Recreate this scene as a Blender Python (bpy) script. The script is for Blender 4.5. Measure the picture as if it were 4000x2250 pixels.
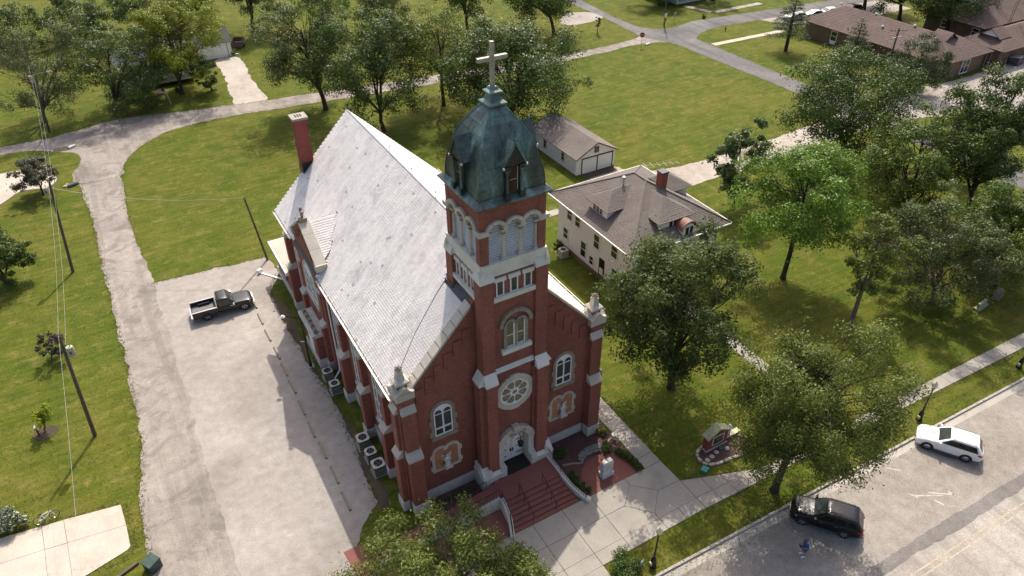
import bpy, bmesh, math, random
import numpy as np
from mathutils import Vector, Matrix

for o in list(bpy.data.objects):
    bpy.data.objects.remove(o, do_unlink=True)
SC = bpy.context.scene
COL = SC.collection
rad = math.radians

# ------------------------------------------------------------------ camera
CAM = np.array((-17.991, -33.274, 44.45))
YAW, PIT, ROL, FPX = rad(29.842), rad(36.594), rad(-0.351), 2826.0
FW = np.array((math.sin(YAW)*math.cos(PIT), math.cos(YAW)*math.cos(PIT), -math.sin(PIT)))
RT0 = np.array((math.cos(YAW), -math.sin(YAW), 0.0))
UP0 = np.cross(RT0, FW)
RT = RT0*math.cos(ROL)+UP0*math.sin(ROL)
UP = -RT0*math.sin(ROL)+UP0*math.cos(ROL)
cd = bpy.data.cameras.new('camera')
cam = bpy.data.objects.new('camera', cd)
COL.objects.link(cam)
cam.matrix_world = Matrix(((RT[0], UP[0], -FW[0], CAM[0]), (RT[1], UP[1], -FW[1], CAM[1]),
                           (RT[2], UP[2], -FW[2], CAM[2]), (0, 0, 0, 1)))
cd.sensor_width = 36.0
cd.lens = FPX/4000*36
cd.clip_start = 0.5
cd.clip_end = 6000
SC.camera = cam

# ------------------------------------------------------------------ sky, sun, exposure
SUNV = Vector((0.43, 0.64, 1.0)).normalized()
w = bpy.data.worlds.new('World')
SC.world = w
w.use_nodes = True
nt = w.node_tree
nt.nodes.clear()
bg = nt.nodes.new('ShaderNodeBackground')
wo = nt.nodes.new('ShaderNodeOutputWorld')
sky = nt.nodes.new('ShaderNodeTexSky')
sky.sky_type = 'NISHITA'
sky.sun_disc = False
sky.sun_elevation = math.asin(SUNV.z)
sky.sun_rotation = math.atan2(SUNV.x, SUNV.y)
sky.air_density = 0.8
sky.dust_density = 5.0
sky.ozone_density = 0.6
bg.inputs['Strength'].default_value = 0.15
nt.links.new(sky.outputs[0], bg.inputs['Color'])
nt.links.new(bg.outputs[0], wo.inputs['Surface'])
sl = bpy.data.lights.new('sun', 'SUN')
sl.energy = 3.1
sl.angle = rad(0.55)
sl.color = (1.0, 0.93, 0.82)
so = bpy.data.objects.new('sun', sl)
COL.objects.link(so)
so.rotation_euler = SUNV.to_track_quat('Z', 'Y').to_euler()
so.location = (30, 40, 90)
vs = SC.view_settings
vs.view_transform = 'Standard'
vs.look = 'None'
vs.gamma = 1
vs.use_curve_mapping = False
vs.exposure = 0.50
SC.render.resolution_x = 1024
SC.render.resolution_y = 576

# ------------------------------------------------------------------ pixel -> ground
KD = 4000/2576.0
def G(x, y, z=0.0):
    """photo pixel (2576 wide view) to the point where its ray meets height z"""
    d = FW*FPX + RT*(x*KD-2000) - UP*(y*KD-1125)
    t = (z-CAM[2])/d[2]
    p = CAM+d*t
    return (float(p[0]), float(p[1]))

# ------------------------------------------------------------------ object helpers
def tag(o, label=None, cat=None, group=None, kind=None):
    if label: o['label'] = label
    if cat: o['category'] = cat
    if group: o['group'] = group
    if kind: o['kind'] = kind
    return o
def thing(name, label, cat, loc=(0, 0, 0), rz=0.0, group=None):
    o = bpy.data.objects.new(name, None)
    COL.objects.link(o)
    o.empty_display_size = 0.3
    o.location = loc
    o.rotation_euler = (0, 0, rz)
    return tag(o, label, cat, group)
def addobj(name, me, mat=None, parent=None, smooth=None):
    o = bpy.data.objects.new(name, me)
    COL.objects.link(o)
    if mat is not None and not me.materials:
        me.materials.append(mat)
    if parent is not None: o.parent = parent
    if smooth is not None:
        me.polygons.foreach_set('use_smooth', [True]*len(me.polygons))
        if smooth > 0:
            try: me.set_sharp_from_angle(angle=rad(smooth))
            except Exception: pass
    return o
def copy_tree(o, parent=None):
    c = o.copy()
    COL.objects.link(c)
    c.parent = parent
    for ch in o.children:
        copy_tree(ch, c)
    return c

class MB:
    """collects geometry for one mesh; M transforms everything added"""
    def __init__(s, M=None):
        s.v = []; s.f = []; s.M = M
    def add(s, vs_, fs):
        n = len(s.v)
        if s.M is not None: vs_ = [tuple(s.M @ Vector(p)) for p in vs_]
        s.v += [tuple(p) for p in vs_]
        s.f += [tuple(i+n for i in f) for f in fs]
        return s
    def bb(s, x0, x1, y0, y1, z0, z1):
        if x0 > x1: x0, x1 = x1, x0
        if y0 > y1: y0, y1 = y1, y0
        return s.add([(x0, y0, z0), (x1, y0, z0), (x1, y1, z0), (x0, y1, z0), (x0, y0, z1), (x1, y0, z1), (x1, y1, z1), (x0, y1, z1)],
                     [(3, 2, 1, 0), (4, 5, 6, 7), (0, 1, 5, 4), (1, 2, 6, 5), (2, 3, 7, 6), (3, 0, 4, 7)])
    def hexa(s, b4, t4):
        return s.add(list(b4)+list(t4), [(3, 2, 1, 0), (4, 5, 6, 7), (0, 1, 5, 4), (1, 2, 6, 5), (2, 3, 7, 6), (3, 0, 4, 7)])
    def prism(s, pts, ax, a, b):
        """2-D polygon extruded along axis ax ('x': pts are (y,z), 'y': (x,z), 'z': (x,y))"""
        n = len(pts)
        f = {'x': lambda p, t: (t, p[0], p[1]), 'y': lambda p, t: (p[0], t, p[1]), 'z': lambda p, t: (p[0], p[1], t)}[ax]
        area = sum(pts[i][0]*pts[(i+1) % n][1]-pts[(i+1) % n][0]*pts[i][1] for i in range(n))
        if area < 0: pts = pts[::-1]
        vs_ = [f(p, a) for p in pts]+[f(p, b) for p in pts]
        flip = (ax == 'y') != (b < a)
        fs = [tuple(range(n))[::-1], tuple(range(n, 2*n))]+[(i, (i+1) % n, n+(i+1) % n, n+i) for i in range(n)]
        if flip: fs = [q[::-1] for q in fs]
        return s.add(vs_, fs)
    def tube(s, p0, p1, r0, r1=None, n=8, cap=True):
        r1 = r0 if r1 is None else r1
        p0 = Vector(p0); p1 = Vector(p1); d = (p1-p0)
        if d.length < 1e-6: return s
        d.normalize()
        a = d.orthogonal().normalized(); b = d.cross(a)
        vs_ = []
        for p, r in ((p0, r0), (p1, r1)):
            vs_ += [tuple(p+a*(r*math.cos(2*math.pi*i/n))+b*(r*math.sin(2*math.pi*i/n))) for i in range(n)]
        fs = [(i, (i+1) % n, n+(i+1) % n, n+i) for i in range(n)]
        if cap: fs += [tuple(range(n))[::-1], tuple(range(n, 2*n))]
        return s.add(vs_, fs)
    def path(s, pts, rs, n=6, cap=True):
        """tapered tube through points"""
        P = [Vector(p) for p in pts]; m = len(P)
        if not hasattr(rs, '__len__'): rs = [rs]*m
        vs_ = []
        ref = None
        for i in range(m):
            d = (P[min(i+1, m-1)]-P[max(i-1, 0)]).normalized()
            if ref is None: ref = d.orthogonal().normalized()
            a = ref-d*ref.dot(d)
            a = a.normalized() if a.length > 1e-5 else d.orthogonal().normalized()
            ref = a
            b = d.cross(a)
            vs_ += [tuple(P[i]+a*(rs[i]*math.cos(2*math.pi*k/n))+b*(rs[i]*math.sin(2*math.pi*k/n))) for k in range(n)]
        fs = []
        for i in range(m-1):
            fs += [(i*n+k, i*n+(k+1) % n, (i+1)*n+(k+1) % n, (i+1)*n+k) for k in range(n)]
        if cap: fs += [tuple(range(n))[::-1], tuple(range((m-1)*n, m*n))]
        return s.add(vs_, fs)
    def lathe(s, prof, c=(0, 0, 0), n=16):
        """profile (r,z) bottom to top about vertical axis"""
        vs_ = []; m = len(prof)
        for r, z in prof:
            vs_ += [(c[0]+r*math.cos(2*math.pi*k/n), c[1]+r*math.sin(2*math.pi*k/n), c[2]+z) for k in range(n)]
        fs = []
        for i in range(m-1):
            fs += [(i*n+k, i*n+(k+1) % n, (i+1)*n+(k+1) % n, (i+1)*n+k) for k in range(n)]
        fs += [tuple(range(n))[::-1], tuple(range((m-1)*n, m*n))]
        return s.add(vs_, fs)
    def loft(s, rings, closed=True):
        n = len(rings[0]); vs_ = [p for r in rings for p in r]; fs = []
        for i in range(len(rings)-1):
            fs += [(i*n+k, i*n+(k+1) % n, (i+1)*n+(k+1) % n, (i+1)*n+k) for k in range(n)]
        if closed: fs += [tuple(range(n))[::-1], tuple(range((len(rings)-1)*n, len(rings)*n))]
        return s.add(vs_, fs)
    def arc(s, cx, cz, r0, r1, a0, a1, y0, y1, n=12):
        """curved band in the xz plane, thickness y0..y1 (y0 nearer the viewer, i.e. smaller)"""
        vs_ = []
        for i in range(n+1):
            a = a0+(a1-a0)*i/n; c, d = math.cos(a), math.sin(a)
            vs_ += [(cx+r0*c, y0, cz+r0*d), (cx+r1*c, y0, cz+r1*d), (cx+r1*c, y1, cz+r1*d), (cx+r0*c, y1, cz+r0*d)]
        fs = []
        for i in range(n):
            k = 4*i
            for q in range(4):
                fs.append((k+q, k+(q+1) % 4, k+4+(q+1) % 4, k+4+q))
        fs += [(0, 1, 2, 3), (4*n+3, 4*n+2, 4*n+1, 4*n)]
        if a1 > a0: fs = [f[::-1] for f in fs]
        fs = [f[::-1] for f in fs]
        return s.add(vs_, fs)
    def mesh(s, name):
        me = bpy.data.meshes.new(name)
        me.from_pydata(s.v, [], s.f)
        me.update()
        return me
    def build(s, name, mat, parent=None, smooth=None):
        return addobj(name, s.mesh(name), mat, parent, smooth)

def fixn(o):
    bm = bmesh.new(); bm.from_mesh(o.data)
    bmesh.ops.recalc_face_normals(bm, faces=bm.faces)
    bm.to_mesh(o.data); bm.free()
    return o

def box(name, mat, parent, x0, x1, y0, y1, z0, z1):
    return MB().bb(x0, x1, y0, y1, z0, z1).build(name, mat, parent)

def jitter_line(pts, step=0.5, amp=0.1, seed=0, closed=True):
    """subdivide a polyline and roughen it at several scales"""
    r = random.Random(seed); out = []
    n = len(pts)
    ph = [(r.uniform(.25, .6), r.uniform(0, 6.28), 1.1), (r.uniform(.8, 1.6), r.uniform(0, 6.28), .8), (r.uniform(2.2, 3.4), r.uniform(0, 6.28), .5)]
    st = min(step, .4) if amp > .03 else step
    acc = 0.0
    for i in range(n if closed else n-1):
        a = pts[i]; b = pts[(i+1) % n]
        L = math.hypot(b[0]-a[0], b[1]-a[1]); k = max(1, int(L/st))
        nx, ny = (-(b[1]-a[1])/(L+1e-9), (b[0]-a[0])/(L+1e-9))
        for j in range(k):
            t = j/k; d = acc+L*t
            e = amp*sum(w_*math.sin(f*d+p+1.7*math.sin(.31*f*d)) for f, p, w_ in ph)+r.gauss(0, amp*.45)
            if amp <= .03: e = r.gauss(0, amp)
            out.append((a[0]+(b[0]-a[0])*t+nx*e, a[1]+(b[1]-a[1])*t+ny*e))
        acc += L
    return out
def smooth_line(pts, k=6, closed=False):
    """Catmull-Rom through the points"""
    P = [np.array(p, float) for p in pts]; n = len(P); out = []
    for i in range(n if closed else n-1):
        if closed: p0, p1, p2, p3 = P[i-1], P[i], P[(i+1) % n], P[(i+2) % n]
        else: p0, p1, p2, p3 = P[max(i-1, 0)], P[i], P[i+1], P[min(i+2, n-1)]
        for j in range(k):
            t = j/k
            q = .5*((2*p1)+(p2-p0)*t+(2*p0-5*p1+4*p2-p3)*t*t+(3*p1-p0-3*p2+p3)*t**3)
            out.append((float(q[0]), float(q[1])))
    if not closed: out.append(tuple(map(float, P[-1])))
    return out
def sheet(name, pts, z, mat, parent=None, thick=0.0, kind='structure'):
    """flat polygon (optionally with thickness) from an outline"""
    bm = bmesh.new()
    vs_ = [bm.verts.new((p[0], p[1], z)) for p in pts]
    es = [bm.edges.new((vs_[i], vs_[(i+1) % len(vs_)])) for i in range(len(vs_))]
    bmesh.ops.triangle_fill(bm, use_beauty=True, use_dissolve=False, edges=es, normal=(0, 0, 1))
    for f in bm.faces:
        if f.normal.z < 0: f.normal_flip()
    if thick > 0:
        be = [e for e in bm.edges if len(e.link_faces) == 1]
        r = bmesh.ops.extrude_edge_only(bm, edges=be)
        for el in r['geom']:
            if isinstance(el, bmesh.types.BMVert): el.co.z -= thick
        bmesh.ops.recalc_face_normals(bm, faces=bm.faces)
    me = bpy.data.meshes.new(name); bm.to_mesh(me); bm.free()
    o = addobj(name, me, mat, parent)
    if parent is None and kind: o['kind'] = kind
    return o

# ------------------------------------------------------------------ materials
def srgb(h):
    h = h.lstrip('#')
    c = [int(h[i:i+2], 16)/255 for i in (0, 2, 4)]
    return tuple(((x+.055)/1.055)**2.4 if x > .04045 else x/12.92 for x in c)
class NB:
    def __init__(s, name):
        s.m = bpy.data.materials.new(name); s.m.use_nodes = True
        s.t = s.m.node_tree; s.t.nodes.clear()
        s.out = s.n('ShaderNodeOutputMaterial')
        s.p = s.n('ShaderNodeBsdfPrincipled')
        s.l(s.p.outputs[0], s.out.inputs['Surface'])
        s.tc = s.n('ShaderNodeTexCoord')
    def n(s, k, **kw):
        x = s.t.nodes.new(k)
        for a, b in kw.items(): setattr(x, a, b)
        return x
    def l(s, a, b): s.t.links.new(a, b)
    def co(s): return s.tc.outputs['Object']
    def noise(s, scale, detail=4, rough=.55, vec=None, dist=0.0):
        x = s.n('ShaderNodeTexNoise'); x.inputs['Scale'].default_value = scale
        x.inputs['Detail'].default_value = detail; x.inputs['Roughness'].default_value = rough
        x.inputs['Distortion'].default_value = dist
        s.l(vec if vec is not None else s.co(), x.inputs['Vector'])
        return x.outputs[0]
    def stretch(s, sx, sy, sz, rz=0.0):
        x = s.n('ShaderNodeMapping'); x.inputs['Scale'].default_value = (sx, sy, sz)
        x.inputs['Rotation'].default_value = (0, 0, rz)
        s.l(s.co(), x.inputs['Vector']); return x.outputs[0]
    def ramp(s, fac, stops, interp='LINEAR'):
        x = s.n('ShaderNodeValToRGB'); e = x.color_ramp.elements; x.color_ramp.interpolation = interp
        while len(e) < len(stops): e.new(0.5)
        for i, (p, c) in enumerate(stops):
            e[i].position = p; e[i].color = (*c, 1) if len(c) == 3 else c
        s.l(fac, x.inputs[0]); return x.outputs[0]
    def mix(s, fac, a, b, mode='MIX'):
        x = s.n('ShaderNodeMix'); x.data_type = 'RGBA'; x.blend_type = mode; x.clamp_factor = True
        for sock, val in ((x.inputs['Factor'], fac), (x.inputs['A'], a), (x.inputs['B'], b)):
            pass
        ins = {i.identifier: i for i in x.inputs}
        for k, val in (('Factor_Float', fac), ('A_Color', a), ('B_Color', b)):
            i = ins[k]
            if isinstance(val, (int, float)): i.default_value = val
            elif isinstance(val, tuple): i.default_value = (*val, 1) if len(val) == 3 else val
            else: s.l(val, i)
        return {o.identifier: o for o in x.outputs}['Result_Color']
    def math(s, op, a, b=0.0):
        x = s.n('ShaderNodeMath'); x.operation = op
        for i, val in enumerate((a, b)):
            if isinstance(val, (int, float)): x.inputs[i].default_value = val
            else: s.l(val, x.inputs[i])
        return x.outputs[0]
    def bump(s, h, strength=.3, dist=.02):
        x = s.n('ShaderNodeBump'); x.inputs['Strength'].default_value = strength; x.inputs['Distance'].default_value = dist
        s.l(h, x.inputs['Height']); s.l(x.outputs[0], s.p.inputs['Normal'])
    def set(s, col=None, rough=.8, metal=0.0, spec=.3, alpha=None):
        p = s.p
        if col is not None:
            if isinstance(col, tuple): p.inputs['Base Color'].default_value = (*col, 1)
            else: s.l(col, p.inputs['Base Color'])
        if isinstance(rough, (int, float)): p.inputs['Roughness'].default_value = rough
        else: s.l(rough, p.inputs['Roughness'])
        p.inputs['Metallic'].default_value = metal
        p.inputs['Specular IOR Level'].default_value = spec
        return s.m
def plain(name, col, rough=.6, metal=0.0, spec=.4, var=.15, scale=3.0, bump=0.0):
    """single-colour surface with a little wear"""
    b = NB(name)
    f = b.noise(scale, 5, .6)
    c = b.ramp(f, [(.3, tuple(x*(1-var) for x in col)), (.7, tuple(min(1, x*(1+var)) for x in col))])
    if bump: b.bump(b.noise(scale*8, 3), bump, .02)
    return b.set(c, rough, metal, spec)
M = {}
def m_grass():
    b = NB('lawn_grass')
    big = b.noise(.05, 4, .6, dist=.4)
    mid = b.noise(.42, 6, .66, dist=.3)
    fine = b.noise(5.5, 5, .75)
    hair = b.noise(30.0, 2, .7)
    mow = b.noise(1.0, 4, .65, vec=b.stretch(.22, 2.0, 1, .42))
    c1 = b.ramp(big, [(.36, (.070, .112, .012)), (.52, (.108, .125, .018)), (.66, (.175, .150, .038))])
    c2 = b.ramp(mid, [(.30, (.058, .092, .010)), (.48, (.108, .124, .018)), (.66, (.185, .155, .046))])
    c = b.mix(.55, c1, c2)
    dry = b.ramp(b.noise(.75, 7, .74, dist=.7), [(.52, (0, 0, 0)), (.68, (1, 1, 1))])
    c = b.mix(b.math('MULTIPLY', dry, .78), c, (.245, .190, .080))
    lush = b.ramp(b.noise(.21, 5, .6, dist=.5), [(.58, (0, 0, 0)), (.72, (1, 1, 1))])
    c = b.mix(b.math('MULTIPLY', lush, .5), c, (.062, .115, .012))
    g = b.math('ADD', b.math('MULTIPLY', fine, .55), b.math('MULTIPLY', hair, .45))
    k = b.ramp(g, [(.34, (.42, .46, .40)), (.5, (1, 1, 1)), (.66, (1.62, 1.5, 1.5))])
    c = b.mix(1.0, c, k, 'MULTIPLY')
    k2 = b.ramp(mow, [(.35, (.78, .82, .78)), (.65, (1.2, 1.16, 1.1))])
    c = b.mix(1.0, c, k2, 'MULTIPLY')
    spk = b.ramp(b.noise(2.1, 8, .85), [(.70, (0, 0, 0)), (.76, (1, 1, 1))])
    c = b.mix(b.math('MULTIPLY', spk, .5), c, (.30, .24, .13))
    b.bump(g, .8, .07)
    c = b.mix(1.0, c, (.76, .83, .62), 'MULTIPLY')
    return b.set(c, .92, spec=.12)
M['grass'] = m_grass()
def m_gravel(name, c0, c1, c2, grit=14.0, track=.0, rz=0.0, blotch=0.0):
    b = NB(name)
    big = b.noise(.13, 5, .6, dist=.5)
    mid = b.noise(1.3, 5, .65)
    fine = b.noise(grit, 4, .75)
    c = b.ramp(big, [(.33, c0), (.5, c1), (.68, c2)])
    c = b.mix(1.0, c, b.ramp(mid, [(.3, (.84, .83, .82)), (.7, (1.12, 1.12, 1.12))]), 'MULTIPLY')
    c = b.mix(1.0, c, b.ramp(fine, [(.3, (.66, .65, .64)), (.5, (1, 1, 1)), (.7, (1.22, 1.22, 1.22))]), 'MULTIPLY')
    if track:
        t = b.noise(1.0, 5, .62, vec=b.stretch(.7, .05, 1, rz), dist=.3)
        c = b.mix(b.math('MULTIPLY', b.ramp(t, [(.50, (0, 0, 0)), (.64, (1, 1, 1))]), track), c, tuple(x*.62 for x in c0))
    if blotch:
        q = b.noise(.34, 7, .68, dist=.9)
        c = b.mix(b.math('MULTIPLY', b.ramp(q, [(.50, (0, 0, 0)), (.60, (1, 1, 1))]), blotch), c, tuple(x*.55 for x in c0))
    sp = b.ramp(b.noise(3.3, 6, .8), [(.68, (0, 0, 0)), (.75, (1, 1, 1))])
    c = b.mix(b.math('MULTIPLY', sp, .22), c, tuple(x*.5 for x in c0))
    b.bump(fine, .55, .03)
    return b.set(c, .93, spec=.15)
M['gravel'] = m_gravel('crushed_limestone', (.285, .255, .225), (.345, .312, .280), (.395, .362, .328))
M['chip'] = m_gravel('worn_chipseal', (.25, .222, .195), (.315, .280, .247), (.365, .328, .29), 10.0, .40, 0.0, .55)
M['chip2'] = m_gravel('pale_chipseal', (.25, .222, .195), (.315, .280, .247), (.365, .328, .29), 10.0, .25, 1.5, .45)
M['dirt'] = m_gravel('pale_dirt_track', (.36, .315, .265), (.43, .385, .335), (.48, .44, .395), 8.0)
M['soil'] = m_gravel('bare_soil', (.075, .058, .040), (.11, .085, .058), (.15, .118, .08), 12.0)
M['redmulch'] = m_gravel('reddish_lava_rock', (.085, .048, .046), (.120, .068, .064), (.16, .098, .09), 15.0)
M['mainst'] = m_gravel('sunbleached_street', (.31, .278, .243), (.375, .34, .30), (.425, .39, .347), 10.0, .5, 1.60)
M['parkst'] = m_gravel('sandy_parking_strip', (.245, .215, .18), (.295, .265, .23), (.345, .312, .275), 11.0)
M['asph'] = m_gravel('grey_asphalt', (.125, .120, .118), (.165, .158, .154), (.215, .205, .198), 10.0, .45, .0)
M['seam'] = m_gravel('dark_asphalt_seam', (.16, .148, .136), (.195, .182, .168), (.235, .22, .20), 10.0)
def m_conc(name, c, stain=.5):
    b = NB(name)
    a = b.noise(.5, 5, .6, dist=.6); f = b.noise(9, 4, .7); s = b.noise(2.2, 6, .75)
    col = b.ramp(a, [(.3, tuple(x*.84 for x in c)), (.5, c), (.72, tuple(x*1.10 for x in c))])
    col = b.mix(1.0, col, b.ramp(f, [(.3, (.9, .89, .88)), (.7, (1.07, 1.07, 1.07))]), 'MULTIPLY')
    col = b.mix(b.math('MULTIPLY', b.ramp(s, [(.58, (0, 0, 0)), (.72, (1, 1, 1))]), stain), col, tuple(x*.68 for x in c))
    b.bump(f, .25, .01)
    return b.set(col, .85, spec=.25)
M['conc'] = m_conc('sidewalk_concrete', (.36, .33, .288))
M['conc2'] = m_conc('pale_driveway_concrete', (.50, .44, .365), .2)
M['kerb'] = m_conc('kerb_concrete', (.42, .385, .335), .6)
M['joint'] = plain('dark_slab_joint', (.10, .09, .075), .95)
M['redconc'] = m_conc('red_stained_concrete', (.225, .088, .072), .45)
M['stone'] = m_conc('bedford_limestone', (.54, .495, .415), .45)
M['stone2'] = m_conc('pale_limestone', (.68, .655, .59), .4)
M['stonew'] = m_conc('whitewashed_stone', (.60, .575, .51), .6)
M['stoneold'] = m_conc('weathered_brown_stone', (.30, .245, .185), .6)
def m_brick(name, a, bcol, mort, var=1.0, bw=.215, bh=.076):
    b = NB(name)
    sep = b.n('ShaderNodeSeparateXYZ'); b.l(b.co(), sep.inputs[0])
    cmb = b.n('ShaderNodeCombineXYZ')
    b.l(b.math('ADD', sep.outputs[0], sep.outputs[1]), cmb.inputs[0]); b.l(sep.outputs[2], cmb.inputs[1])
    t = b.n('ShaderNodeTexBrick'); b.l(cmb.outputs[0], t.inputs['Vector'])
    t.inputs['Color1'].default_value = (*a, 1); t.inputs['Color2'].default_value = (*bcol, 1); t.inputs['Mortar'].default_value = (*mort, 1)
    t.inputs['Scale'].default_value = 1.0; t.inputs['Brick Width'].default_value = bw; t.inputs['Row Height'].default_value = bh
    t.inputs['Mortar Size'].default_value = .009; t.inputs['Mortar Smooth'].default_value = .2
    c = t.outputs['Color']
    st = b.noise(.35, 6, .65, vec=b.stretch(1, 1, .35))
    c = b.mix(1.0, c, b.ramp(st, [(.3, (.72, .70, .70)), (.52, (1, 1, 1)), (.72, (1.22, 1.2, 1.18))]), 'MULTIPLY')
    c = b.mix(1.0, c, b.ramp(b.noise(4, 5, .7), [(.3, (.86, .86, .86)), (.7, (1.12, 1.12, 1.12))]), 'MULTIPLY')
    b.bump(t.outputs['Fac'], -.35, .012)
    return b.set(c, .82, spec=.25)
M['brick'] = m_brick('dark_red_brick', (.250, .078, .055), (.330, .108, .076), (.20, .115, .09))
M['chimbrick'] = m_brick('bright_red_brick', (.26, .058, .040), (.30, .075, .050), (.20, .09, .075))
M['orbrick'] = m_brick('orange_brick', (.50, .20, .085), (.40, .145, .06), (.52, .37, .26), bw=.2, bh=.1)
M['tanbrick'] = m_brick('tan_brown_brick', (.20, .12, .07), (.15, .085, .052), (.22, .17, .12))
def m_slate(name, cols, sc=.6):
    b = NB(name)
    at = b.n('ShaderNodeAttribute'); at.attribute_name = 'v'; at.attribute_type = 'GEOMETRY'
    c = b.ramp(at.outputs['Fac'], [(0, cols[0]), (.08, cols[1]), (.5, cols[2]), (1, cols[3])])
    st = b.noise(sc, 6, .7, dist=.4)
    c = b.mix(1.0, c, b.ramp(st, [(.28, (.74, .72, .72)), (.5, (.98, .97, .97)), (.75, (1.06, 1.05, 1.03))]), 'MULTIPLY')
    sk = b.noise(1.0, 6, .7, vec=b.stretch(.35, 2.4, .35))
    c = b.mix(1.0, c, b.ramp(sk, [(.32, (.86, .85, .86)), (.6, (1.02, 1.02, 1.02))]), 'MULTIPLY')
    f = b.noise(12, 4, .7); b.bump(f, .2, .01)
    return b.set(c, .48, spec=.5)
M['slate'] = m_slate('pale_grey_slate', [(.30, .27, .26), (.68, .645, .61), (.735, .70, .665), (.78, .75, .71)])
def m_shingle(name, c, rowdir=None):
    b = NB(name)
    f = b.noise(7, 5, .75); g = b.noise(.5, 5, .6)
    col = b.ramp(f, [(.3, tuple(x*.66 for x in c)), (.5, c), (.7, tuple(x*1.3 for x in c))])
    col = b.mix(1.0, col, b.ramp(g, [(.3, (.84, .84, .84)), (.7, (1.12, 1.1, 1.08))]), 'MULTIPLY')
    b.bump(f, .4, .02)
    return b.set(col, .9, spec=.2)
M['shingle'] = m_shingle('grey_brown_shingle', (.185, .162, .145))
M['shingle2'] = m_shingle('brown_shingle', (.150, .110, .096))
M['shingleg'] = m_shingle('taupe_shingle', (.225, .195, .172))
M['shinglek'] = m_shingle('dark_grey_shingle', (.09, .095, .105))
def m_copper():
    b = NB('aged_copper')
    a = b.noise(.8, 6, .65, vec=b.stretch(1, 1, .35), dist=.5); f = b.noise(5, 5, .7)
    c = b.ramp(a, [(.34, (.032, .040, .034)), (.47, (.055, .080, .070)), (.58, (.105, .175, .158)), (.72, (.22, .37, .335))])
    c = b.mix(1.0, c, b.ramp(f, [(.3, (.7, .7, .7)), (.7, (1.3, 1.3, 1.3))]), 'MULTIPLY')
    sp_ = b.n('ShaderNodeSeparateXYZ'); b.l(b.co(), sp_.inputs[0])
    hi = b.n('ShaderNodeMapRange'); hi.inputs['From Min'].default_value = 26.6; hi.inputs['From Max'].default_value = 29.2; b.l(sp_.outputs[2], hi.inputs['Value'])
    wash = b.ramp(b.noise(1.6, 6, .7, vec=b.stretch(1.6, 1.6, .22)), [(.36, (0, 0, 0)), (.66, (1, 1, 1))])
    c = b.mix(b.math('MULTIPLY', b.math('MULTIPLY', wash, hi.outputs[0]), .75), c, (.14, .26, .245))
    b.bump(f, .5, .04)
    return b.set(c, b.ramp(f, [(.3, (.34, .34, .34)), (.7, (.55, .55, .55))]), 0.0, .6)
M['copper'] = m_copper()
M['copdark'] = plain('dark_copper', (.036, .043, .039), .5, .2, var=.4, scale=4)
M['white'] = plain('white_paint', (.80, .79, .76), .5, var=.06)
M['offwhite'] = plain('cream_siding', (.83, .81, .765), .7, var=.04)
M['whitewood'] = plain('weathered_white_wood', (.55, .535, .50), .8, var=.25, scale=5)
M['louvre'] = plain('white_louvre', (.78, .775, .76), .6, var=.1)
M['black'] = plain('black_iron', (.016, .016, .017), .42, .4, .5, var=.2)
M['blackrub'] = plain('black_rubber', (.022, .022, .022), .85)
M['mat'] = plain('dark_green_doormat', (.024, .025, .020), .95)
M['steel'] = plain('galvanised_steel', (.42, .43, .44), .45, .6, .5)
M['grey'] = plain('light_grey_steel', (.40, .40, .26), .6, .1, var=.2)
M['dgrey'] = plain('dark_grey_steel', (.085, .09, .095), .6, .2, var=.2)
M['alum'] = plain('pale_aluminium', (.52, .49, .43), .5, .3, var=.2)
M['crosstan'] = plain('weathered_cross_metal', (.40, .365, .30), .5, .2, var=.3, scale=4)
M['wood'] = plain('weathered_pole_wood', (.115, .085, .062), .9, var=.3, scale=6, bump=.4)
M['timber'] = plain('grey_timber', (.28, .23, .175), .9, var=.3, scale=6, bump=.3)
M['trim'] = plain('dark_red_trim', (.085, .022, .018), .6)
M['lampglass'] = plain('cream_lamp_globe', (.66, .60, .42), .35)
M['redpaint'] = plain('red_paint', (.40, .022, .018), .5)
M['greenbox'] = plain('green_utility_paint', (.045, .075, .062), .5, var=.4)
M['teal'] = plain('teal_plastic', (.05, .30, .26), .6)
M['statue'] = plain('white_statue_stone', (.58, .57, .54), .7, var=.3, scale=5)
def m_glass(name, c, rough=.12, spec=.6, var=.35, scale=2.5):
    b = NB(name)
    f = b.noise(scale, 4, .7)
    col = b.ramp(f, [(.35, tuple(x*(1-var) for x in c)), (.65, tuple(x*(1+var) for x in c))])
    return b.set(col, rough, 0, spec)
M['glass'] = m_glass('dark_stained_glass', (.035, .045, .040), .2)
M['glassblue'] = m_glass('blue_grey_stained_glass', (.10, .155, .165), .2)
M['glassgold'] = m_glass('amber_rose_glass', (.15, .125, .065), .25)
M['glassk'] = m_glass('black_window_glass', (.012, .014, .016), .08, .7)
M['windsh'] = m_glass('windscreen_glass', (.045, .060, .055), .06, .9)
M['redlouvre'] = plain('dark_maroon_louvre', (.055, .014, .012), .7)
def m_paint(name, c, rough=.25, metal=.0, coat=1.0):
    b = NB(name); m = b.set(c, rough, metal, .3)
    b.p.inputs['Coat Weight'].default_value = coat; b.p.inputs['Coat Roughness'].default_value = .05
    return m
M['cblack'] = m_paint('black_car_paint', (.004, .005, .007), .3, 0, .4)
M['cwhite'] = m_paint('white_car_paint', (.78, .78, .77), .35)
M['cgrey'] = m_paint('charcoal_car_paint', (.010, .012, .013), .35, 0, .45)
M['csilver'] = m_paint('silver_car_paint', (.42, .43, .44), .35, .5)
M['cdark'] = m_paint('dark_blue_car_paint', (.018, .022, .032), .3)
M['chrome'] = plain('chrome', (.62, .62, .62), .2, 1.0, .5, var=.05)
M['tail'] = plain('red_lamp_lens', (.35, .01, .012), .2)
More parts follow.
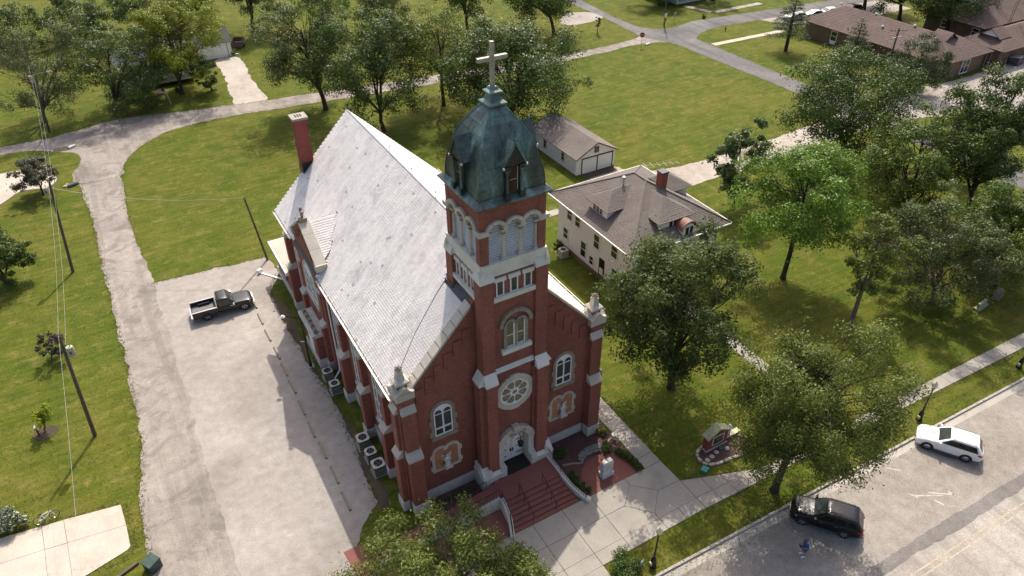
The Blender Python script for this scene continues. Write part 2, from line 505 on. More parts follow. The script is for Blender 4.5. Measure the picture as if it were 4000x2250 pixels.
M['head'] = plain('clear_lamp_lens', (.55, .56, .56), .15)
M['yellow'] = plain('worn_yellow_line', (.43, .365, .25), .85, var=.3, scale=4)
M['wline'] = plain('worn_white_line', (.44, .41, .37), .85, var=.3, scale=5)
def m_bark(name, c):
    b = NB(name)
    f = b.noise(3.0, 5, .7, vec=b.stretch(3, 3, .7))
    col = b.ramp(f, [(.3, tuple(x*.5 for x in c)), (.7, tuple(x*1.4 for x in c))])
    b.bump(f, .7, .05)
    return b.set(col, .95, spec=.1)
M['bark'] = m_bark('dark_bark', (.075, .058, .044))
M['barkg'] = m_bark('grey_bark', (.16, .135, .11))
def m_leaf(name, cols, trans=.2, rough=.46, spec=.28):
    b = NB(name)
    at = b.n('ShaderNodeAttribute'); at.attribute_name = 'v'; at.attribute_type = 'GEOMETRY'
    c = b.ramp(at.outputs['Fac'], [(i/(len(cols)-1), q) for i, q in enumerate(cols)])
    b.set(c, rough, spec=spec)
    tr = b.n('ShaderNodeBsdfTranslucent')
    c2 = b.mix(1.0, c, (1.5, 1.55, .7), 'MULTIPLY')
    b.l(c2, tr.inputs['Color'])
    mx = b.n('ShaderNodeMixShader'); mx.inputs[0].default_value = trans
    b.l(b.p.outputs[0], mx.inputs[1]); b.l(tr.outputs[0], mx.inputs[2]); b.l(mx.outputs[0], b.out.inputs['Surface'])
    return b.m
def LC(r, g, bb, s=(.55, .8, 1.0, 1.25, 1.6)):
    return [(r*k, g*k, bb*(k**.8)) for k in s]
M['lf_mid'] = m_leaf('mid_green_leaf', LC(0.088, 0.131, 0.019))
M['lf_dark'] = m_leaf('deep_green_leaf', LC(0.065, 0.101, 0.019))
M['lf_gloss'] = m_leaf('glossy_grey_green_leaf', LC(0.079, 0.118, 0.028), .22, .42, .32)
M['lf_grey'] = m_leaf('dull_grey_green_leaf', LC(0.101, 0.127, 0.045), .25)
M['lf_bright'] = m_leaf('bright_green_leaf', LC(0.130, 0.215, 0.028), .26)
M['lf_yellow'] = m_leaf('yellow_green_leaf', LC(0.179, 0.205, 0.019), .26)
M['lf_olive'] = m_leaf('olive_locust_leaf', LC(0.116, 0.144, 0.026), .25)
M['lf_maple'] = m_leaf('dark_maple_leaf', LC(0.071, 0.101, 0.024)[:4]+[(.115, .068, .022)], .28, .5, .25)
M['lf_spring'] = m_leaf('young_yellow_green_leaf', LC(0.244, 0.286, 0.021), .4)
M['lf_plum'] = m_leaf('dusky_plum_leaf', LC(0.101, 0.097, 0.062), .15, .45)
M['lf_lilac'] = m_leaf('dusky_lilac_leaf', [(.03, .04, .018), (.05, .055, .025), (.07, .06, .045), (.10, .07, .065), (.16, .12, .12)], .2)
M['lf_pine'] = m_leaf('pine_needle', LC(0.055, 0.084, 0.026), .1)
M['lf_box'] = m_leaf('boxwood_leaf', LC(0.061, 0.110, 0.019), .25)
M['lf_hyd'] = m_leaf('hydrangea_leaf', [(.03, .05, .018), (.04, .07, .02), (.06, .10, .03), (.55, .55, .50), (.7, .7, .64)], .2)

# ------------------------------------------------------------------ ground and roads
def kerb_y(x): return -14.32-(x-3.7)*.034        # north edge of the street
def make_ground():
    xs = [-2500, -400, -120, -60]+[-50+4*i for i in range(60)]+[200, 400, 2500]
    rows = []
    for dy, z in ((2600, 0), (300, 0), (120, 0), (60, 0), (30, 0), (14, 0), (6, 0), (2, 0), (.16, 0), (.02, -.16), (-6, -.16), (-40, -.16), (-2500, -.16)):
        rows.append([(x, kerb_y(max(-60, min(190, x)))+dy, z) for x in xs])
    vs_ = [p for r in rows for p in r]; n = len(xs); fs = []
    for i in range(len(rows)-1):
        for k in range(n-1):
            fs.append((i*n+k+1, i*n+k, (i+1)*n+k, (i+1)*n+k+1)[::-1])
    me = bpy.data.meshes.new('ground'); me.from_pydata(vs_, [], [f[::-1] for f in fs]); me.update()
    o = addobj('ground', me, M['grass']); o['kind'] = 'structure'
    if me.polygons[0].normal.z < 0: me.flip_normals()
make_ground()
# street south of the church
def sxy(x, d): return (x, kerb_y(x)+d)
street = sheet('main_street', [sxy(-60, .0), sxy(190, .0), sxy(190, -22), sxy(-60, -22)], -.13, M['mainst'])
sheet('parking_strip', jitter_line([sxy(-60, -.5), sxy(190, -.5), sxy(190, -6.5), sxy(-60, -6.5)], .7, .03, 31), -.128, M['parkst'])
sheet('street_seam', jitter_line([sxy(-60, -6.25), sxy(190, -6.25), sxy(190, -7.1), sxy(-60, -7.1)], .7, .05, 3), -.126, M['seam'])
for i, d in enumerate((-7.95, -8.35)):
    MB().bb(0, 1, 0, 1, 0, 1)
    sheet('yellow_line', [sxy(-60, d-.05), sxy(190, d-.05), sxy(190, d+.05), sxy(-60, d+.05)], -.122, M['yellow'])
# kerb pieces and gutter
gut = sheet('gutter', [sxy(-60, -.02), sxy(190, -.02), sxy(190, -.62), sxy(-60, -.62)], -.122, M['kerb'])
kerb = thing('kerb', None, None); kerb['kind'] = 'structure'
kx = -12.0
km = MB().bb(0, 2.97, -.02, .16, -.15, .02).mesh('kerb_stone'); km.materials.append(M['kerb'])
while kx < 70:
    o = bpy.data.objects.new('kerb_stone', km); COL.objects.link(o); o.parent = kerb
    o.location = (kx, kerb_y(kx), 0); o.rotation_euler = (0, 0, math.atan(-.034)); kx += 3.0
# parking marks on the street
for (ax, ay, bx, by) in ((2230, 1177, 2265, 1183), (2283, 1240, 2310, 1252), (2300, 1247, 2372, 1246), (2335, 1239, 2400, 1244), (2350, 1258, 2375, 1270), (2385, 1236, 2402, 1246)):
    a = G(ax, ay, -.13); b_ = G(bx, by, -.13)
    d = Vector((b_[0]-a[0], b_[1]-a[1], 0)).normalized(); nn = Vector((-d.y, d.x, 0))*.055
    sheet('parking_mark', [(a[0]+nn.x, a[1]+nn.y), (a[0]-nn.x, a[1]-nn.y), (b_[0]-nn.x, b_[1]-nn.y), (b_[0]+nn.x, b_[1]+nn.y)], -.1265, M['wline'])

# side street on the left, lot, lanes
Lst = smooth_line([(-25.5, -13.9), (-25.3, 2.0), (-25.2, 9.0), (-24.4, 15.4), (-24.15, 23.7), (-24.3, 41.9), (-24.4, 54.9), (-24.9, 65.5), (-25.3, 70.0)], 5)
Rst = smooth_line([(-19.9, 67.4), (-20.3, 60), (-20.5, 55.8), (-20.4, 46.6), (-20.1, 38.4), (-20.1, 20), (-20.3, 0), (-20.5, -13.9)], 4)
side = sheet('side_street', jitter_line(Lst+Rst, .5, .09, 5), .012, M['chip'])
lot = sheet('gravel_lot', jitter_line([(-20.6, -13.9), (-20.6, 38.2), (-14, 37.9), (-8.6, 37.2), (-8.3, 33.6), (-10.0, 30.2), (-9.95, 22.2), (-9.7, 16), (-9.45, 11.7), (-9.7, 6), (-10.0, .8), (-11.6, -.6), (-13.2, -3.0), (-13.6, -8), (-13.4, -13.9)], .45, .09, 7), .008, M['gravel'])
top = ([(-48, 84.5), (-33.7, 84.0), (-27.2, 83.9), (-18.0, 85.8), (-10, 84.2), (-1.0, 82.5), (16.4, 79.9), (35, 77.6), (54.2, 75.8), (66, 75.4), (72.5, 76.2), (74.6, 77.8)],
       [(79, 70.4), (77.2, 70.6), (72.2, 73.0), (54.9, 72.6), (35, 74.0), (15.0, 76.0), (5, 77.4), (-0.8, 78.0), (-7, 78.2), (-12.5, 77.2), (-16.6, 74.2), (-19.3, 69), (-19.9, 66.0), (-25.0, 66.0), (-25.6, 69.5), (-24.6, 71.8), (-24.1, 74.0), (-24.6, 76.4), (-26.1, 77.6), (-29.5, 80.0), (-33.7, 81.1), (-48, 82)])
sheet('back_road', jitter_line(smooth_line(top[0], 5)+smooth_line(top[1], 4), .6, .10, 9), .016, M['chip'])
asp = ([(79.5, 140), (78.6, 110), (78.4, 102.0), (77.2, 87.3), (78.2, 80.5), (82.8, 77.6), (90.4, 78.9), (108.1, 76.9), (135, 74.5), (200, 70)],
       [(200, 65), (135, 69.8), (108, 72.0), (92, 73.4), (86.4, 72.6), (83.0, 70.5), (82.2, 67.0), (82.0, 44.4), (82.0, 20), (82, -14.2), (77.6, -14.2), (77.6, 20), (77.6, 42.2), (77.1, 63.3), (76.6, 70.5), (74.2, 76.0), (74.4, 80), (75.2, 90.1), (75.2, 96.5), (75.4, 110), (76.4, 140)])
sheet('asphalt_road', jitter_line(smooth_line(asp[0], 4)+smooth_line(asp[1], 4), .6, .06, 11), .021, M['asph'])
sheet('gravel_pad', jitter_line(smooth_line([(66.5, 93.5), (70.5, 96.5), (74.8, 95.0), (75.2, 90.5), (70.0, 89.2), (66, 90)], 4, True), .6, .1, 12), .018, M['gravel'])
sheet('alley', jitter_line(smooth_line([(77.8, 32.0), (62.6, 30.6), (52, 30.6), (44.0, 31.0), (38.5, 32.4), (36.9, 35.2), (32.1, 35.2), (34.2, 31.2), (37.0, 27.6), (39.8, 26.0), (45.8, 25.9), (58.5, 25.7), (77.8, 26.4)], 4), .5, .1, 13), .014, M['dirt'])
sheet('garage_apron', [(32.1, 34.1), (36.9, 34.1), (36.9, 35.55), (32.1, 35.55)], .02, M['soil'])
sheet('shed_track', jitter_line(smooth_line([(.2, 105.2), (3.4, 105.6), (4.2, 101.3), (3.6, 92), (3.2, 81.9), (-1.0, 82.2), (-1.2, 86), (-.4, 94.4)], 4, True), .5, .13, 14), .010, M['dirt'])
sheet('school_yard', jitter_line(smooth_line([(82.0, 26.4), (86, 31.5), (95.4, 33.0), (101, 31.8), (106.0, 31.4), (118.4, 31.6), (128, 29.8), (128, -13.9), (108, -13.9), (106, 6), (98, 18), (88, 24)], 4, True), .6, .1, 15), .013, M['gravel'])
sheet('car_park', jitter_line([(107.5, 72.6), (135, 70.3), (135, 62), (121, 62.5), (112.5, 64.2), (104, 67.5), (101.5, 72.9)], .6, .08, 16), .017, M['gravel'])
sheet('church_bed', jitter_line(smooth_line([(-3.1, -2.4), (-3.1, -.8), (-7.0, -.8), (-7.2, -2.7)], 3, True), .4, .05, 17), .006, M['redmulch'])
sheet('soil_strip', jitter_line([(-9.6, 31.6), (-9.2, 26), (-9.45, 20), (-9.2, 12), (-9.1, 6), (-9.4, 0), (-9.9, 0), (-9.8, 6), (-9.75, 12), (-10.0, 20), (-10.0, 26), (-10.3, 30)], .35, .13, 18), .005, M['soil'])
# slabs: every poured slab is a piece of its own
def slab(parent, pts, z=.045, mat='conc', rnd=None):
    """one slab, inset from its joints"""
    c = np.mean(np.array(pts), axis=0); out = []
    n = len(pts)
    for i in range(n):
        p = np.array(pts[i]); d = c-p; d = d/np.linalg.norm(d)
        out.append(tuple(p+d*.022))
    return sheet('concrete_slab', out, z, M[mat], parent, .06)
rw = thing('front_plaza', None, None); rw['kind'] = 'structure'
sheet('joint_bed', [(-13, -11.75), (10.45, -11.75), (10.45, 1), (8.95, 1), (8.95, -6.8), (2.8, -6.8), (-13, -6.8)], .012, M['joint'], rw)
def rect(x0, x1, y0, y1): return [(x0, y0), (x1, y0), (x1, y1), (x0, y1)]
yy = [-6.75, -5.72, -4.22, -2.76, -1.34, .12, 1.6, 3.1, 4.6, 6.1, 7.6, 9.1, 10.6, 12.1, 13.6, 15.1, 16.6, 18.1]
for a, b_ in zip(yy[:-1], yy[1:]): slab(rw, rect(8.92, 10.45, a, b_))
slab(rw, [(3.75, -6.75), (6.98, -6.75), (6.95, -7.4), (5.5, -8.73), (3.75, -8.73)])
slab(rw, [(6.98, -6.75), (8.92, -6.75), (10.45, -6.75), (10.5, -8.95), (8.48, -8.87), (6.95, -7.4)])
slab(rw, [(6.95, -7.4), (8.48, -8.87), (7.0, -10.33), (5.5, -8.73)])
slab(rw, [(3.75, -8.73), (5.5, -8.73), (7.0, -10.33), (6.98, -10.82), (3.75, -10.82)])
slab(rw, [(7.0, -10.33), (8.48, -8.87), (10.5, -8.95), (10.5, -10.82), (6.98, -10.82)])
for x0, x1 in ((3.75, 6.98), (6.98, 8.74), (8.74, 10.5)): slab(rw, rect(x0, x1, -11.85, -10.82))
for x0, x1 in ((1.3, 3.75), (-1.2, 1.3), (-3.7, -1.2), (-6.2, -3.7), (-8.7, -6.2), (-11.2, -8.7), (-13.2, -11.2)):
    for y0, y1 in ((-8.73, -6.72), (-10.82, -8.73), (-11.85, -10.82)):
        if x1 < -2 and y1 > -7: y1 = -6.9
        slab(rw, rect(x0, x1, y0, y1))
for x0, x1 in ((-1.2, 1.3), (-3.7, -1.2)):
    for y0, y1 in ((-13.1, -11.85), (-14.1, -13.1)): slab(rw, rect(x0, x1, y0, y1))
sw = thing('street_sidewalk', None, None); sw['kind'] = 'structure'
sheet('joint_bed', [(10.5, -9.0), (16.5, -11.2), (31.2, -11.45), (62, -12.5), (62, -13.8), (31.2, -12.66), (10.5, -11.9)], .012, M['joint'], sw)
def up_(x):
    return -9.0-2.2*min(1, (x-10.5)/6.0) if x < 16.5 else -11.2-(x-16.5)*.0245
def lo_(x): return -11.87-(x-10.5)*.037
x = 10.5
while x < 60:
    x1 = x+1.52
    ys = [(up_(x), up_(x1))]
    mid = (lo_(x)+1.06, lo_(x1)+1.06)
    if x < 16: 
        slab(sw, [(x, mid[0]), (x1, mid[1]), (x1, up_(x1)), (x, up_(x))])
        slab(sw, [(x, lo_(x)), (x1, lo_(x1)), (x1, mid[1]), (x, mid[0])])
    else:
        slab(sw, [(x, lo_(x)), (x1, lo_(x1)), (x1, up_(x1)), (x, up_(x))])
    x = x1
hp = thing('house_path', None, None); hp['kind'] = 'structure'
sheet('joint_bed', rect(24.6, 25.9, -11.3, 9.5), .010, M['joint'], hp)
y = -11.3
while y < 9.4:
    slab(hp, rect(24.62, 25.88, y, y+1.48)); y += 1.48
dv = thing('left_driveway', None, None); dv['kind'] = 'structure'
sheet('joint_bed', [(-26.46, 10.06), (-26.3, 5.95), (-26.5, 5.74), (-28.9, 5.12), (-36, 3.42), (-36, 11.5)], .014, M['joint'], dv)
p0 = [(-26.45, 10.05), (-26.3, 7.9), (-26.25, 5.75)]
slab(dv, [(-26.45, 10.05), (-30.2, 10.7), (-30.1, 8.45), (-26.33, 7.95)], .05, 'conc2')
slab(dv, [(-26.33, 7.95), (-30.1, 8.45), (-30.0, 4.85), (-28.9, 5.1), (-26.5, 5.72), (-26.28, 5.95)], .05, 'conc2')
slab(dv, [(-30.2, 10.7), (-31.6, 10.9), (-31.5, 8.65), (-30.1, 8.45)], .05, 'conc2')
slab(dv, [(-30.1, 8.45), (-31.5, 8.65), (-31.4, 4.5), (-30.0, 4.85)], .05, 'conc2')
slab(dv, [(-31.6, 10.9), (-36, 11.5), (-36, 9.2), (-31.5, 8.65)], .05, 'conc2')
slab(dv, [(-31.5, 8.65), (-36, 9.2), (-36, 3.4), (-31.4, 4.5)], .05, 'conc2')
dv2 = thing('far_driveway', None, None); dv2['kind'] = 'structure'
sheet('joint_bed', smooth_line([(-27.2, 69.8), (-30, 74.0), (-34, 74.8), (-44, 75.2), (-44, 66), (-38, 63.5), (-33.8, 65.2), (-31.6, 67.6), (-28.5, 67.2)], 4, True), .012, M['joint'], dv2)
sheet('concrete_slab', jitter_line(smooth_line([(-27.4, 69.8), (-30, 73.8), (-34, 74.6), (-37, 74.8), (-36.9, 64.0), (-33.8, 65.4), (-31.6, 67.8), (-28.5, 67.4)], 4, True), .6, .02, 3), .04, M['conc2'], dv2, .05)
sheet('concrete_slab', rect(-44, -37.1, 66, 75), .04, M['conc2'], dv2, .05)
hw = thing('school_path', None, None); hw['kind'] = 'structure'
for k in range(7):
    a0, a1 = 82.6+k*2.6, 82.6+(k+1)*2.6
    slab(hw, [(a0, 65.1-.10*k), (a1, 65.0-.10*k), (a1, 66.3-.10*k), (a0, 66.4-.10*k)], .05, 'conc2')
hw2 = thing('garden_path', None, None); hw2['kind'] = 'structure'
for k in range(4): slab(hw2, rect(26+k*.0, 27.2, 24.4+k*1.5, 25.85+k*1.5), .04, 'conc')
for k in range(8): slab(hw2, rect(12.2+k*1.55, 13.7+k*1.55, 28.6, 29.8), .04, 'conc')
hw3 = thing('corner_walk', None, None); hw3['kind'] = 'structure'
for k in range(6): slab(hw3, rect(97.5+k*2.2, 99.6+k*2.2, 80.6, 82.0), .04, 'conc')
for k in range(4): slab(hw3, [(96.4-.5*k, 81.6+k*1.6), (97.6-.5*k, 82.2+k*1.6), (97.1-.5*k, 83.7+k*1.6), (95.9-.5*k, 83.1+k*1.6)], .04, 'conc')
# red round terrace, planting bed and its edging stones
cc = [(6.25+2.45*math.cos(rad(a)), -6.35+2.55*math.sin(rad(a))) for a in range(-9, 190, 6)]
sheet('red_terrace', cc, .06, M['redconc'], None, .05)
sheet('rock_bed', jitter_line([(3.3, -2.3), (3.3, -1.0), (7.0, -1.0), (8.75, -1.2), (8.75, -6.7), (3.5, -6.7)], .5, .02, 4), .018, M['redmulch'])

# ------------------------------------------------------------------ the church
CH = thing('brick_church', 'large red brick church with pale slate roof and copper-domed bell tower', 'church', (0, 0, 0))
HW, YF, YB, HE, HR, EX = 7.55, -.9, 27.3, 10.57, 18.6, 8.12     # half width, front, back, eave, ridge, eave half width
SLP = (HR-HE)/EX
part = lambda name, mat, mb, sm=None: mb.build(name, M[mat], CH, sm)
# nave walls
nw = MB().bb(-HW, -HW+.5, YF+.5, YB, 0, HE-.05)
part('side_wall', 'brick', nw)
part('side_wall', 'brick', MB().bb(HW-.5, HW, YF+.5, YB, 0, HE-.05))
gab = [(-HW-.02, 0), (HW+.02, 0), (HW+.02, HE+.30), (0, HR+.55), (-HW-.02, HE+.30)]
fw_ = part('front_gable_wall', 'brick', MB().prism(gab, 'y', YF, YF+.5))
part('rear_gable_wall', 'brick', MB().prism([(-HW, 0), (HW, 0), (HW, HE), (0, HR-.25), (-HW, HE)], 'y', YB-.5, YB))
# stone plinth: separate blocks
def plinth_x(x0, x1, y, z1, d=.14, front=-1, n=None):
    n = n or max(1, int(abs(x1-x0)/.95)); wv = (x1-x0)/n
    for i in range(n):
        part('plinth_block', 'stonew', MB().bb(x0+i*wv+.008, x0+(i+1)*wv-.008, y+front*d, y+.02, -.1, z1+random.uniform(-.01, .01)))
def plinth_y(y0, y1, x, z1, d=.14, side=-1):
    n = max(1, int(abs(y1-y0)/1.05)); wv = (y1-y0)/n
    for i in range(n):
        part('plinth_block', 'stonew', MB().bb(min(x, x+side*d), max(x, x+side*d), y0+i*wv+.008, y0+(i+1)*wv-.008, -.1, z1))
random.seed(4)
plinth_x(-6.95, -2.75, YF, .92); plinth_x(2.95, 6.95, YF, .80)
plinth_y(.2, 27.2, -HW, 1.25); plinth_y(.2, 27.2, HW, 1.2, .14, 1)
# pilaster strip and stepped brick corbels under the gable
for s in (-1, 1):
    part('pilaster', 'brick', MB().bb(s*6.95-.06, s*6.95+.42*1.0 if s > 0 else s*6.95+.06, YF-.09, YF+.01, .9, 11.0) if s > 0 else MB().bb(-7.37, -6.89, YF-.09, YF+.01, .9, 11.0))
    for i in range(6):
        cx_ = s*(6.45-.72*i); zt = HE+.30+(HW-abs(cx_))*SLP-1.15
        part('corbel', 'brick', MB().bb(cx_-.29, cx_+.29, YF-.085, YF+.01, zt-.62-.1, zt+.42))
CSL = (HR+.55-HE-.30)/HW
# rake coping stones with dark cramps between them
for s in (-1, 1):
    n = 8; x_a, x_b = 7.1, 2.45
    for i in range(n):
        xa = x_a+(x_b-x_a)*i/n; xb = x_a+(x_b-x_a)*(i+1)/n-.04*-1
        za = HE+.30+(HW-xa)*CSL; zb = HE+.30+(HW-xb)*CSL
        q = [(s*xa, za-.03), (s*xb, zb-.03), (s*xb, zb+.20), (s*xa, za+.20)]
        part('coping_stone', 'stone', MB().prism(q, 'y', YF-.12, YF+.66))
        part('joint_cramp', 'dgrey', MB().prism([(s*(xb-.03), zb+.14), (s*(xb+.04), zb+.07), (s*(xb+.04), zb+.125), (s*(xb-.03), zb+.195)], 'y', YF+.15, YF+.68))
# corner piers with buttresses and pinnacles
def weather(x0, x1, y0, y1, z0, z1, dirx=0, diry=-1, out=.32):
    """sloped weathering stone on top of a buttress, falling outward"""
    mb = MB()
    if diry:
        mb.prism([(y0-.06 if diry < 0 else y1+.06, z0), (y1 if diry < 0 else y0, z0), (y1 if diry < 0 else y0, z1), (y0-.06 if diry < 0 else y1+.06, z0+.16)], 'x', x0-.06, x1+.06)
    else:
        mb.prism([(x0-.06 if dirx < 0 else x1+.06, z0), (x1 if dirx < 0 else x0, z0), (x1 if dirx < 0 else x0, z1), (x0-.06 if dirx < 0 else x1+.06, z0+.16)], 'y', y0-.06, y1+.06)
    return part('weathering_stone', 'stone', mb)
for s in (-1, 1):
    xa, xb = (6.98, 7.98) if s > 0 else (-7.98, -6.98)
    part('corner_pier', 'brick', MB().bb(min(s*7.0, s*8.12), max(s*7.0, s*8.12), -1.18, .05, 0, 11.1))
    # front buttress
    part('buttress', 'brick', MB().bb(xa, xb, -1.74, -1.17, .95, 5.6)); weather(xa, xb, -1.74, -1.17, 5.6, 6.35)
    part('buttress', 'brick', MB().bb(xa+.03, xb-.03, -1.40, -1.17, 6.3, 9.85)); weather(xa+.03, xb-.03, -1.40, -1.17, 9.85, 10.4)
    part('plinth_block', 'stonew', MB().bb(xa-.06, xb+.06, -1.84, -1.15, -.1, .95))
    # side buttress
    sx0, sx1 = (8.11, 8.55) if s > 0 else (-8.55, -8.11)
    part('buttress', 'brick', MB().bb(sx0, sx1, -.98, -.12, .95, 5.6)); weather(sx0, sx1, -.98, -.12, 5.6, 6.35, s, 0)
    part('buttress', 'brick', MB().bb(sx0 if s > 0 else sx0+.22, sx1-.22 if s > 0 else sx1, -.95, -.15, 6.3, 9.85)); weather(sx0 if s > 0 else sx0+.22, sx1-.22 if s > 0 else sx1, -.95, -.15, 9.85, 10.4, s, 0)
    part('plinth_block', 'stonew', MB().bb(sx0-.08, sx1+.08, -1.05, -.05, -.1, .95))
    # stone block, small gables, pinnacle
    px_, py_ = s*7.55, -.62
    part('pier_cap', 'stone', MB().bb(px_-.66, px_+.66, -1.32, .10, 11.05, 11.65))
    for k in range(4):
        Mx = Matrix.Translation((px_, py_, 0)) @ Matrix.Rotation(k*math.pi/2, 4, 'Z')
        MB(Mx).prism([(-.50, 11.6), (.50, 11.6), (0, 12.15)], 'y', -.70, -.30).build('pinnacle_gable', M['stone'], CH)
    pn = part('pinnacle', 'brick', MB().bb(px_-.34, px_+.34, py_-.34, py_+.34, 11.6, 12.15))
    q0, q1, q2, q3 = .46, .50, .19, .15
    sq = lambda h, z: [(px_-h, py_-h, z), (px_+h, py_-h, z), (px_+h, py_+h, z), (px_-h, py_+h, z)]
    MB().loft([sq(.42, 12.15), sq(.48, 12.22), sq(.48, 12.36), sq(.26, 12.52), sq(.19, 12.95), sq(.22, 13.0), sq(.22, 13.08), sq(.13, 13.14), sq(.13, 13.22)]).build('pinnacle_shaft', M['stone'], pn)
    fb = MB()
    for k in range(6):
        a = k*math.pi/3
        fb.path([(px_+.08*math.cos(a), py_+.08*math.sin(a), 13.2), (px_+.22*math.cos(a), py_+.22*math.sin(a), 13.34), (px_+.27*math.cos(a), py_+.27*math.sin(a), 13.28)], [.06, .07, .03], 5)
    fb.lathe([(.1, 13.18), (.16, 13.26), (.1, 13.42), (.03, 13.48)], (px_, py_, 0), 8)
    fb.build('flower_finial', M['stoneold'], pn, 40)

# ---- windows with stone surrounds
def quoin_surround(xc, z0, z1, hw, y, name='stone_surround', mat='stoneold', t=.26, d=.10, root=None):
    """arched surround built of separate stones, in the xz plane at y"""
    out = []
    zs = z1-hw                                   # spring line
    n = 7
    for i in range(n):
        a0, a1 = math.pi*i/n, math.pi*(i+1)/n
        out.append(MB().arc(xc, zs, hw, hw+t, a0+.012, a1-.012, y-d, y+.02, 4))
    k = 0; z = z0; h = (zs-z0)/4
    for i in range(4):
        ww = t+(.12 if i % 2 == 0 else 0)
        for s in (-1, 1):
            out.append(MB().bb(xc+s*hw, xc+s*(hw+ww), y-d, y+.02, z0+i*h+.006, z0+(i+1)*h-.006))
    return out
def two_light(xc, z0, z1, hw, y, fr='white', gl='glass', rows=1, MX=None, par=None, bars=()):
    """pair of round-headed lights in a white frame; returns the window part"""
    par = par or CH
    zs = z1-hw; r = hw/2
    mk = lambda: MB(MX)
    pts = [(xc-hw, z0), (xc+hw, z0)]+[(xc+hw*math.cos(math.pi*i/10), zs+hw*math.sin(math.pi*i/10)) for i in range(11)]
    wn = mk().prism(pts, 'y', y-.02, y+.03).build('window', M[fr], par)
    for s in (-1, 1):
        c = xc+s*r; pr_ = r-.06
        pz = [(c-pr_, z0+.08), (c+pr_, z0+.08)]+[(c+pr_*math.cos(math.pi*i/8), zs+.02+pr_*math.sin(math.pi*i/8)) for i in range(9)]
        mk().prism(pz, 'y', y-.035, y-.015).build('pane', M[gl], wn)
    mk().bb(xc-hw-.01, xc-hw+.07, y-.09, y, z0, zs).build('frame_post', M[fr], wn)
    mk().bb(xc+hw-.07, xc+hw+.01, y-.09, y, z0, zs).build('frame_post', M[fr], wn)
    mk().bb(xc-.055, xc+.055, y-.075, y, z0, zs).build('mullion', M[fr], wn)
    mk().bb(xc-hw, xc+hw, y-.1, y, z0-.02, z0+.07).build('window_sill', M[fr], wn)
    mk().arc(xc, zs, hw-.07, hw+.01, 0, math.pi, y-.09, y, 12).build('frame_head', M[fr], wn)
    for s in (-1, 1):
        mk().arc(xc+s*r, zs, r-.065, r-.005, 0, math.pi, y-.07, y, 8).build('light_head', M[fr], wn)
    for zb in bars:
        mk().bb(xc-hw+.06, xc+hw-.06, y-.065, y, zb-.03, zb+.03).build('glazing_bar', M[fr], wn)
    return wn
for xc in (-4.97, 4.9):
    for q in quoin_surround(xc, 6.25, 9.12, .68, YF): q.build('surround_stone', M['stoneold'], CH)
    part('sill_stone', 'stoneold', MB().bb(xc-.98, xc+.98, YF-.2, YF+.02, 5.98, 6.25))
    two_light(xc, 6.27, 9.10, .67, YF-.015, bars=(6.9, 7.0, 8.3))
    # blind niche below with two arches, orange brick and a statue
    z0, z1 = 2.85, 4.95; hw = .93; r = hw/2; zs = z1-r-.02
    pts = [(xc-hw, z0), (xc+hw, z0)]+[(xc+r+r*math.cos(math.pi*i/8), zs+r*math.sin(math.pi*i/8)) for i in range(9)]+[(xc-r+r*math.cos(math.pi*i/8), zs+r*math.sin(math.pi*i/8)) for i in range(1, 9)]
    nb = part('niche_panel', 'orbrick', MB().prism(pts, 'y', YF-.02, YF+.02))
    for s in (-1, 1):
        for k in range(4):
            a0, a1 = math.pi*k/4, math.pi*(k+1)/4
            if s < 0 and k == 0: a0 += .25
            if s > 0 and k == 3: a1 -= .25
            MB().arc(xc+s*r, zs, r-.02, r+.20, a0+.01, a1-.01, YF-.10-(.008 if s > 0 else 0), YF+.01, 4).build('niche_stone', M['stone'], nb)
        for k in range(4):
            h = (zs-z0)/4; ww = .20+(.12 if k % 3 == 0 else 0)
            MB().bb(xc+s*(hw-.02), xc+s*(hw+ww), YF-.10, YF+.01, z0+k*h+.006, z0+(k+1)*h-.006).build('niche_stone', M['stone'], nb)
    MB().bb(xc-hw-.2, xc+hw+.2, YF-.12, YF+.01, z0-.22, z0-.006).build('niche_sill', M['stone'], nb)
    MB().loft([[(xc-.20, YF-.34, z0-.05), (xc+.20, YF-.34, z0-.05), (xc+.20, YF-.02, z0-.05), (xc-.20, YF-.02, z0-.05)],
               [(xc-.30, YF-.46, z0+.12), (xc+.30, YF-.46, z0+.12), (xc+.30, YF-.02, z0+.12), (xc-.30, YF-.02, z0+.12)]]).build('statue_bracket', M['stone'], nb)

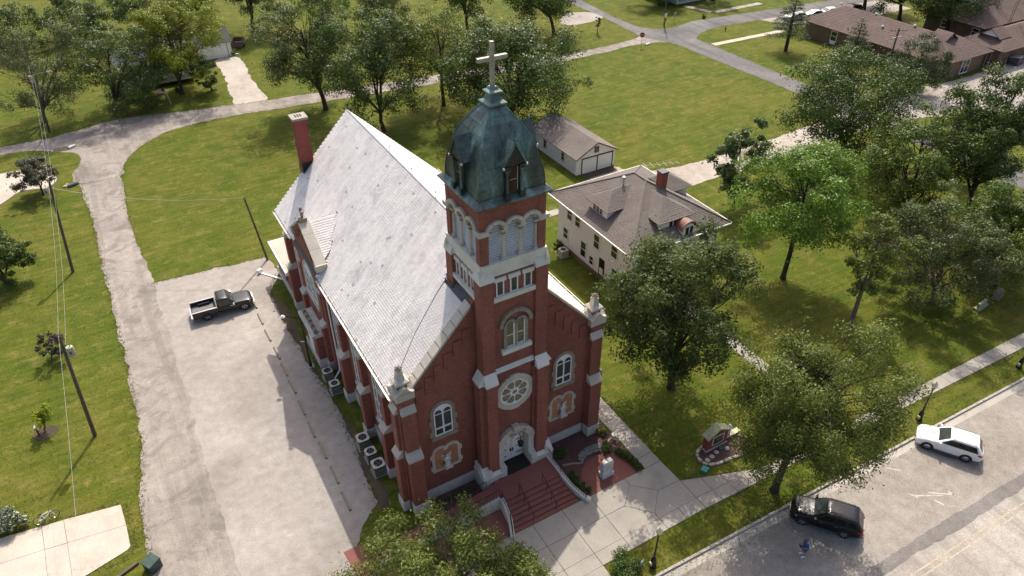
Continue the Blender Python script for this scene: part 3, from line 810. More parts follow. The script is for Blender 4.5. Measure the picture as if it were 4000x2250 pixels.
# ---- west side (seen): buttresses, lancet windows, transept gable, porch
BY = [2.75, 7.35, 11.95, 16.55]
def side_buttress(y, s=-1, top=8.75):
    x0, x1 = (-8.32, -HW+.01) if s < 0 else (HW-.01, 8.32)
    part('buttress', 'brick', MB().bb(x0, x1, y-.42, y+.42, .95, 4.85)); weather(x0, x1, y-.42, y+.42, 4.85, 5.6, s, 0)
    x0b, x1b = (-8.02, -HW+.01) if s < 0 else (HW-.01, 8.02)
    part('buttress', 'brick', MB().bb(x0b, x1b, y-.38, y+.38, 5.5, 8.35)); weather(x0b, x1b, y-.38, y+.38, 8.35, 9.05, s, 0)
    part('plinth_block', 'stonew', MB().bb(x0-.08 if s < 0 else x0, x1 if s < 0 else x1+.08, y-.5, y+.5, -.1, .95))
for y in BY+[22.1, 26.6]:
    side_buttress(y, -1); side_buttress(y, 1)
def side_window(yc, z0, z1, hw, s=-1, fr='white', gl='glassblue', full=True):
    MX = Matrix.Translation((s*HW, yc, 0)) @ Matrix.Rotation(-math.pi/2 if s < 0 else math.pi/2, 4, 'Z')
    zs = z1-hw
    for k in range(7):
        MB(MX).arc(0, zs, hw, hw+.18, math.pi*k/7+.01, math.pi*(k+1)/7-.01, -.09, .02, 3).build('surround_stone', M['stoneold'], CH)
    for sd in (-1, 1):
        for k in range(4):
            h = (zs-z0)/4
            MB(MX).bb(sd*hw, sd*(hw+.16), -.09, .02, z0+k*h+.006, z0+(k+1)*h-.006).build('surround_stone', M['stoneold'], CH)
    MB(MX).bb(-hw-.25, hw+.25, -.2, .02, z0-.25, z0).build('sill_stone', M['stone'], CH)
    two_light(0, z0+.02, z1-.02, hw-.01, -.015, fr, gl, MX=MX, bars=[z0+(z1-z0)*t for t in (.2, .45, .7)])
for yc in (5.0, 9.6, 14.2, 24.4):
    side_window(yc, 3.2, 8.2, .62, -1); side_window(yc, 3.2, 8.2, .62, 1)
# transept gable, flush cross gable rising through the eave
TY, TH = 18.75, 3.3
def sv(o, v):
    at = o.data.attributes.new('v', 'FLOAT', 'FACE'); at.data.foreach_set('value', [v]*len(o.data.polygons)); return o
for s in (-1, 1):
    x0, x1 = (-7.95, -7.3) if s < 0 else (7.3, 7.95)
    tg = [(TY-TH, 0), (TY+TH, 0), (TY+TH, 11.75), (TY, 14.0), (TY-TH, 11.75)]
    part('transept_wall', 'brick', MB().prism(tg, 'x', x0, x1))
    for d in (-1, 1):
        n = 3
        for i in range(n):
            ya = TY+d*TH*(1-i/n)*1.06; yb = TY+d*(TH*(1-(i+1)/n)*1.06+(.02 if i < n-1 else .25))
            za = 11.75+(1-abs(ya-TY)/TH)*2.25; zb = 11.75+(1-abs(yb-TY)/TH)*2.25
            part('coping_stone', 'stone', MB().prism([(ya, za), (yb, zb), (yb, zb+.2), (ya, za+.2)], 'x', x0-.12, x1+.12))
        part('kneeler_stone', 'stone', MB().bb(x0-.14, x1+.14, TY+d*TH-.35, TY+d*TH+.35, 11.2, 11.8))
        for i in range(4):
            yc_ = TY+d*(.35+i*.55); zt = 11.75+(1-abs(yc_-TY)/TH)*2.25-.5
            part('corbel', 'brick', MB().bb(min(s*7.94, s*8.03), max(s*7.94, s*8.03), yc_-.15, yc_+.15, zt-.55, zt))
    xm = s*7.62
    cr = part('gable_cross', 'stoneold', MB().bb(xm-.28, xm+.28, TY-.3, TY+.3, 13.95, 14.35).bb(xm-.09, xm+.09, TY-.09, TY+.09, 14.3, 15.3).bb(xm-.09, xm+.09, TY-.38, TY+.38, 14.85, 15.02))
    sv(part('transept_roof', 'slate', MB().prism([(TY-TH+.1, 11.72), (TY+TH-.1, 11.72), (TY, 13.93)], 'x', *( (-7.35, -3.2) if s < 0 else (3.2, 7.35) ))), .5)
# big round-arched transept window
MXt = Matrix.Translation((-7.95, TY, 0)) @ Matrix.Rotation(-math.pi/2, 4, 'Z')
for k in range(9):
    MB(MXt).arc(0, 8.35, 1.42, 1.75, math.pi*k/9+.01, math.pi*(k+1)/9-.01, -.12, .02, 3).build('surround_stone', M['stone'], CH)
for sd in (-1, 1):
    for k in range(3):
        MB(MXt).bb(sd*1.42, sd*1.75, -.12, .02, 6.4+k*.65+.006, 6.4+(k+1)*.65-.006).build('surround_stone', M['stone'], CH)
MB(MXt).bb(-1.9, 1.9, -.25, .02, 6.15, 6.4).build('sill_stone', M['stone'], CH)
two_light(0, 6.42, 9.75, 1.40, -.02, 'white', 'glassblue', MX=MXt, bars=(7.2, 8.0, 8.7))
# side porch with battlements under the transept window
pb = part('porch_wall', 'brick', MB().bb(-8.95, -7.96, 16.95, 20.75, .9, 3.55))
part('plinth_block', 'stonew', MB().bb(-9.05, -7.97, 16.85, 20.85, -.1, .9))
part('porch_cornice', 'whitewood', MB().bb(-9.25, -7.97, 16.72, 20.95, 3.55, 3.85))
MB().bb(-8.7, -8.05, 17.1, 20.6, 3.86, 3.90).build('porch_roof', M['stone2'], pb)
for k in range(5): MB().bb(-8.95, -8.65, 17.0+k*.78, 17.45+k*.78, 3.86, 4.3).build('merlon', M['stoneold'], pb)
MB().bb(-8.99, -8.94, 18.1, 19.6, .15, 2.9).build('porch_door', M['white'], pb)
# sacristy at the back with a flat white roof
sa = part('annex_wall', 'brick', MB().bb(-8.1, 6.5, 27.31, 33.4, .9, 3.5))
part('plinth_block', 'stonew', MB().bb(-8.25, 6.6, 27.32, 33.5, -.1, .9))
part('annex_cornice', 'white', MB().bb(-8.55, 6.9, 27.33, 33.9, 3.5, 3.86))
MB().bb(-8.35, 6.7, 27.35, 33.7, 3.87, 3.93).build('annex_roof', M['conc2'], sa)
MB().bb(-8.16, -8.09, 29.6, 30.5, 1.4, 2.9).build('annex_window', M['glassk'], sa)
# gutter, downpipe
for s in (-1, 1):
    ys = [(-.35, TY-TH-.4), (TY+TH+.4, 27.6)]
    for a, b_ in ys:
        part('gutter', 'alum', MB().prism([(s*(EX-.02), HE-.16), (s*(EX+.22), HE-.16), (s*(EX+.26), HE+.03), (s*(EX+.22), HE+.03), (s*(EX+.19), HE-.11), (s*(EX-.02), HE-.11)], 'y', a, b_))
        y = a+.5
        while y < b_:
            part('gutter_strap', 'white', MB().path([(s*(EX+.24), y, HE+.03), (s*(EX-.1), y, HE+.12), (s*(EX-.3), y, HE+.34)], .022, 4)); y += .95
part('downpipe', 'white', MB().path([(-8.25, 15.2, HE-.15), (-7.85, 15.25, HE-.5), (-7.72, 15.3, 9.4), (-7.72, 15.3, 1.2), (-7.85, 15.0, .7), (-8.5, 14.6, .3)], .075, 8), 30)
# ---- slate roof: every slate is a piece
def slate_roof():
    rng = np.random.default_rng(5)
    th = math.atan(SLP); L = EX/math.cos(th); ex = .20; nrow = int(L/ex)
    under = []
    for s in (-1, 1):
        part('roof_deck', 'dgrey', MB().prism([(0, HR-.12), (s*EX, HE-.12), (s*EX, HE-.02), (0, HR-.02)], 'y', -.42, YB+.55))
    base = MB().hexa([(0, 0, 0), (1, 0, 0), (1, 1, 0), (0, 1, 0)], [(0, 0, 1), (1, 0, 1), (1, 1, 1), (0, 1, 1)])
    vm = [MB().hexa([(-.148, 0, .004), (.148, 0, .004), (.148, .25, -.012), (-.148, .25, -.012)], [(-.143, 0, .042), (.143, 0, .042), (.148, .25, .0), (-.148, .25, .0)]).mesh('slate') for i in range(6)]
    for i, me in enumerate(vm):
        me.materials.append(M['slate'])
        at = me.attributes.new('v', 'FLOAT', 'FACE'); at.data.foreach_set('value', [(.03, .3, .45, .6, .75, .95)[i]]*len(me.polygons))
    singles = []
    bulkv = []; bulkf = []; bulka = []
    Y0, Y1 = -.42, YB+.55
    camp = CAM
    lst = []
    for s in (-1, 1):
        ca, sa_ = math.cos(th), math.sin(th)
        for r in range(nrow+1):
            d = min(r*ex, L-.2)                     # distance up from eave
            off = (r % 2)*.15
            n = int((Y1-Y0-off)/.304)
            for k in range(n+1):
                yc = Y0+off+.15+k*.304
                if yc > Y1-.1: continue
                xx = EX-d*ca; zz = HE+d*sa_
                if abs(yc-TY) < TH-.15 and (13.93-(abs(yc-TY)/TH)*2.21) > zz+.05: continue
                if xx < 2.5 and yc < 2.95: continue
                if xx-.25*ca < 2.46 and yc < 2.9: continue
                u = rng.random()
                v = 0 if u < .006 else 1+int(rng.random()*5)
                dist = (s*xx-camp[0])**2+(yc-camp[1])**2+(zz-camp[2])**2
                lst.append((dist if s < 0 else 1e9, s, xx, yc, zz, v, rng.normal(0, .003), rng.normal(0, .008)))
    lst.sort(key=lambda q: q[0])
    rf = part('slate_roofing', 'dgrey', MB().bb(-.01, .01, 4, 4.02, HR-.3, HR-.28))
    q8 = np.array([(-.148, 0, .004), (.148, 0, .004), (.148, .25, -.012), (-.148, .25, -.012), (-.143, 0, .042), (.143, 0, .042), (.148, .25, 0), (-.148, .25, 0)])
    faces = [(3, 2, 1, 0), (4, 5, 6, 7), (0, 1, 5, 4), (1, 2, 6, 5), (2, 3, 7, 6), (3, 0, 4, 7)]
    for i, (dd, s, xx, yc, zz, v, jz, ja) in enumerate(lst):
        # local x along the eave, local y up the slope, local z outward
        ax = Vector((0, -1, 0)) if s < 0 else Vector((0, 1, 0))
        ay = Vector((-s*math.cos(th), 0, math.sin(th)))
        if s < 0: ax = Vector((0, -1, 0))
        az = ax.cross(ay)
        if az.z < 0: ax = -ax; az = ax.cross(ay)
        R3 = Matrix(((ax.x, ay.x, az.x), (ax.y, ay.y, az.y), (ax.z, ay.z, az.z))) @ Matrix.Rotation(ja, 3, 'Z')
        p = Vector((s*xx, yc, zz))+az*(.0+abs(jz))
        if i < 300:
            o = bpy.data.objects.new('slate', vm[v]); COL.objects.link(o); o.parent = rf
            o.matrix_world = Matrix.Translation(p) @ R3.to_4x4()
        else:
            A = np.array(R3); n = len(bulkv)*8
            bulkv.append(q8 @ A.T+np.array(p)); bulkf += [tuple(a+n for a in f) for f in faces]
            bulka += [(.03, .3, .45, .6, .75, .95)[v]]*6
    me = bpy.data.meshes.new('roof_slates'); me.from_pydata(np.concatenate(bulkv).tolist(), [], bulkf); me.update()
    at = me.attributes.new('v', 'FLOAT', 'FACE'); at.data.foreach_set('value', bulka)
    o = addobj('roof_slates', me, M['slate'], rf); o['kind'] = 'stuff'
slate_roof()
# transept slates on the visible west roof
tp = [c for c in CH.children if c.name.startswith('transept_roof')]
part('ridge_cap', 'steel', MB().prism([(-.16, HR-.12), (0, HR+.05), (.16, HR-.12)], 'y', 2.7, YB+.56))
for y in (9.0, 13.2, 17.6, 26.8):
    part('lightning_rod', 'dgrey', MB().tube((0, y, HR), (0, y, HR+.95), .018, .008, 5).lathe([(.02, 0), (.06, .05), (.02, .1)], (0, y, HR+.5), 6))
part('lightning_cable', 'dgrey', MB().path([(-2.2, 2.75, 16.45+.08), (-3.2, 2.6, HE+(EX-3.2)*SLP+.05), (-5.2, 1.9, HE+(EX-5.2)*SLP+.05), (-7.2, .75, HE+(EX-7.2)*SLP+.05), (-8.1, .35, HE+.06)], .022, 5))
# transept roof valley strips
for d in (-1, 1):
    part('valley_flashing', 'dgrey', MB().path([(-7.3, TY+d*(TH-.1), 11.78), (-7.3+4.6*.56, TY+d*(TH-.1)*.40, 11.72+2.2*.62), (-4.75, TY+d*.05, 13.98)], .05, 5))
def transept_slates():
    rng = np.random.default_rng(9)
    L = math.hypot(TH-.1, 2.21); n = int(L/.21); F = [(3, 2, 1, 0), (4, 5, 6, 7), (0, 1, 5, 4), (1, 2, 6, 5), (2, 3, 7, 6), (3, 0, 4, 7)]
    V = []; fs = []; at_ = []
    for sy in (-1, 1):
        up_v = np.array((0, -sy*(TH-.1)/L, 2.21/L)); ax = np.array((1.0, 0, 0)); nz = np.array((0, sy*2.21/L, (TH-.1)/L))
        for r in range(n+1):
            d = min(r*.21, L-.22); p0 = np.array((0, TY+sy*(TH-.1), 11.72))+up_v*d
            xe = -EX+(p0[2]-HE)/SLP; x_ = -7.3+(r % 2)*.15
            while x_+.3 < xe+.12:
                q = p0+ax*x_; h = .292; k = len(V)*8
                lo = nz*.004; hi = nz*.034; hb = nz*.002
                V.append([q+lo, q+ax*h+lo, q+ax*h+up_v*.25-nz*.01, q+up_v*.25-nz*.01, q+hi, q+ax*h+hi, q+ax*h+up_v*.25+hb, q+up_v*.25+hb])
                fs += [tuple(i+k for i in f) for f in F]; at_ += [rng.choice((.45, .6, .75, .95))]*6; x_ += .304
    me = bpy.data.meshes.new('transept_slates'); me.from_pydata(np.array(V).reshape(-1, 3).tolist(), [], fs); me.update()
    a_ = me.attributes.new('v', 'FLOAT', 'FACE'); a_.data.foreach_set('value', at_)
    o = addobj('transept_slates', me, M['slate'], CH); o['kind'] = 'stuff'; fixn(o)
transept_slates()
# chimney behind the rear gable
cm = part('chimney', 'chimbrick', MB().bb(-4.95, -3.85, YB+.02, YB+1.05, 0, 18.75))
MB().bb(-5.06, -3.74, YB-.09, YB+1.16, 18.45, 18.75).build('chimney_band', M['chimbrick'], cm)
MB().bb(-5.1, -3.7, YB-.13, YB+1.2, 18.76, 18.95).build('chimney_cap', M['conc'], cm)
for k in range(3): MB().bb(-4.7+k*.22, -4.58+k*.22, YB+.25, YB+.85, 18.953, 18.965).build('flue', M['blackrub'], cm)
MB().bb(-5.0, -3.8, YB-.02, YB+1.1, 12.6, 14.4).build('old_brick_band', M['tanbrick'], cm)
MB().bb(-4.98, -3.80, YB-.10, YB-.04, 13.2, 14.7).build('flashing', M['black'], cm)
# ------------------------------------------------------------------ bell tower (part of the church)
TX, TYC = .12, .30               # tower axis
TM = Matrix.Translation((TX, TYC, 0))
def face(k): return TM @ Matrix.Rotation(k*math.pi/2, 4, 'Z')       # k=0 front (-y), 3 west, 1 east, 2 back
tw = part('tower_shaft', 'brick', MB(TM).bb(-2.18, 2.18, -2.18, 2.18, 5.2, 18.95))
# lower shaft around the deep doorway
part('tower_shaft', 'brick', MB(TM).bb(-2.18, -1.28, -2.18, 2.18, 0, 5.2))
part('tower_shaft', 'brick', MB(TM).bb(1.28, 2.18, -2.18, 2.18, 0, 5.2))
part('tower_shaft', 'brick', MB(TM).bb(-1.28, 1.28, -1.55, 2.18, 0, 5.2))
sp = [(-1.28, 5.2), (-1.28, 3.55)]+[(-1.28*math.cos(math.pi*i/14), 3.55+1.28*math.sin(math.pi*i/14)) for i in range(1, 14)]+[(1.28, 3.55), (1.28, 5.2)]
part('tower_shaft', 'brick', MB(TM).prism(sp, 'y', -2.18, -1.55))
# corner buttresses: upper stage, lower stage, stone base
def corner_butt(sx, sy, lo=True):
    x0, x1 = sorted((sx*1.52, sx*2.42)); y0, y1 = sorted((sy*1.52, sy*2.42))
    part('tower_buttress', 'brick', MB(TM).bb(x0, x1, y0, y1, 10.6, 18.78))
    a0, a1 = sorted((sx*1.50, sx*2.30)); 
    for ax_ in (0, 1):
        # lower stage: one leg facing y, one facing x
        if ax_ == 0: bx = (*sorted((sx*1.58, sx*2.40)), *sorted((sy*1.4, sy*2.78)))
        else: bx = (*sorted((sx*1.4, sx*2.78)), *sorted((sy*1.58, sy*2.40)))
        if sy > 0 and ax_ == 0: continue
        if sy > 0: continue
        part('tower_buttress', 'brick', MB(TM).bb(bx[0], bx[1], bx[2], bx[3], 1.7, 10.5))
        mb = MB(TM)
        if ax_ == 0:
            yo, yi = sy*2.84, sy*2.40
            mb.prism([(yo, 10.45), (yi, 10.45), (yi, 11.35), (yo, 10.62)], 'x', bx[0]-.06, bx[1]+.06)
        else:
            xo, xi = sx*2.84, sx*2.40
            mb.prism([(xo, 10.45), (xi, 10.45), (xi, 11.35), (xo, 10.62)], 'y', bx[2]-.06, bx[3]+.06)
        part('weathering_stone', 'stone2', mb)
for sx in (-1, 1):
    for sy in (-1, 1): corner_butt(sx, sy)
# caps at belfry sill: sloped stones in both directions at every corner
for k in range(4):
    F_ = Matrix.Translation((0, 0, .004*(k % 2))) @ face(k) @ Matrix.Diagonal((1-.0017*(k % 2), 1-.0017*(k % 2), 1, 1))
    for s in (-1, 1):
        x0, x1 = sorted((s*1.50, s*2.44))
        part('cap_stone', 'stone2', MB(F_).prism([(-2.50, 18.74), (-2.18, 18.74), (-2.18, 19.62), (-2.50, 18.92)], 'x', x0-.05, x1+.04))
# stone base with blocks: courses of separate stones
random.seed(12)
def block_course(x0, x1, y0, y1, z0, z1, axis):
    L = (x1-x0) if axis == 'x' else (y1-y0); p = 0.0
    while p < L-.05:
        wv = min(random.uniform(.45, .85), L-p)
        if L-p-wv < .25: wv = L-p
        e = random.uniform(-.018, .018)
        if axis == 'x': mb = MB(TM).bb(x0+p+.006, x0+p+wv-.006, y0+e, y1, z0+.006, z1-.006)
        else: mb = MB(TM).bb(x0+e, x1, y0+p+.006, y0+p+wv-.006, z0+.006, z1-.006)
        part('base_block', 'stonew', mb); p += wv
for sx in (-1, 1):
    xi, xo = sx*1.28, sx*2.95
    x0, x1 = sorted((xi, xo))
    part('tower_base', 'stonew', MB(TM).bb(x0+.02, x1-.02, -2.93, -1.2, -.1, 1.5))
    for i in range(4):
        z0 = -.06+i*.39
        block_course(x0, x1, -2.97, -2.9, z0, z0+.385, 'x')
        if sx < 0: block_course(xo-.02, xo+.05, -2.93, -1.3, z0, z0+.385, 'y')
    # sloped tops
    part('weathering_stone', 'stone2', MB(TM).prism([(-3.0, 1.5), (-1.4, 1.5), (-1.4, 2.2), (-2.40, 2.2), (-3.0, 1.62)], 'x', x0, x1+(.02 if sx > 0 else 0)))
    part('weathering_stone', 'stone2', MB(TM).prism([(sx*3.0, 1.5), (sx*2.3, 1.5), (sx*2.3, 2.25), (sx*3.0, 1.62)], 'y', -2.98, -1.35))
# doorway: stone arch of voussoirs, reveals, doors, hinges
for i in range(9):
    a0, a1 = math.pi*i/9, math.pi*(i+1)/9
    part('voussoir', 'stone', MB(TM).arc(0, 3.55, 1.06, 1.62, a0+.008, a1-.008, -2.52, -1.6, 4))
part('keystone', 'stone', MB(TM).prism([(-.2, 4.55), (.2, 4.55), (.26, 5.35), (-.26, 5.35)], 'y', -2.62, -2.2))
for sx in (-1, 1):
    for i in range(5):
        x0, x1 = sorted((sx*1.06, sx*1.52)); z0 = 1.0+i*.51
        part('jamb_stone', 'stonew', MB(TM).bb(x0, x1, -2.99+.0*i if z0 < 2 else -2.5, -1.58, z0+.006, z0+.504))
door = part('door_surround', 'white', MB(TM).prism([(-1.06, .9), (1.06, .9), (1.06, 3.55)]+[(1.06*math.cos(math.pi*i/12), 3.55+1.06*math.sin(math.pi*i/12)) for i in range(1, 12)]+[(-1.06, 3.55)], 'y', -1.66, -1.56))
for sx in (-1, 1):
    x0, x1 = sorted((sx*.015, sx*.99))
    d_ = MB(TM).bb(x0, x1, -1.73, -1.665, 1.07, 3.52).build('door', M['louvre'], CH)
    for z in (1.55, 2.25, 2.95):
        MB(TM).bb(min(sx*.98, sx*.42), max(sx*.98, sx*.42), -1.755, -1.732, z-.03, z+.03).build('strap_hinge', M['black'], d_)
    MB(TM).bb(min(sx*.05, sx*.14), max(sx*.05, sx*.14), -1.80, -1.732, 1.95, 2.25).build('door_pull', M['black'], d_)
part('door_lintel', 'white', MB(TM).bb(-1.03, 1.03, -1.78, -1.662, 3.53, 3.74))
part('porch_floor', 'redconc', MB(TM).bb(-1.27, 1.27, -2.95, -1.56, .85, 1.052))
# string course between stages
part('string_course', 'stone2', MB(TM).prism([(-2.36, 10.98), (-2.17, 10.98), (-2.17, 11.3), (-2.30, 11.16), (-2.36, 11.1)], 'x', -1.56, 1.56))
# rose window: ring of stones, eight petals
RZ = 8.62
rr = part('rose_window', 'white', MB(TM).lathe([(.0, 0), (1.18, 0)], (0, 0, 0), 40) if False else MB(TM @ Matrix.Translation((0, -2.2, RZ)) @ Matrix.Rotation(math.pi/2, 4, 'X')).lathe([(1.2, -.05), (1.2, .03)], (0, 0, 0), 40))
for i in range(24):
    a0, a1 = 2*math.pi*i/24, 2*math.pi*(i+1)/24
    MB(TM).arc(0, RZ, 1.15, 1.56+(.07 if i % 6 in (5, 0) else 0), a0+.006, a1-.006, -2.33, -2.16, 3).build('rose_stone', M['stone'], rr)
RM = TM @ Matrix.Translation((0, -2.2, RZ))
for i in range(8):
    a = 2*math.pi*(i+.5)/8
    R_ = RM @ Matrix.Rotation(-a, 4, 'Y')
    pet = [(.33, 0), (.42, -.12), (.70, -.27), (.86, -.30), (.99, -.22), (1.03, 0), (.99, .22), (.86, .30), (.70, .27), (.42, .12)]
    MB(R_).prism(pet, 'y', -.062, -.034).build('petal_pane', M['glassgold'], rr)
    pr2 = [(p[0]+(-.05 if p[0] < .5 else .04), p[1]*1.16) for p in pet]
    mb = MB(R_); n = len(pet)
    o3 = [(x, -.085, z) for x, z in pr2]; i3 = [(x, -.085, z) for x, z in pet]; o4 = [(x, -.03, z) for x, z in pr2]; i4 = [(x, -.03, z) for x, z in pet]
    mb.add(o3+i3+o4+i4, [(q, (q+1) % n, n+(q+1) % n, n+q) for q in range(n)]+[(n+q, n+(q+1) % n, 3*n+(q+1) % n, 3*n+q) for q in range(n)]+[(q, (q+1) % n, 2*n+(q+1) % n, 2*n+q)[::-1] for q in range(n)])
    fixn(mb.build('petal_tracery', M['white'], rr))
MB(TM).arc(0, RZ, .20, .30, 0, 2*math.pi, -2.30, -2.2, 20).build('hub_ring', M['white'], rr)
MB(RM @ Matrix.Rotation(math.pi/2, 4, 'X')).lathe([(.2, .03), (.2, .06)], (0, 0, 0), 20).build('hub_pane', M['glassgold'], rr)
MB(TM).arc(0, RZ, 1.08, 1.16, 0, 2*math.pi, -2.30, -2.2, 36).build('rim_ring', M['white'], rr)
# two-light window with brick tympanum and round hood
W0 = .12
for i in range(9):
    a0, a1 = math.pi*i/9, math.pi*(i+1)/9
    part('hood_stone', 'stoneold', MB(TM).arc(W0, 14.75, .98, 1.24, a0+.008, a1-.008, -2.40, -2.17, 3))
for sx in (-1, 0, 1):
    wv = .17 if sx else .14
    c = W0+sx*.80
    for k in range(4):
        part('jamb_stone', 'stoneold', MB(TM).bb(c-wv/2-.02, c+wv/2+.02, -2.32, -2.17, 12.9+k*.47+.006, 12.9+(k+1)*.47-.006))
for sx in (-1, 1):
    c = W0+sx*.40
    for i in range(5):
        a0, a1 = math.pi*i/5, math.pi*(i+1)/5
        part('arch_stone', 'stoneold', MB(TM).arc(c, 14.78, .30, .44, a0+.01, a1-.01, -2.32, -2.17, 3))
    pts = [(c-.30, 12.9), (c+.30, 12.9)]+[(c+.30*math.cos(math.pi*i/8), 14.78+.30*math.sin(math.pi*i/8)) for i in range(9)]
    wn = part('window', 'white', MB(TM).prism(pts, 'y', -2.21, -2.17))
    ins = [(c-.23, 12.98), (c+.23, 12.98)]+[(c+.23*math.cos(math.pi*i/8), 14.78+.23*math.sin(math.pi*i/8)) for i in range(9)]
    MB(TM).prism(ins, 'y', -2.225, -2.205).build('pane', M['glassgold'], wn)
    MB(TM).bb(c-.24, c+.24, -2.245, -2.2, 13.85, 13.90).build('glazing_bar', M['white'], wn)
    MB(TM).bb(c+.22, c+.30, -2.29, -2.2, 12.9, 14.8).build('frame_post', M['white'], wn)
part('sill_stone', 'stone2', MB(TM).bb(W0-1.12, W0+1.12, -2.50, -2.17, 12.55, 12.88))
# three small windows, front and west
for k in (0, 3, 1):
    F_ = face(k)
    part('sill_stone', 'stone2', MB(F_).bb(-1.52, 1.56, -2.40, -2.17, 17.02, 17.34))
    for c in (-.98, .02, 1.02):
        part('lintel_stone', 'stone2', MB(F_).bb(c-.42, c+.42, -2.32, -2.17, 18.46, 18.74))
        wn = MB(F_).bb(c-.28, c+.28, -2.20, -2.16, 17.35, 18.46).build('window', M['white'], CH)
        MB(F_).bb(c-.21, c+.21, -2.215, -2.195, 17.42, 18.42).build('pane', M['glass'], wn)
        for q in (-.28, .20): MB(F_).bb(c+q, c+q+.08, -2.26, -2.195, 17.35, 18.46).build('frame_post', M['white'], wn)
# ---- belfry stage
for k in range(4):
    F_ = Matrix.Translation((0, 0, .004*(k % 2))) @ face(k) @ Matrix.Diagonal((1-.0017*(k % 2), 1-.0017*(k % 2), 1, 1))
    # two courses of sill stones
    for z0, z1, out, offs in ((18.97, 19.44, -2.30, 0.0), (19.45, 19.95, -2.36, .5)):
        xs = [-2.3]+[x_ for x_ in (-1.62+offs*.5, -.65+offs*.5, .25+offs*.5, 1.15+offs*.4)]+[2.3]
        for a, b_ in zip(xs[:-1], xs[1:]): part('sill_block', 'stone2', MB(F_).bb(a+.005, b_-.005, out, -1.3, z0, z1-.006))
    for s in (-1, 1):
        x0, x1 = sorted((s*1.78, s*2.26))
        part('belfry_pier', 'brick', MB(F_).bb(x0, x1, -2.22 if s < 0 else -2.22, -1.7, 19.96, 22.05))
        part('impost_stone', 'stone', MB(F_).bb(min(s*1.76, s*2.40), max(s*1.76, s*2.40), -2.40, -1.7, 22.02, 22.32))
    lo = []
    for c in (-1.19, 0, 1.19):
        lo += [(c-.595*math.cos(math.pi*i/10), 22.08+.595*math.sin(math.pi*i/10)) for i in range(0 if c < -1 else 1, 11)]
    n = len(lo); V = []
    for y_ in (-2.22, -1.70):
        V += [(x_, y_, z_) for x_, z_ in lo]+[(x_, y_, 23.9) for x_, z_ in lo]
    fs = []
    for i in range(n-1):
        fs += [(i, i+1, n+i+1, n+i), (2*n+i+1, 2*n+i, 3*n+i, 3*n+i+1), (i+1, i, 2*n+i, 2*n+i+1)]
    part('belfry_arcade', 'brick', MB(F_).add(V, fs))
    for s in (-1, 1):
        part('belfry_pier', 'brick', MB(F_).bb(min(s*1.775, s*2.24), max(s*1.775, s*2.24), -2.215, -1.7, 22.3, 23.9))
    for c in (-1.19, 0, 1.19):
        for i in range(5):
            a0, a1 = math.pi*i/5, math.pi*(i+1)/5
            if i == 0: a0 += .1
            if i == 4: a1 -= .1
            part('arch_stone', 'stone', MB(F_).arc(c, 22.08, .54, .76, a0+.01, a1-.01, -2.38-(.012 if c == 0 else 0), -1.78-.004*c, 3))
    # columns
    for c in (-1.72, -.595, .595, 1.72):
        rr_ = .15
        co_ = MB(F_).lathe([(.15, 20.2), (.138, 21.0), (.13, 21.62)], (c, -2.0, 0), 12).build('column', M['stone'], CH, 40)
        MB(F_).bb(c-.24, c+.24, -2.24, -1.76, 19.95, 20.12).build('column_base', M['stone'], co_)
        MB(F_).lathe([(.22, 20.12), (.2, 20.18), (.15, 20.24)], (c, -2.0, 0), 12).build('base_moulding', M['stone'], co_)
        MB(F_).lathe([(.13, 21.62), (.16, 21.68), (.15, 21.72), (.20, 21.86), (.25, 21.93)], (c, -2.0, 0), 12).build('capital', M['stoneold'], co_)
        MB(F_).bb(c-.26, c+.26, -2.26, -1.75, 21.93, 22.06).build('abacus', M['stone'], co_)
    # louvre slats, each a piece
    part('louvre_back', 'dgrey', MB(F_).bb(-1.8, 1.8, -1.82, -1.76, 19.9, 22.75))
    for c in (-1.19, 0, 1.19):
        for j in range(15):
            z = 19.98+j*.18
            hwid = .57
            if z > 22.08: hwid = math.sqrt(max(.0, .60**2-(z-22.10)**2))
            if hwid < .1: continue
            part('louvre_slat', 'louvre', MB(F_).hexa([(c-hwid, -1.98, z), (c+hwid, -1.98, z), (c+hwid, -1.86, z+.045), (c-hwid, -1.86, z+.045)], [(c-hwid, -1.98, z+.03), (c+hwid, -1.98, z+.03), (c+hwid, -1.86, z+.075), (c-hwid, -1.86, z+.075)]))
        for s in (-1, 1): part('louvre_post', 'white', MB(F_).bb(c+s*.5-.05, c+s*.5+.05, -2.0, -1.80, 19.95, 22.3))
part('belfry_core', 'dgrey', MB(TM).bb(-1.5, 1.5, -1.5, 1.5, 18.9, 23.9))
# ---- copper eave and dome
sq2 = lambda h, z: [(-h, -h, z), (h, -h, z), (h, h, z), (-h, h, z)]
part('copper_eave', 'copper', MB(TM).loft([sq2(2.42, 23.78), sq2(2.56, 23.90), sq2(2.56, 23.97), sq2(2.22, 24.22), sq2(2.20, 24.28)]))
PROF = [(2.16, 24.3), (2.13, 24.8), (2.07, 25.25), (1.89, 25.93), (1.72, 26.65), (1.52, 27.23), (1.21, 27.77), (.96, 28.15), (.61, 28.62), (.33, 28.9)]
def prof_at(z):
    for (h0, z0), (h1, z1) in zip(PROF[:-1], PROF[1:]):
        if z0 <= z <= z1: return h0+(h1-h0)*(z-z0)/(z1-z0)
    return PROF[-1][0]
dm = part('copper_dome', 'copdark', MB(TM).loft([sq2(h-.04, z) for h, z in PROF]))
zc = [24.3, 24.85, 25.4, 25.95, 26.5, 27.05, 27.55, 28.0, 28.4, 28.75, 28.9]
rc = random.Random(8)
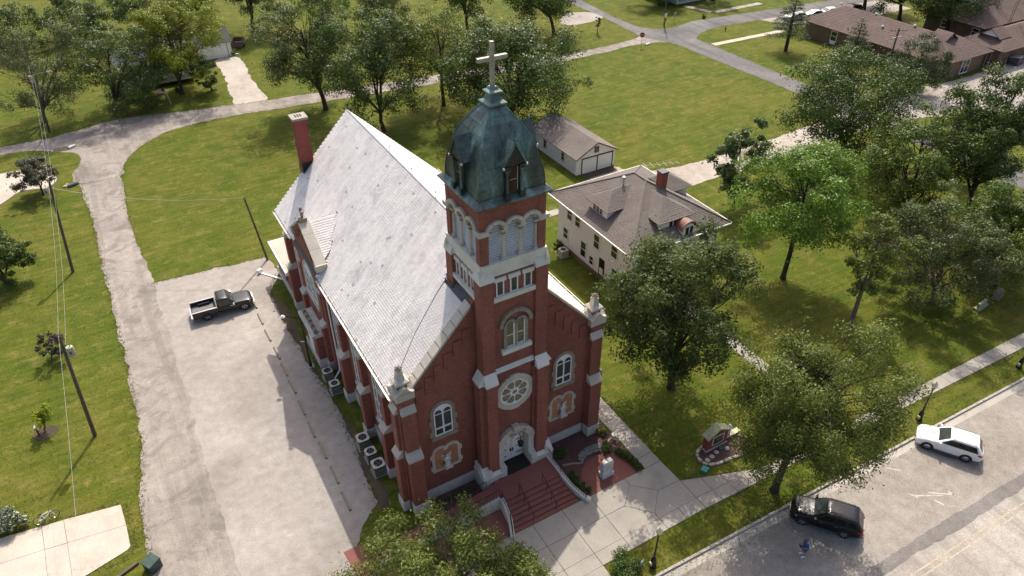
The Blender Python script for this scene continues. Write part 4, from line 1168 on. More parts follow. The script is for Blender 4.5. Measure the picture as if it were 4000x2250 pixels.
for k in range(4):
    F_ = face(k)
    for i in range(len(zc)-1):
        z0, z1 = zc[i], zc[i+1]; h0, h1 = prof_at(z0), prof_at(z1)
        n = 4 if h0 > 1.7 else (3 if h0 > 1.1 else (2 if h0 > .6 else 1))
        sh = (i % 2)*.5/n
        cuts = [0]+[c for c in [(j+sh)/n for j in range(0 if sh else 1, n)] if .08 < c < .92]+[1]
        for a, b_ in zip(cuts[:-1], cuts[1:]):
            e = rc.uniform(0, .022)
            A = [(-h0+2*h0*a+.008, -h0-e, z0+.006), (-h0+2*h0*b_-.008, -h0-e, z0+.006), (-h1+2*h1*b_-.008, -h1-e, z1-.006), (-h1+2*h1*a+.008, -h1-e, z1-.006)]
            Bk = [(p[0], p[1]+.06, p[2]) for p in A]
            MB(F_).hexa([A[0], A[1], Bk[1], Bk[0]], [A[3], A[2], Bk[2], Bk[3]]).build('copper_panel', M['copper'], dm)
    MB(F_).path([(-h-.0, -h-.0, z) for h, z in PROF], .045, 6).build('hip_roll', M['copper'], dm)
    # gabled dormer
    dz = 24.18
    dr = MB(F_).prism([(-.50, dz), (.50, dz), (.50, 26.25), (0, 27.15), (-.50, 26.25)], 'y', -2.24, -1.2).build('dome_dormer', M['copdark'], CH)
    MB(F_).prism([(-.25, dz+.30), (.25, dz+.30), (.25, 25.95)]+[(.25*math.cos(math.pi*i/8), 25.95+.25*math.sin(math.pi*i/8)) for i in range(1, 8)]+[(-.25, 25.95)], 'y', -2.262, -2.235).build('dormer_louvre', M['redlouvre'], dr)
    MB(F_).bb(-.26, .26, -2.285, -2.255, 25.18, 25.22).build('louvre_bar', M['steel'], dr)
    MB(F_).bb(.22, .265, -2.285, -2.255, dz+.30, 25.95).build('louvre_frame', M['steel'], dr)
    MB(F_).arc(0, 25.95, .27, .36, 0, math.pi, -2.31, -2.23, 10).build('dormer_arch', M['copdark'], dr)
    MB(F_).arc(0, 26.55, .09, .14, -.5, math.pi+.5, -2.285, -2.235, 10).build('gable_ornament', M['copper'], dr)
    for s in (-1, 1):
        MB(F_).bb(s*.47-.17, s*.47+.17, -2.54, -2.2, dz-.10, dz+.26).build('pedestal', M['copdark'], dr)
        MB(F_).lathe([(.12, dz+.26), (.10, dz+.36), (.09, 25.62), (.11, 25.67)], (s*.47, -2.37, 0), 10).build('dormer_column', M['copper'], dr, 40)
        MB(F_).lathe([(.10, 25.67), (.17, 25.9)], (s*.47, -2.37, 0), 8).build('dormer_capital', M['copper'], dr)
        MB(F_).bb(s*.47-.19, s*.47+.19, -2.50, -2.2, 25.9, 26.12).build('dormer_impost', M['copdark'], dr)
        MB(F_).hexa([(s*.72, -2.48, 26.08), (s*.72, -1.6, 26.08), (0, -1.0, 27.38), (0, -2.52, 27.38)], [(s*.76, -2.48, 26.13), (s*.76, -1.6, 26.13), (0, -1.0, 27.46), (0, -2.52, 27.46)]).build('dormer_roof', M['copper'], dr)
        MB(F_).bb(s*.74-.045, s*.74+.045, -2.53, -2.40, 26.0, 26.13).build('eave_tip', M['stone2'], dr)
    MB(F_).prism([(-.68, 26.12), (.68, 26.12), (0, 27.34)], 'y', -2.42, -2.2).build('dormer_pediment', M['copdark'], dr)
    MB(F_).lathe([(.04, 27.4), (.09, 27.48), (.04, 27.54), (.07, 27.62), (.02, 27.72)], (0, -2.48, 0), 8).build('dormer_finial', M['copper'], dr, 40)
fixn(dm)
fn = part('dome_finial', 'copper', MB(TM).loft([sq2(.52, 28.82), sq2(.60, 28.90), sq2(.60, 28.99), sq2(.40, 29.10), sq2(.27, 29.42), sq2(.40, 29.48), sq2(.42, 29.60), sq2(.26, 29.68), sq2(.18, 29.84)]))
cr = part('dome_cross', 'crosstan', MB(TM).bb(-.105, .105, -.105, .105, 29.8, 32.25))
MB(TM).bb(-.90, .90, -.112, .112, 31.24, 31.46).build('cross_arm', M['crosstan'], cr)
# flashing where the slates meet the tower
part('flashing', 'dgrey', MB(TM).bb(-2.55, -2.40, 1.4, 2.55, 15.8, 16.35))

# ------------------------------------------------------------------ front steps, ramp, railings
ST = thing('entrance_steps', 'wide red concrete church steps with landing, ramp and stone side walls', 'steps')
LZ = 1.05
MB().bb(-2.15, 2.45, -4.62, -2.60, 0, LZ).build('landing', M['redconc'], ST)
for i in range(6):
    z1 = LZ-.175*(i+1)
    if z1 < .01: z1 = .03
    xl = -2.15-.07*i; xr_ = 2.45+.09*i
    MB().bb(xl, xr_, -4.62-.34*(i+1), -4.62-.34*i+.002, 0.02, z1).build('step', M['redconc'], ST)
# side walls flare outward; each a chain of stones
def wall_chain(pts, name='wall_stone', w=.30):
    for (a, b_) in zip(pts[:-1], pts[1:]):
        d = Vector((b_[0]-a[0], b_[1]-a[1], 0)).normalized(); n = Vector((-d.y, d.x, 0))*w/2
        L = math.hypot(b_[0]-a[0], b_[1]-a[1]); d = d*.012
        MB().hexa([(a[0]+n.x+d.x, a[1]+n.y+d.y, 0), (a[0]-n.x+d.x, a[1]-n.y+d.y, 0), (b_[0]-n.x, b_[1]-n.y, 0), (b_[0]+n.x, b_[1]+n.y, 0)],
                  [(a[0]+n.x+d.x, a[1]+n.y+d.y, a[2]), (a[0]-n.x+d.x, a[1]-n.y+d.y, a[2]), (b_[0]-n.x, b_[1]-n.y, b_[2]), (b_[0]+n.x, b_[1]+n.y, b_[2])]).build(name, M['stonew'], ST)
def chain(P, k): 
    out = []
    for i in range(k+1):
        t = i/k*(len(P)-1); j = min(int(t), len(P)-2); f = t-j
        out.append(tuple(P[j][q]+(P[j+1][q]-P[j][q])*f for q in range(3)))
    return out
RW = [(2.62, -2.65, 1.18), (2.62, -4.7, 1.16), (2.85, -5.6, .70), (3.35, -6.85, .26)]
LW = [(-2.32, -4.3, 1.12), (-2.40, -5.0, 1.0), (-2.5, -5.8, .68), (-2.95, -7.0, .28)]
wall_chain(chain(RW, 9)); wall_chain(chain(LW, 6))
MB().lathe([(.24, .0), (.26, .25), (.2, .36), (.05, .4)], (3.42, -6.95, 0), 10).build('newel_stone', M['stonew'], ST)
def railing(parent, P, h=.9, step=.22, name='railing', balus=True):
    rl = MB().path([(p[0], p[1], p[2]+h) for p in P], .026, 6).build(name, M['black'], parent, 40)
    MB().path([(p[0], p[1], p[2]+.12) for p in P], .018, 5).build('bottom_rail', M['black'], rl)
    L = sum(math.dist(a, b_) for a, b_ in zip(P[:-1], P[1:])); n = max(2, int(L/step))
    Q = chain(P, n) if len(P) == 2 else None
    pts = []
    for a, b_ in zip(P[:-1], P[1:]):
        m = max(1, int(math.dist(a, b_)/step))
        for j in range(m): pts.append(tuple(a[q]+(b_[q]-a[q])*j/m for q in range(3)))
    pts.append(P[-1])
    for i, p in enumerate(pts):
        r_ = .024 if (i % 8 == 0 or i == len(pts)-1) else .012
        MB().tube((p[0], p[1], p[2]), (p[0], p[1], p[2]+h), r_, n=5).build('baluster', M['black'], rl)
    return rl
railing(ST, [(p[0], p[1], p[2]) for p in RW], .75)
railing(ST, [(p[0], p[1], p[2]) for p in LW], .75)
for x in (-.95, .98):
    P = [(x, -4.55, LZ), (x, -6.5, .05)]
    hr = MB().path([(x, -4.30, LZ+.82), (x, -4.55, LZ+.9), (x, -6.45, .95), (x, -6.62, .82)], .024, 6).build('handrail', M['black'], ST, 40)
    for t in (.02, .34, .66, .98):
        y = -4.5-2.0*t; zf = LZ-.175*math.floor(max(0, (-y-4.62)/.34+1)) if y < -4.62 else LZ
        MB().tube((x, y, max(zf, 0.02)), (x, y, LZ+.9-(1.0)*max(0, t-.02)), .022, n=6).build('rail_post', M['black'], hr)
# ramp along the front to the left
MB().prism([(-2.15, 0), (-2.15, LZ-.003), (-12.0, .05), (-12.0, 0)], 'y', -4.1, -2.95).build('ramp', M['redconc'], ST)
for i in range(12):
    xa, xb = -2.45-i*.78, -2.45-(i+1)*.78
    za, zb = 1.2-i*.083, 1.2-(i+1)*.083
    MB().hexa([(xb+.012, -4.36, 0), (xa, -4.36, 0), (xa, -4.12, 0), (xb+.012, -4.12, 0)], [(xb+.012, -4.36, zb), (xa, -4.36, za), (xa, -4.12, za), (xb+.012, -4.12, zb)]).build('wall_stone', M['stonew'], ST)
railing(ST, [(-2.45, -4.24, 1.2), (-11.6, -4.24, .22)], .85, .26)
railing(ST, [(-2.9, -2.98, 1.0), (-11.6, -2.98, .1)], .85, .4)
sheet('red_walk', [(-13.2, -6.9), (-2.6, -6.9), (-2.4, -5.0), (-2.4, -4.4), (-12.2, -4.4), (-12.2, -2.0), (-13.6, -2.0)], .030, M['redconc'], None, .03)
mt_ = MB().bb(TX-.98, TX+.98, -2.75, -1.32, LZ+.004, LZ+.022).build('door_mat', M['mat'])
tag(mt_, 'large dark rubber mat lying in the church doorway', 'mat')
# ------------------------------------------------------------------ trees
def leaf_mesh(name, C_, N_, T_, size, v, asp=.55):
    """one rhombic face per leaf; C centres, N normals, T long axes (all numpy)"""
    n = len(C_)
    T_ = T_-N_*np.sum(T_*N_, axis=1, keepdims=True)
    T_ /= np.linalg.norm(T_, axis=1, keepdims=True)+1e-9
    B_ = np.cross(N_, T_)
    s = size[:, None]
    V = np.empty((n, 4, 3), np.float32)
    V[:, 0] = C_-T_*s*.5; V[:, 1] = C_+B_*s*asp*.5-N_*s*.06; V[:, 2] = C_+T_*s*.5; V[:, 3] = C_-B_*s*asp*.5-N_*s*.06
    me = bpy.data.meshes.new(name)
    me.vertices.add(4*n); me.vertices.foreach_set('co', V.reshape(-1))
    me.loops.add(4*n); me.loops.foreach_set('vertex_index', np.arange(4*n, dtype=np.int32))
    me.polygons.add(n); me.polygons.foreach_set('loop_start', np.arange(0, 4*n, 4, dtype=np.int32))
    me.update(calc_edges=True)
    at = me.attributes.new('v', 'FLOAT', 'FACE'); at.data.foreach_set('value', v.astype(np.float32))
    return me
def unit(a): return a/(np.linalg.norm(a, axis=1, keepdims=True)+1e-9)
def crown_clumps(rng, c, a, b_, n, lump=.28, hollow=.35, flat=.0):
    """clump centres filling an uneven ellipsoid"""
    d = unit(rng.normal(size=(n*3, 3)))
    k = rng.normal(size=(5, 3))*2.2; ph = rng.uniform(0, 6.28, 5)
    f = 1+lump*np.mean(np.sin(d @ k.T+ph), axis=1)*1.6
    r = hollow+(1-hollow)*rng.random(n*3)**.6
    r *= .86
    P = d*(r*f)[:, None]*np.array([a, a, b_])
    P = P[P[:, 2] > -b_*.86][:n]
    return P+np.array(c)
def make_tree(name, label, base, c, a, b_, leaf, bark='bark', nl=12000, nc=70, ls=.24, clump=.24, seed=0, tr=.22, lump=.28,
              hollow=.35, droop=0.0, bare=.0, up=.55, asp=.55, group=None, cat='tree', forks=None, sub=3, lean=(0, 0), vis=1.0):
    """tapered trunk, limbs to every clump, leaves as small faces gathered in clumps"""
    rng = np.random.default_rng(seed+100)
    if a > 2.5: a, b_ = a*1.06, b_*1.13; nl = int(nl*1.35); ls = ls*.86
    c = np.array(c, float); base = np.array((base[0], base[1], 0.0))
    P = crown_clumps(rng, c-base, a, b_, nc, lump, hollow)
    root = thing(name, label, cat, tuple(base), 0, group)
    # wood
    fz = max(.22*(c[2]), c[2]-b_*.8)
    fork = np.array([(c-base)[0]*.25+lean[0], (c-base)[1]*.25+lean[1], fz])
    mb = MB()
    trunk = [(0, 0, -.1), (fork[0]*.08, fork[1]*.08, .35), (fork[0]*.5+rng.normal()*.08, fork[1]*.5+rng.normal()*.08, fz*.55), tuple(fork)]
    mb.path(trunk, [tr*1.55, tr*1.1, tr*.92, tr*.82], 8)
    nm = max(4, min(8, nc//9))
    mains = P[rng.choice(len(P), nm, replace=False)]
    mains = [fork+(m-fork)*.62 for m in mains]+[np.array([(c-base)[0]*.9, (c-base)[1]*.9, c[2]+b_*.35])]
    for m in mains:
        mid = fork+(m-fork)*.5+rng.normal(size=3)*.12*a*.5
        mid[2] += .06*a
        mb.path([tuple(fork-(0, 0, .15)), tuple(mid), tuple(m)], [tr*.6, tr*.42, tr*.26], 6)
    MM = np.array(mains)
    for p in P:
        j = np.argmin(np.linalg.norm(MM-p, axis=1)); q = MM[j]
        st = fork+(q-fork)*rng.uniform(.55, 1.0)
        mid = st+(p-st)*.5+rng.normal(size=3)*.18
        mb.path([tuple(st), tuple(mid), tuple(p)], [tr*.20, tr*.13, tr*.05], 4, cap=False)
        for _ in range(sub):
            e = p+unit(rng.normal(size=(1, 3)))[0]*clump*a*rng.uniform(.6, 1.0)
            mb.path([tuple(mid+(p-mid)*rng.random()), tuple((mid+e)*.5+rng.normal(size=3)*.08), tuple(e)], [tr*.07, tr*.045, tr*.018], 3, cap=False)
    mb.build('trunk', M[bark], root, 60)
    # leaves: every limb end carries a handful of small leafy heads, leaves lie on the heads
    kk = max(3, int(len(P)*(1-bare))); Pl = P[:kk]
    ctr = (c-base)
    R_ = clump*a*rng.uniform(.75, 1.35, kk)
    hs = 7
    ow = unit((Pl-ctr)/np.array([a, a, b_]))
    hd = unit(rng.normal(size=(kk*hs, 3))+np.repeat(ow, hs, 0)*.55+np.array([0, 0, .35]))
    Rr = np.repeat(R_, hs)
    S_ = np.repeat(Pl, hs, 0)+hd*(Rr*rng.uniform(.25, .78, kk*hs))[:, None]*np.array([1, 1, .8])
    rs = Rr*rng.uniform(.30, .58, kk*hs)
    wts = rs**2; wts /= wts.sum()
    ci = rng.choice(kk*hs, nl, p=wts)
    d = unit(rng.normal(size=(nl, 3))+np.array([0, 0, .25]))
    fr = rng.random(nl)
    r = np.where(fr < .82, .72+.34*rng.random(nl), .2+.6*rng.random(nl))*rs[ci]
    L = S_[ci]+d*r[:, None]*np.array([1, 1, .78])
    stray = rng.random(nl) < .07
    L[stray] += rng.normal(size=(int(stray.sum()), 3))*rs[ci][stray][:, None]*.8
    L[:, 2] -= droop*rng.random(nl)**2*a*.30
    kp = L[:, 2] > .25; L = L[kp]; d = d[kp]; ci = ci[kp]; n = len(L)
    outw = unit((L-ctr)/np.array([a, a, b_]))
    N_ = unit(d*.9+outw*.25+np.array([0, 0, up*.5])+rng.normal(size=(n, 3))*.36)
    T_ = rng.normal(size=(n, 3))+np.array([0, 0, -.9*droop-.25])
    sz = ls*rng.uniform(.55, 1.45, n)
    cv = rng.normal(0, .10, kk*hs)
    v = np.clip(.5+rng.normal(0, .17, n)+cv[ci], 0, 1)
    me = leaf_mesh('crown', L, N_, T_, sz, v, asp)
    addobj('crown', me, M[leaf], root)
    return root
def make_pine(name, label, base, h, r, leaf='lf_pine', nl=9000, seed=0, low=.15, group=None, gap=.0):
    rng = np.random.default_rng(seed+300)
    root = thing(name, label, 'tree', (base[0], base[1], 0), 0, group)
    mb = MB().path([(0, 0, -.1), (0, 0, h*.5), (.05, 0, h*.98)], [r*.075, r*.05, .02], 7)
    P = []; Dv = []
    nb = int(26+h*3)
    for i in range(nb):
        t = low+(1-low)*(i+rng.random()*.6)/nb; z = h*t
        ln = r*(1-t)**.75*rng.uniform(.72, 1.12)+.25; az = i*2.4+rng.normal()*.3
        e = np.array([ln*math.cos(az), ln*math.sin(az), z-.08*ln+.15*ln*rng.random()])
        s0 = np.array([0, 0, z])
        mb.path([tuple(s0), tuple((s0+e)/2+(0, 0, -.04*ln)), tuple(e)], [.05+.02*(1-t), .03, .01], 4, cap=False)
        P.append((s0, e, ln))
    mb.build('trunk', M['bark'], root, 60)
    ws = np.array([p[2]**1.6 for p in P]); ws /= ws.sum()
    ci = rng.choice(len(P), nl, p=ws)
    S0 = np.array([p[0] for p in P])[ci]; E = np.array([p[1] for p in P])[ci]; LN = np.array([p[2] for p in P])[ci]
    t = (.22+.80*rng.random(nl)**.7)
    L = S0+(E-S0)*t[:, None]
    sidev = unit(np.cross(E-S0, np.array([0, 0, 1.0])))
    tw_ = np.round(rng.uniform(-2.5, 2.5, nl))*.13*LN
    L += sidev*(tw_+rng.normal(0, .06, nl)*LN)[:, None]+rng.normal(size=(nl, 3))*.10
    N_ = unit(np.array([0, 0, 1.0])+rng.normal(size=(nl, 3))*.6)
    T_ = unit(E-S0)+rng.normal(size=(nl, 3))*.5+sidev*np.sign(tw_)[:, None]*.4
    v = np.clip(.45+rng.normal(0, .2, nl), 0, 1)
    addobj('crown', leaf_mesh('crown', L, N_, T_, .30*rng.uniform(.6, 1.3, nl), v, .22), M[leaf], root)
    return root
def make_bush(name, label, base, a, b_, leaf, nl=1500, ls=.12, seed=0, cat='shrub', group=None, ball=False, nc=14):
    rng = np.random.default_rng(seed+500)
    root = thing(name, label, cat, (base[0], base[1], 0), 0, group)
    mb = MB()
    for k in range(5):
        az = k*1.3
        mb.path([(0, 0, 0), (.3*a*math.cos(az), .3*a*math.sin(az), b_*.5), (.6*a*math.cos(az), .6*a*math.sin(az), b_*1.1)], [.03, .02, .01], 4, cap=False)
    mb.build('stem', M['bark'], root)
    if ball:
        d = unit(rng.normal(size=(nl, 3))); r = .82+.22*rng.random(nl)
        L = d*r[:, None]*np.array([a, a, b_])+np.array([0, 0, b_])
        N_ = unit(d+rng.normal(size=(nl, 3))*.45)
    else:
        P = crown_clumps(rng, (0, 0, b_), a, b_, nc, .3, .2)
        ci = rng.integers(0, len(P), nl); d = unit(rng.normal(size=(nl, 3)))
        L = P[ci]+d*(rng.random(nl)**.5*.34*a)[:, None]; L[:, 2] = np.maximum(L[:, 2], .04)
        N_ = unit(d*.6+np.array([0, 0, .6])+rng.normal(size=(nl, 3))*.5)
    L[:, 2] = np.maximum(L[:, 2], .03)
    v = np.clip(.5+rng.normal(0, .22, nl), 0, 1)
    addobj('foliage', leaf_mesh('foliage', L, N_, rng.normal(size=(nl, 3)), ls*rng.uniform(.6, 1.3, nl), v, .6), M[leaf], root)
    return root

mt = make_tree
# street and churchyard trees
mt('maple_tree', 'dark rounded maple with rusty leaf tips standing between church and white house', (16.4, -.9), (16.2, -.4, 9.7), 6.7, 6.0, 'lf_maple', nl=34000, nc=105, ls=.27, seed=1, tr=.30, lump=.22, clump=.21)
mt('locust_tree', 'feathery olive honey locust with leaning trunk beside black car', (16.0, -13.2), (16.6, -13.9, 9.6), 5.9, 6.2, 'lf_olive', 'bark', nl=66000, nc=130, ls=.20, seed=2, tr=.27, lump=.34, droop=.55, clump=.20, asp=.42, sub=5, hollow=.25)
mt('locust_tree', 'wispy locust with bare grey twigs in front of church steps', (-9.6, -12.9), (-9.7, -12.8, 6.4), 5.7, 3.6, 'lf_olive', 'barkg', nl=58000, nc=135, ls=.20, seed=3, tr=.25, lump=.35, droop=.35, clump=.19, asp=.42, sub=6, bare=.08, hollow=.3)
mt('ash_tree', 'bright green tree with forked trunk on the lawn beyond white house', (37.1, 5.8), (37.1, 5.9, 10.1), 6.4, 5.1, 'lf_bright', nl=28000, nc=85, ls=.26, seed=4, tr=.25, lump=.22)
mt('magnolia_tree', 'narrow dark glossy tree beside the gravel alley by white house', (43.2, 19.4), (42.9, 19.8, 5.7), 3.4, 4.9, 'lf_gloss', nl=12000, nc=50, ls=.32, seed=5, tr=.16, lump=.35)
mt('walnut_tree', 'small thin tree with pale forked trunk on the shaded lawn', (36.4, -3.2), (36.6, -2.9, 8.2), 3.0, 4.3, 'lf_olive', 'barkg', nl=9500, nc=42, ls=.22, seed=6, tr=.22, lump=.4, droop=.2, bare=.08)
mt('walnut_tree', 'ragged grey-green tree with dead twigs in the middle of right-hand grove', (46.8, -4.6), (46.3, -3.8, 6.4), 5.0, 5.2, 'lf_grey', 'barkg', nl=22000, nc=75, ls=.24, seed=7, tr=.2, lump=.42, bare=.10, sub=5)
mt('linden_tree', 'leafy mid-green tree at the right edge above street sidewalk', (54.4, -6.4), (54.3, -5.4, 6.2), 5.2, 5.2, 'lf_mid', nl=24000, nc=65, ls=.25, seed=8, tr=.22)
mt('oak_tree', 'dense deep green tree behind bright green tree in the grove', (58.3, 7.0), (57.4, 7.8, 7.4), 6.0, 6.6, 'lf_mid', nl=24000, nc=75, ls=.26, seed=9, tr=.26)
mt('elm_tree', 'tall dark tree at the right edge rising over the grove', (65.8, 4.2), (65.4, 4.9, 9.9), 5.3, 8.2, 'lf_dark', nl=24000, nc=85, ls=.28, seed=10, tr=.3, lump=.3)
mt('sycamore_tree', 'broad dark green tree at the far end of gravel alley', (65.2, 21.6), (64.3, 22.8, 8.2), 8.7, 7.0, 'lf_dark', nl=30000, nc=105, ls=.30, seed=11, tr=.34, lump=.26)
mt('mulberry_tree', 'low dark filler tree between the alley tree and the grove', (73.5, 11.5), (73.5, 11.5, 4.6), 4.4, 4.2, 'lf_mid', nl=9000, nc=40, ls=.28, seed=29, tr=.2)
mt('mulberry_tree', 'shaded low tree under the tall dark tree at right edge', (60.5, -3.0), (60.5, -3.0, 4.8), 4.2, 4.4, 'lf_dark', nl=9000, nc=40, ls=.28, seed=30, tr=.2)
# behind the church
mt('pecan_tree', 'broad glossy tree behind the copper dome overhanging white garage', (32.6, 53.6), (31.4, 55.0, 8.0), 9.4, 7.0, 'lf_gloss', nl=34000, nc=105, ls=.34, seed=12, tr=.34, lump=.28)
mt('elm_tree', 'dark tree with bare lower limbs directly behind the church ridge', (14.9, 61.3), (14.3, 61.5, 9.8), 7.4, 7.6, 'lf_dark', nl=24000, nc=85, ls=.30, seed=13, tr=.30)
mt('elm_tree', 'tree with thick dark trunk by the back road near brick chimney', (10.2, 73.4), (8.4, 73.8, 9.6), 7.0, 6.9, 'lf_grey', nl=20000, nc=75, ls=.30, seed=14, tr=.36, lump=.32)
mt('ash_tree', 'yellowish spreading tree between the ridge tree and copper dome', (26.6, 65.5), (26.2, 65.5, 9.8), 8.2, 5.2, 'lf_olive', nl=18000, nc=70, ls=.30, seed=15, tr=.28)
mt('willow_tree', 'sparse brownish tree behind the street-light pole at top left', (-27.7, 90.4), (-26.4, 90.6, 8.2), 6.4, 6.8, 'lf_grey', 'barkg', nl=15000, nc=75, ls=.25, seed=16, tr=.3, lump=.4, bare=.18, sub=6)
mt('apple_tree', 'silvery green dense tree left of the yellow-green tree', (-18.2, 89.6), (-16.2, 89.8, 6.7), 6.6, 6.3, 'lf_gloss', nl=18000, nc=70, ls=.28, seed=17, tr=.26)
mt('maple_tree', 'tall yellow-green tree in front of the hidden white house', (-7.9, 91.4), (-7.4, 91.8, 8.6), 7.2, 7.0, 'lf_yellow', nl=22000, nc=75, ls=.32, seed=18, tr=.32, lump=.32)
mt('cedar_tree', 'small rounded tree at the corner of the shed track', (-3.4, 90.4), (-3.4, 90.4, 2.9), 2.5, 2.6, 'lf_gloss', nl=4500, nc=26, ls=.26, seed=19, tr=.12)
mt('oak_tree', 'large shade tree at top centre beside the asphalt road', (60.4, 86.2), (57.4, 88.0, 9.0), 8.6, 6.2, 'lf_dark', nl=20000, nc=75, ls=.34, seed=20, tr=.34)
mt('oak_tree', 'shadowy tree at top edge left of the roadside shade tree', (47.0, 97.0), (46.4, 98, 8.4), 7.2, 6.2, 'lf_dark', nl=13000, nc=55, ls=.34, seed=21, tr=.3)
mt('osage_tree', 'grey scrubby tree at top edge behind the yellowish tree', (32.5, 103.5), (32.5, 103.5, 5.2), 6.2, 4.6, 'lf_grey', 'barkg', nl=12000, nc=60, ls=.3, seed=22, tr=.22, bare=.2, sub=5)
mt('osage_tree', 'yellow-green scrub tree at top edge above the trunk tree', (23.5, 111), (23.5, 111, 4.6), 5.0, 4.0, 'lf_bright', nl=9000, nc=45, ls=.3, seed=23, tr=.2)
mt('elm_tree', 'dark leaning tree at top edge right of the white shed', (10.0, 117.5), (12.0, 118, 9.0), 6.5, 6.5, 'lf_grey', nl=14000, nc=60, ls=.33, seed=24, tr=.34)
mt('hackberry_tree', 'dark green tree behind the white shed at the top', (-7.5, 119), (-7.5, 119, 7.2), 6.6, 6.2, 'lf_dark', nl=13000, nc=55, ls=.33, seed=25, tr=.3)
mt('hackberry_tree', 'dark tree at the top edge above the silvery green tree', (-19.5, 128), (-19.5, 128, 4.6), 7.0, 4.4, 'lf_dark', nl=11000, nc=50, ls=.33, seed=26, tr=.3)
mt('hackberry_tree', 'dark hedge-like tree at the top left edge of the meadow', (-30.5, 128), (-30.5, 128, 4.2), 6.6, 4.0, 'lf_dark', nl=10000, nc=45, ls=.33, seed=27, tr=.3)
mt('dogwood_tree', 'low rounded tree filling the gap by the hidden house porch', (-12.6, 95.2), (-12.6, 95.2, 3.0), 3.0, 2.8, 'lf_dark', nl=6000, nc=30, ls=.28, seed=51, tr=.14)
mt('hackberry_tree', 'shaded tree behind the yellow-green tree top', (2.0, 128), (2.0, 128, 8.0), 7.0, 6.5, 'lf_mid', nl=11000, nc=50, ls=.34, seed=28, tr=.3)
mt('oak_tree', 'big shade tree behind the long brown roof on the right', (124.8, 46.9), (123.2, 48.3, 9.2), 9.0, 6.4, 'lf_dark', nl=18000, nc=70, ls=.36, seed=31, tr=.36)
mt('oak_tree', 'dark shade tree behind the middle of the long brown roof', (125.2, 57.6), (123.6, 59.6, 9.0), 7.8, 6.2, 'lf_dark', nl=14000, nc=60, ls=.36, seed=32, tr=.36)
mt('oak_tree', 'dark tree at top right behind the parked cars', (126.0, 66.8), (127, 68.5, 9.2), 7.4, 6.4, 'lf_dark', nl=13000, nc=55, ls=.36, seed=33, tr=.36)
mt('spruce_tree', 'dark rounded tree shading the corner house at the top', (91.2, 92.0), (91.0, 92.4, 5.6), 6.4, 5.2, 'lf_dark', nl=11000, nc=50, ls=.34, seed=34, tr=.25)
mt('oak_tree', 'tree with stout trunk on the corner lawn near the top', (103.4, 88.4), (103.6, 90.0, 7.8), 5.6, 4.6, 'lf_dark', nl=9000, nc=40, ls=.34, seed=35, tr=.34)
mt('redbud_tree', 'slim young tree on the small lawn by the asphalt road', (68.0, 82.5), (68.0, 82.5, 2.3), .75, 1.5, 'lf_mid', nl=1100, nc=14, ls=.2, seed=36, tr=.07)
# left lawn
mt('holly_tree', 'dark green leafy tree cut by the left edge', (-33.4, 46.2), (-33.0, 46.2, 3.5), 3.0, 3.3, 'lf_dark', nl=11000, nc=50, ls=.24, seed=37, tr=.16)
mt('plum_tree', 'dusky purple-grey round tree beside the far driveway', (-29.0, 65.6), (-29.1, 65.8, 2.9), 3.0, 2.0, 'lf_plum', nl=8000, nc=42, ls=.24, seed=38, tr=.14, lump=.15, hollow=.2)
mt('lilac_tree', 'small dusky lilac behind the transformer pole on the lawn', (-29.9, 30.3), (-29.4, 30.5, 1.75), 1.35, 1.35, 'lf_lilac', 'barkg', nl=3600, nc=26, ls=.16, seed=39, tr=.08)
mt('maple_sapling', 'yellow-green sapling in a ring of mulch on the left lawn', (-30.9, 20.9), (-30.5, 21.0, 1.55), 1.05, 1.35, 'lf_spring', 'barkg', nl=1900, nc=26, ls=.15, seed=40, tr=.05, lump=.4, hollow=.1)
sheet('mulch_ring', [(-30.9+.95*math.cos(q*.5), 20.75+.8*math.sin(q*.5)) for q in range(13)], .02, M['soil'], None, .015)
# conifers
make_pine('pine_tree', 'pine with open branches on the lawn by the parked cars', (91.6, 56.4), 10.6, 4.8, nl=10000, seed=1, low=.26)
make_pine('pine_tree', 'small pine against the wall of the long brown-roofed building', (98.4, 47.2), 7.2, 3.0, nl=6000, seed=2, low=.1)
mt('cedar_tree', 'dark bushy evergreen in front of the brick wing', (94.2, 31.8), (93.8, 32.2, 4.6), 4.7, 3.9, 'lf_pine', nl=14000, nc=60, ls=.3, seed=41, tr=.2, asp=.3)
# shrubs
make_bush('hydrangea_bush', 'white flowering bush at the left edge above pale driveway', (-33.4, 11.9), 1.15, .85, 'lf_hyd', 3000, .16, 1)
make_bush('juniper_shrub', 'dark green spreading shrub beside lamp post at bottom edge', (2.3, -12.9), 1.5, .42, 'lf_box', 5000, .11, 2)
make_bush('boxwood_shrub', 'round dark boxwood beside the tower base and rock bed', (4.05, -2.5), .62, .42, 'lf_box', 1800, .09, 3)
make_bush('boxwood_shrub', 'yellow-tipped shrub at the corner of rock bed by right pier', (8.2, -2.2), .48, .32, 'lf_yellow', 1100, .1, 4)
for i, (x, y, l) in enumerate(((8.03, -4.55, 'first of the clipped boxwood balls, nearest the church'), (8.22, -5.05, 'second clipped boxwood ball from the church along red terrace'), (8.42, -5.53, 'third clipped boxwood ball from the church along red terrace'), (8.50, -6.0, 'fourth clipped boxwood ball from the church along red terrace'), (8.46, -6.5, 'clipped boxwood ball nearest the plaza by red terrace'))):
    make_bush('boxwood_ball', l, (x, y), .34, .30, 'lf_box', 900, .07, 10+i, 'shrub', 'clipped boxwood balls beside the red terrace', True)
